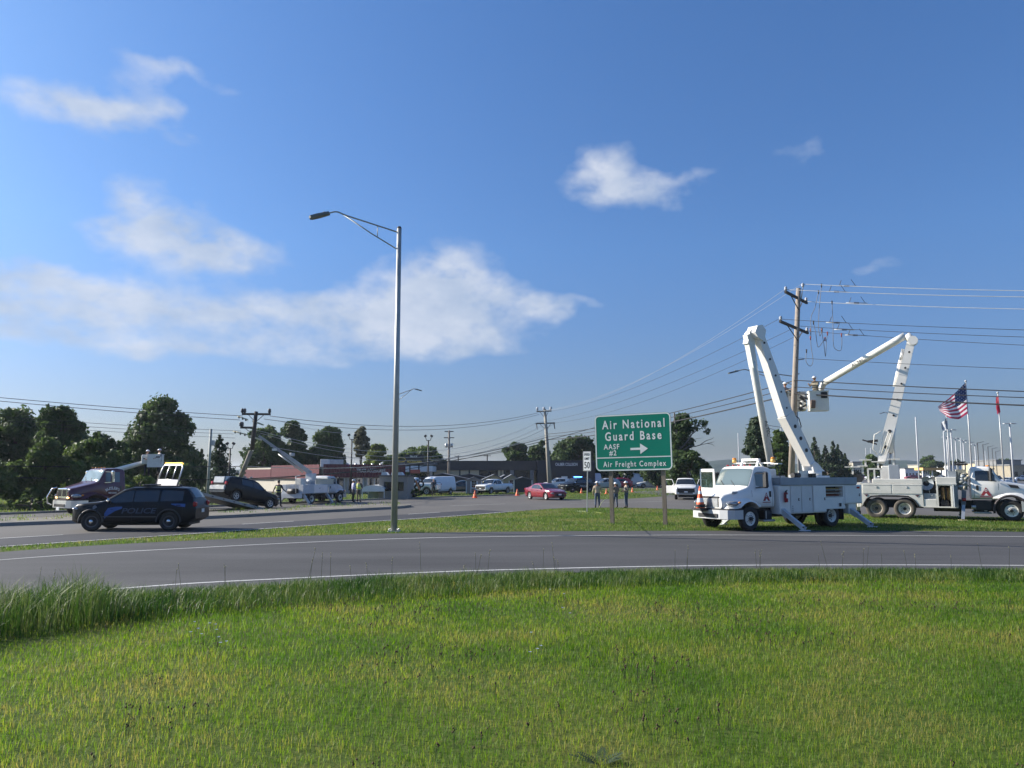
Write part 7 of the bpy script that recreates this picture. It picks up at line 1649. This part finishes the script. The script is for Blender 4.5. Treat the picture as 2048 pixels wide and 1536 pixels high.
def make_people():
    tmp = []
    for d in PEOPLE:
        L = d['lean']
        V = {'pel': (0, 0, .96), 'sp': (0, -L * .3, 1.14), 'ch': (0, -L * .7, 1.33), 'nk': (0, -L, 1.49), 'hd': (0, -L - .01, 1.55)}
        Rd = {'pel': (.165, .125), 'sp': (.155, .115), 'ch': (.185, .125), 'nk': (.062, .062), 'hd': (.058, .058)}
        E_ = [('pel', 'sp'), ('sp', 'ch'), ('ch', 'nk'), ('nk', 'hd')]
        for s, n in ((1, 'l'), (-1, 'r')):
            el_, wr_ = d['arms'].get(n, ((s * .27, .03, 1.14), (s * .27, -.10, .91)))
            V['sh' + n] = (s * .195, -L * .8, 1.41); V['el' + n] = el_; V['wr' + n] = wr_
            w, e = Vector(wr_), Vector(el_); V['ha' + n] = tuple(w + (w - e).normalized() * .09)
            Rd['sh' + n] = (.072, .072); Rd['el' + n] = (.048, .048); Rd['wr' + n] = (.032, .036); Rd['ha' + n] = (.022, .040)
            kn, an = d['legs'].get(n, ((s * .11, -.02, .51), (s * .13, .02, .09)))
            V['hi' + n] = (s * .095, 0, .90); V['kn' + n] = kn; V['an' + n] = an; V['to' + n] = (an[0] + s * .02, an[1] - .17, .035 + max(0, an[2] - .09))
            Rd['hi' + n] = (.098, .105); Rd['kn' + n] = (.066, .070); Rd['an' + n] = (.050, .055); Rd['to' + n] = (.046, .036)
            E_ += [('ch', 'sh' + n), ('sh' + n, 'el' + n), ('el' + n, 'wr' + n), ('wr' + n, 'ha' + n), ('pel', 'hi' + n), ('hi' + n, 'kn' + n), ('kn' + n, 'an' + n), ('an' + n, 'to' + n)]
        names = list(V); idx = {n: i for i, n in enumerate(names)}
        me = bpy.data.meshes.new('tmp'); me.from_pydata([V[n] for n in names], [(idx[a], idx[b]) for a, b in E_], [])
        o = bpy.data.objects.new('tmp', me); COL.objects.link(o); m = o.modifiers.new('s', 'SKIN'); m.use_smooth_shade = True
        for i, n in enumerate(names): me.skin_vertices[0].data[i].radius = Rd[n]; me.skin_vertices[0].data[i].use_root = (n == 'pel')
        sb = o.modifiers.new('u', 'SUBSURF'); sb.levels = 1; sb.render_levels = 1
        tmp.append((d, o, V, E_))
    bpy.context.view_layer.update(); dg_ = bpy.context.evaluated_depsgraph_get()
    for d, o, V, E_ in tmp:
        em = o.evaluated_get(dg_).to_mesh(); mb = MB()
        mb.v = [tuple(v.co) for v in em.vertices]
        segs = [(a, b, Vector(V[a]), Vector(V[b])) for a, b in E_]
        for p in em.polygons:
            c = p.center; best, bn = 9, None
            for a, b, va, vb in segs:
                dv = vb - va; t = max(0, min(1, (c - va).dot(dv) / dv.length_squared)); q = (c - (va + dv * t)).length
                if q < best: best, bn = q, (a, b)
            k = bn[1][:2]; mi = {'sp': 0, 'ch': 0, 'nk': 0, 'hd': 2, 'sh': 0, 'el': 0, 'wr': 0 if d['sleeves'] else 2, 'ha': 2, 'hi': 1, 'kn': 1, 'an': 1, 'to': 3}[k]
            if bn == ('pel', 'sp') and c.z < .99: mi = 1
            if k == 'nk' and c.z > 1.455: mi = 2
            if k == 'an' and c.z < .2: mi = 3
            mb.f.append(list(p.vertices)); mb.m.append(mi); mb.s.append(True)
        o.evaluated_get(dg_).to_mesh_clear()
        L = d['lean']; hc = Vector((0, -L - .015, 1.645)); tr = Matrix.Rotation(d['turn'], 3, 'Z')
        def hf(p):
            q = Vector(p); q.x *= 1 - .12 * max(0, -p.z)
            if p.y < -.3 and -.5 < p.z < .2: q.y *= 1 + .06
            return q
        mb.ell(hc, (.078, .098, .118), 14, 12, 2, tr, True, hf)
        nz = hc + tr @ Vector((0, -.10, -.012)); mb.ell(nz, (.014, .022, .024), 8, 6, 2, tr)
        for s in (1, -1):
            mb.ell(hc + tr @ Vector((s * .078, .005, -.005)), (.012, .024, .034), 8, 6, 2, tr); mb.ell(hc + tr @ Vector((s * .031, -.090, .012)), (.012, .008, .007), 8, 6, 4, tr)
        mb.ell(hc + tr @ Vector((0, -.092, -.055)), (.024, .008, .006), 8, 6, 5, tr)
        for s, n in ((1, 'l'), (-1, 'r')):               # five fingers on each palm
            w, h = Vector(V['wr' + n]), Vector(V['ha' + n]); dr = (h - w).normalized(); sd_ = dr.orthogonal().normalized(); nn = dr.cross(sd_)
            for k in range(4):
                b0 = h + sd_ * (k - 1.5) * .019 + dr * .015; ln = (.066, .076, .070, .054)[k]
                mb.tube([b0, b0 + dr * ln * .5 + nn * .006, b0 + dr * ln * .85 + nn * .022], [.0092, .0085, .007], 6, 2)
            b0 = w.lerp(h, .55) + sd_ * .035; mb.tube([b0, b0 + sd_ * .022 + dr * .03, b0 + sd_ * .026 + dr * .058 + nn * .012], [.011, .010, .008], 6, 2)
        s = d['ht'] / 1.76
        body = mb.build('person', [d['shirt'], d['pants'], SKIN, BOOT, HAIR, mat('lips', (.26, .10, .08), .6)], None, d['pos'], (0, 0, d['ang'])); body.scale = (s, s, s)
        tag(body, d['label'], 'person', d['group'])
        bpy.data.objects.remove(o)
        if d['hat']:
            h = MB(); h.ell(hc + Vector((0, .005, .035)), (.108, .128, .105), 16, 10, 0, tr, True, lambda p: Vector((p.x, p.y, max(p.z, -.05)))); h.lathe([(.10, -.005), (.150, -.008), (.152, .004), (.10, .012)], hc + Vector((0, -.01, .035)), 18, 0, True, 'z'); h.build('hard_hat', d['hat'], body)
        else:
            h = MB(); h.ell(hc + Vector((0, .014, .020)), (.088, .102, .112), 14, 10, 0, tr, True, lambda p: Vector((p.x, p.y if p.y > -.5 or p.z > .35 else -.5, p.z if p.z > -.35 else -.35))); h.build('hair', d['hair'], body)
        if d['vest']:
            vm, sm_ = d['vest']; rings = []
            for z, rx, ry in ((.98, .182, .145), (1.02, .184, .146), (1.12, .180, .140), (1.17, .182, .141), (1.22, .186, .142), (1.28, .194, .146), (1.36, .196, .143), (1.44, .150, .118)):
                rings.append([(math.cos(t) * rx, math.sin(t) * ry - L * (z - .96) / .53, z) for t in [k * math.pi / 10 for k in range(20)]])
            vb = MB(); vb.add([p for r in rings for p in r], [(i * 20 + k, i * 20 + (k + 1) % 20, (i + 1) * 20 + (k + 1) % 20, (i + 1) * 20 + k) for i in range(7) for k in range(20)], 0, True)
            for fi in range(140):
                if fi // 20 in (0, 3, 5): vb.m[fi] = 1 if sm_ else 0
            vb.build('vest', [vm, sm_ or vm], body)
SH_TAN = mat('shirt_tan', (.46, .36, .26), .85, var=.12); SH_GREY = mat('shirt_greybrown', (.19, .165, .14), .85, var=.15); SH_LAV = mat('shirt_lavender', (.42, .42, .58), .85, var=.08); SH_DARK = mat('coat_dark', (.020, .024, .034), .85, var=.2); HIVIS = mat('hi_vis_yellow', (.62, .80, .06), .7, var=.06); STRIPE = mat('vest_stripe', (.62, .66, .50), .5)
a1 = {'l': ((.24, -.10, 1.16), (.10, -.30, 1.10)), 'r': ((-.27, .02, 1.14), (-.24, -.16, .92))}
person('worker in tan shirt and white hard hat seen from behind, left of the sign post', G(1195, 1016.8), R(172), SH_TAN, JEAN, HATW, {'l': ((.28, .02, 1.15), (.26, -.16, .93)), 'r': ((-.28, .0, 1.15), (-.22, -.2, 1.0))}, ht=1.78)
person('worker in grey-brown shirt half hidden behind the left sign post', G(1232, 1016.5), R(215), SH_GREY, JEAN, HATW, {'l': ((.30, -.02, 1.16), (.20, -.26, 1.12)), 'r': ((-.27, .05, 1.15), (-.18, -.2, 1.0))}, {'l': ((.16, -.04, .51), (.24, .0, .09)), 'r': ((-.10, -.02, .51), (-.12, .02, .09))}, 1.70)
person('worker in dark grey shirt and white hard hat standing right of the left sign post', G(1253, 1016.6), R(-75), SH_GREY, JEAN, HATW, {'l': ((.25, .02, 1.15), (.12, -.24, 1.12)), 'r': ((-.25, .0, 1.15), (-.10, -.26, 1.14))}, ht=1.78)
person('responder in lavender shirt and white helmet beside the digger truck', G(706, 1004.5), R(120), SH_LAV, DARKP, HATW, a1, ht=1.82)
person('responder in yellow hi-vis vest beside the digger truck', G(717, 1004.2), R(160), SH_DARK, KHAKI, None, {'l': ((.28, .0, 1.15), (.22, -.2, 1.05)), 'r': ((-.26, -.05, 1.16), (-.16, -.25, 1.12))}, ht=1.82, vest=(HIVIS, STRIPE))
person('firefighter in dark coat with yellow bands behind the wrecked car', G(556, 1014), R(165), SH_DARK, DARKP, None, {'l': ((.33, .0, 1.18), (.48, -.12, 1.02)), 'r': ((-.33, .0, 1.18), (-.46, -.14, 1.02))}, {'l': ((.15, -.02, .51), (.20, .02, .09)), 'r': ((-.15, -.02, .51), (-.20, .02, .09))}, 1.83, vest=(SH_DARK, mat('coat_band', (.70, .78, .25), .6)))
person('person in dark clothes standing in front of the delivery van', G(867, 993), R(10), mat('shirt_charcoal', (.05, .055, .07), .85), DARKP, None, a1, ht=1.75)
fz = BKT.z - .52; pR = P(1632.5, 800, 43.15); fzr = P(1632, 751.5, 43.15).z - 1.84
person('line worker in khaki shirt and white hard hat in the right bucket', (pR.x, 43.15, fzr), R(-60), mat('shirt_khaki', (.24, .21, .15), .85, var=.2), KHAKI, HATW, {'l': ((.26, -.18, 1.20), (.12, -.42, 1.24)), 'r': ((-.26, -.12, 1.22), (-.12, -.40, 1.32))}, ht=1.80, lean=.06)
pL = P(1571, 800, 44.5); fzl = P(1568, 762, 44.5).z - 1.86
person('line worker in patterned shirt and white hard hat left of the power pole', (pL.x, 44.5, fzl), R(40), mat('shirt_patterned', (.34, .29, .25), .85, var=.5, scale=14), KHAKI, HATW, {'l': ((.24, -.2, 1.22), (.12, -.42, 1.34)), 'r': ((-.26, -.15, 1.2), (-.1, -.4, 1.3))}, ht=1.78)
for (px, y, lb, sh, an) in ((296, 897.5, 'worker in dark shirt and white hard hat, left one in the left bucket', SH_DARK, 30), (320, 895.5, 'worker in grey shirt and white hard hat, right one in the left bucket', mat('shirt_grey', (.30, .30, .29), .85), -40)):
    c = P(px, y, 53); person(lb, (c.x, 53, c.z - 1.86), R(an), sh, DARKP, HATW, {'l': ((.26, -.12, 1.2), (.16, -.32, 1.14)), 'r': ((-.26, -.12, 1.2), (-.16, -.32, 1.14))}, ht=1.78)
make_people()
rp = wire('hand_line', [Vector(p) for p in spline([tuple(G(1198, 1016.5, 1.0)), tuple(G(1204, 1004, .8)), tuple(G(1215, 996, .9))], 5)], .010, mat('yellow_rope', (.55, .58, .22), .7), 'pale rope held by the worker in tan, leading to the right', 'ropes by the sign', 'rope')
wire('hand_line', [Vector(p) for p in spline([tuple(G(1196, 1016, .6)), tuple(G(1199, 1021, .02)), tuple(G(1204, 1026, .03)), tuple(G(1190, 1024, .03)), tuple(G(1176, 1024.5, .03)), tuple(G(1160, 1022, .03))], 5)], .011, mat('yellow_rope', (.55, .58, .22), .7), 'pale rope lying on the grass between the worker in tan and the speed sign', 'ropes by the sign', 'rope')
# ------------------------------------------------------------------ grass, tall verge growth and weeds
import numpy as np
rng = np.random.default_rng(11)
def proj_np(x, y):
    z = -CAMH; fz = y * math.cos(TH) + z * math.sin(TH); uy = -y * math.sin(TH) + z * math.cos(TH)
    return CX + F * x / fz, CY - F * uy / fz
def blademat(name, dark, mid_, light, dry, trans=.5, scale=.45):
    m, nt, out = nmat(name)
    a = noise_node(nt, scale, 4, .6, 'World'); b_ = noise_node(nt, scale * 6, 3, .6, 'World')
    at = nt.nodes.new('ShaderNodeAttribute'); at.attribute_name = 'tone'
    def mth(op, p, q):
        n = nt.nodes.new('ShaderNodeMath'); n.operation = op
        for i, v in enumerate((p, q)):
            if isinstance(v, (int, float)): n.inputs[i].default_value = v
            else: nt.links.new(v, n.inputs[i])
        return n.outputs[0]
    f = mth('ADD', mth('SUBTRACT', mth('MULTIPLY', a, 1.05), .175), mth('ADD', mth('MULTIPLY', b_, .30), mth('MULTIPLY', mth('SUBTRACT', at.outputs['Fac'], .5), .24)))
    c = ramp(nt, f, [(.32, dark), (.45, mid_), (.55, light), (.66, dry)])
    d = nt.nodes.new('ShaderNodeBsdfPrincipled'); d.inputs['Roughness'].default_value = .5; d.inputs['Specular IOR Level'].default_value = .3; nt.links.new(c, d.inputs['Base Color'])
    t = nt.nodes.new('ShaderNodeBsdfTranslucent'); hs = nt.nodes.new('ShaderNodeHueSaturation'); hs.inputs['Value'].default_value = 1.35; hs.inputs['Saturation'].default_value = 1.05; nt.links.new(c, hs.inputs['Color']); nt.links.new(hs.outputs[0], t.inputs['Color'])
    ms = nt.nodes.new('ShaderNodeMixShader'); ms.inputs[0].default_value = trans; nt.links.new(d.outputs[0], ms.inputs[1]); nt.links.new(t.outputs[0], ms.inputs[2]); nt.links.new(ms.outputs[0], out.inputs[0])
    MATS[name] = m
    return m
def blades(name, x, y, h, w, m, lean=.45, curl=.5, z=None):
    """one mesh of curved, tapering blades"""
    n = len(x); a = rng.uniform(0, 2 * np.pi, n); l = np.abs(rng.normal(lean, lean * .5, n)) * h
    # facing of the blade width, roughly any way
    fx, fy = np.cos(a), np.sin(a); b_ = a + np.pi / 2 + rng.normal(0, .5, n); lx, ly = np.cos(b_) * l, np.sin(b_) * l
    z0 = np.zeros(n) if z is None else z
    P0 = np.stack([x - fx * w / 2, y - fy * w / 2, z0 - .01], 1); P1 = np.stack([x + fx * w / 2, y + fy * w / 2, z0 - .01], 1)
    mx, my, mz = x + lx * curl * .55, y + ly * curl * .55, z0 + h * .58
    P2 = np.stack([mx + fx * w * .36, my + fy * w * .36, mz], 1); P3 = np.stack([mx - fx * w * .36, my - fy * w * .36, mz], 1)
    P4 = np.stack([x + lx, y + ly, z0 + h * (1 - .25 * np.clip(l / h, 0, 1.2))], 1)
    V = np.stack([P0, P1, P2, P3, P4], 1).reshape(-1, 3).astype(np.float32)
    base = np.arange(n, dtype=np.int32)[:, None] * 5
    loops = np.concatenate([base + np.array([[0, 1, 2, 3]]), base + np.array([[3, 2, 4]])], 1).reshape(-1).astype(np.int32)
    starts = (np.arange(n)[:, None] * 7 + np.array([[0, 4]])).reshape(-1).astype(np.int32); tot = np.tile([4, 3], n).astype(np.int32)
    me = bpy.data.meshes.new(name); me.vertices.add(n * 5); me.vertices.foreach_set('co', V.reshape(-1)); me.loops.add(n * 7); me.loops.foreach_set('vertex_index', loops); me.polygons.add(n * 2); me.polygons.foreach_set('loop_start', starts); me.polygons.foreach_set('loop_total', tot)
    at = me.attributes.new('tone', 'FLOAT', 'POINT'); at.data.foreach_set('value', np.repeat(rng.uniform(0, 1, n), 5).astype(np.float32))
    me.materials.append(m); me.update(); me.validate()
    o = bpy.data.objects.new(name, me); COL.objects.link(o); return o
def inter(line, px): return np.interp(px, [p[0] for p in line], [p[1] for p in line])
def scatter(n, x0, x1, y0, y1, keep):
    x = rng.uniform(x0, x1, n); y = rng.uniform(y0, y1, n); px, py = proj_np(x, y); k = keep(x, y, px, py); return x[k], y[k], px[k], py[k]
LAWN = blademat('lawn_blades', (.055, .140, .008), (.120, .222, .015), (.205, .275, .030), (.30, .262, .070), .55, .42)
TALL = blademat('tall_grass_blades', (.016, .052, .008), (.038, .092, .013), (.075, .138, .024), (.16, .19, .06), .38, .8)
VERGE = blademat('verge_blades', (.050, .110, .014), (.095, .165, .024), (.150, .195, .040), (.22, .205, .075), .5, .3)
# mown lawn in the foreground
x, y, px, py = scatter(820000, -22, 22, 4.5, 19.5, lambda x, y, px, py: (py > inter(RAMP_NEAR, px) + 2) & (px > -200) & (px < 2250) & (rng.uniform(0, 1, len(x)) < np.clip(8.0 / y, 0, 1)))
pat = np.array([noise.noise(Vector((a * .35, b * .5, 0))) for a, b in zip(x[::1], y[::1])])
h = rng.uniform(.04, .10, len(x)) * (1 + .45 * pat); tag(blades('lawn_grass', x, y, h, rng.uniform(.003, .0056, len(x)) * np.clip(y / 8, .9, 1.9), LAWN, .55), 'short sunlit green and straw lawn filling the foreground', 'grass', kind='stuff')
# taller strip along the near edge of the ramp, lowest to the right
def edge_dist(px, py, y):                            # metres in front of the asphalt edge
    e = inter(RAMP_NEAR, px); return (py - e) / np.maximum(1, (py - 947)) * y
def strip_keep(x, y, px, py):
    d = edge_dist(px, py, y); wdt = np.interp(px, [-300, 0, 250, 900, 1300, 2100], [2.4, 2.3, 2.3, 2.5, 2.2, 1.8])
    return (d > .02) & (d < wdt) & (rng.uniform(0, 1, len(x)) < 1 - .5 * np.clip(d / wdt, 0, 1) ** 2) & (px > -250) & (px < 2300)
x, y, px, py = scatter(330000, -20, 24, 8, 20, strip_keep)
hs = np.interp(px, [-300, 0, 150, 250, 330, 900, 1200, 2100], [.78, .72, .82, .50, .33, .33, .27, .22]) * np.interp(edge_dist(px, py, y), [0, .6, 1.5, 2.6, 4.2], [.40, .75, 1.0, .85, .55]); tu = np.array([noise.noise(Vector((a * 1.1, b * 1.1, 5))) for a, b in zip(x, y)])
h = hs * rng.uniform(.45, 1.15, len(x)) * (1 + .45 * tu); tag(blades('tall_grass', x, y, h, rng.uniform(.006, .012, len(x)), TALL, .5, .35), 'ragged strip of taller dark green grass along the near road edge', 'grass', kind='stuff')
# verge between the ramp and the main road
x, y, px, py = scatter(330000, -34, 40, 20, 53, lambda x, y, px, py: (py < inter(RAMP_FAR, px) - .6) & (py > inter(NEARB, px) + .8) & (px > -150) & (px < 2200))
h = rng.uniform(.05, .12, len(x)); tag(blades('verge_grass', x, y, h, rng.uniform(.012, .022, len(x)), VERGE, .5), 'mown green grass island with the lamp, sign and bucket trucks', 'grass', kind='stuff')
x, y, px, py = scatter(60000, -60, 40, 40, 125, lambda x, y, px, py: (((py < inter(FARB, px) - .9) & (px < 1040) & (py > 986) & (px > -60)) | ((px > 1130) & (px < 1420) & (py < np.interp(px, [1129, 1258, 1362, 1420], [998, 996.6, 990, 989])) & (py > 977))))
h = rng.uniform(.10, .22, len(x)); tag(blades('far_grass', x, y, h, rng.uniform(.03, .05, len(x)), VERGE, .5), 'strips of grass along the far side of the road', 'grass', kind='stuff')
# weeds on the median
x, y, px, py = scatter(30000, -34, -4, 26, 60, lambda x, y, px, py: (py < inter(MN, px) - 3) & (py > inter(MF, px) - 4) & (px > -100) & (px < 800))
nz = np.array([noise.noise(Vector((a * .7, b * .7, 2))) for a, b in zip(x, y)]) > .12
tag(blades('median_weeds', x[nz], y[nz], rng.uniform(.05, .18, nz.sum()), rng.uniform(.02, .035, nz.sum()), VERGE, .6, .5, z=np.full(nz.sum(), .15)), 'low weeds growing along the concrete median', 'grass', kind='stuff')
# seed stalks standing above the grass
def stalks(name, n, keep, ht, label, headm, head=(.008, .02), x0=-20, x1=22, y0=5, y1=20):
    x, y, px, py = scatter(n, x0, x1, y0, y1, keep); mb = MB(); rr = random.Random(3)
    for a, b, p in zip(x, y, px):
        hh = ht * rr.uniform(.5, 1.1); lx, ly = rr.gauss(0, .12) * hh, rr.gauss(0, .12) * hh
        v0 = len(mb.v); w = .0022 + b * .00012; mb.v += [(a - w, b, 0), (a + w, b, 0), (a + lx + w * .6, b + ly, hh), (a + lx - w * .6, b + ly, hh)]; mb.f.append([v0, v0 + 1, v0 + 2, v0 + 3]); mb.m.append(0); mb.s.append(False)
        for k in range(rr.randint(1, 3)):
            c = Vector((a + lx * (1 - k * .12), b + ly * (1 - k * .12), hh * (1 - k * .10))) + Vector((rr.gauss(0, .01), 0, 0)); q = rr.uniform(*head); v0 = len(mb.v)
            mb.v += [tuple(c + Vector(d) * q) for d in ((1, 0, 0), (0, 1, 0), (-1, 0, 0), (0, -1, 0), (0, 0, 1.5), (0, 0, -1.2))]
            for f in ((0, 1, 4), (1, 2, 4), (2, 3, 4), (3, 0, 4), (1, 0, 5), (2, 1, 5), (3, 2, 5), (0, 3, 5)): mb.f.append([v0 + i for i in f]); mb.m.append(1); mb.s.append(True)
    o = mb.build(name, [mat('dry_stalk', (.19, .17, .07), .8), headm], fix=False); tag(o, label, 'grass', kind='stuff')
patchn = lambda x, y: np.array([noise.noise(Vector((a * .45 + 9, b * .8, 1))) for a, b in zip(x, y)])
stalks('seed_heads', 9000, lambda x, y, px, py: (py > inter(RAMP_NEAR, px) + 40) & (px > -50) & (px < 2100) & (patchn(x, y) > .12), .17, 'dark brown seed heads scattered in patches over the lawn', mat('seed_brown', (.075, .045, .025), .9, var=.3), (.006, .012))
stalks('tall_stalks', 900, lambda x, y, px, py: (edge_dist(px, py, y) > .05) & (edge_dist(px, py, y) < 1.3) & (px > -50) & (px < 2100) & (patchn(x * 2, y * 2) > -.1), .72, 'thin pale seed stalks rising above the tall roadside grass', mat('seed_pale', (.30, .29, .17), .9, var=.2), (.006, .014), y0=11)
fl_spots = [(395, 1262), (402, 1268), (380, 1270), (432, 1260), (436, 1275), (430, 1252), (440, 1290), (452, 1284), (418, 1247), (388, 1246), (1062, 1268), (1075, 1300), (1082, 1294), (1060, 1305), (1125, 1215), (1140, 1232), (1100, 1180), (1128, 1190)]
for i, (a, b) in enumerate(fl_spots):
    p = G(a, b + 22); fr = empty('chicory_flower', p, 0, 'pale blue wildflower on a thin stalk standing above the lawn', 'flower', 'pale blue wildflowers in the lawn'); rr = random.Random(i); hh = 22 / F * p.y * rr.uniform(.9, 1.2)
    MB().tube([(0, 0, 0), (rr.uniform(-.02, .02), 0, hh * .5), (0, 0, hh)], .003, 5).build('stem', mat('stem_green', (.10, .14, .05), .8), fr)
    fm = MB()
    for k in range(9):
        t = k * 2 * math.pi / 9; fm.add([(0, 0, hh), (math.cos(t - .2) * .018, math.sin(t - .2) * .018, hh + .004), (math.cos(t) * .024, math.sin(t) * .024, hh + .006), (math.cos(t + .2) * .018, math.sin(t + .2) * .018, hh + .004)], [(0, 1, 2, 3)])
    fm.build('petals', mat('chicory_blue', (.42, .46, .72), .6), fr, fix=False)

# dark fern at the bottom edge
fp = G(1200, 1530); fn_ = empty('fern', fp, 0, 'small dark fern at the bottom edge of the lawn', 'plant'); fn_.scale = (.62,) * 3
for k, (az_f, ln) in enumerate(((2.9, .42), (2.4, .34), (1.4, .30), (.6, .36), (.2, .30), (3.4, .3))):
    d = Vector((math.cos(az_f), math.sin(az_f) * .6, .45)).normalized(); mb = MB(); sd2 = d.cross(Vector((0, 0, 1))).normalized()
    pts = [d * ln * t + Vector((0, 0, -.16 * t * t * ln)) for t in [i / 11 for i in range(12)]]; mb.tube(pts, .0025, 4)
    for i in range(2, 12):
        for s in (1, -1):
            w = .075 * math.sin(math.pi * (i / 12) ** .7) + .012; p = pts[i]; mb.add([p, p + sd2 * s * w * .5 + d * .016, p + sd2 * s * w + d * .022, p + sd2 * s * w * .55 - d * .004], [(0, 1, 2, 3)])
    mb.build('frond', mat('fern_green', (.022, .045, .018), .6, var=.2), fn_, fix=False)
# ------------------------------------------------------------------ thin morning haze over the whole place
hm = bpy.data.materials.new('haze_air'); hm.use_nodes = True; hn = hm.node_tree; hn.nodes.clear()
ho = hn.nodes.new('ShaderNodeOutputMaterial'); hv = hn.nodes.new('ShaderNodeVolumePrincipled'); hv.inputs['Color'].default_value = (.82, .90, 1.0, 1); hv.inputs['Density'].default_value = .00018; hv.inputs['Anisotropy'].default_value = .3
hn.links.new(hv.outputs[0], ho.inputs['Volume'])
hz_ = MB().box2((-2600, -70, -1.0), (2600, 4100, 45)).build('haze', hm); tag(hz_, 'thin pale morning haze over the whole scene', 'haze', kind='stuff')
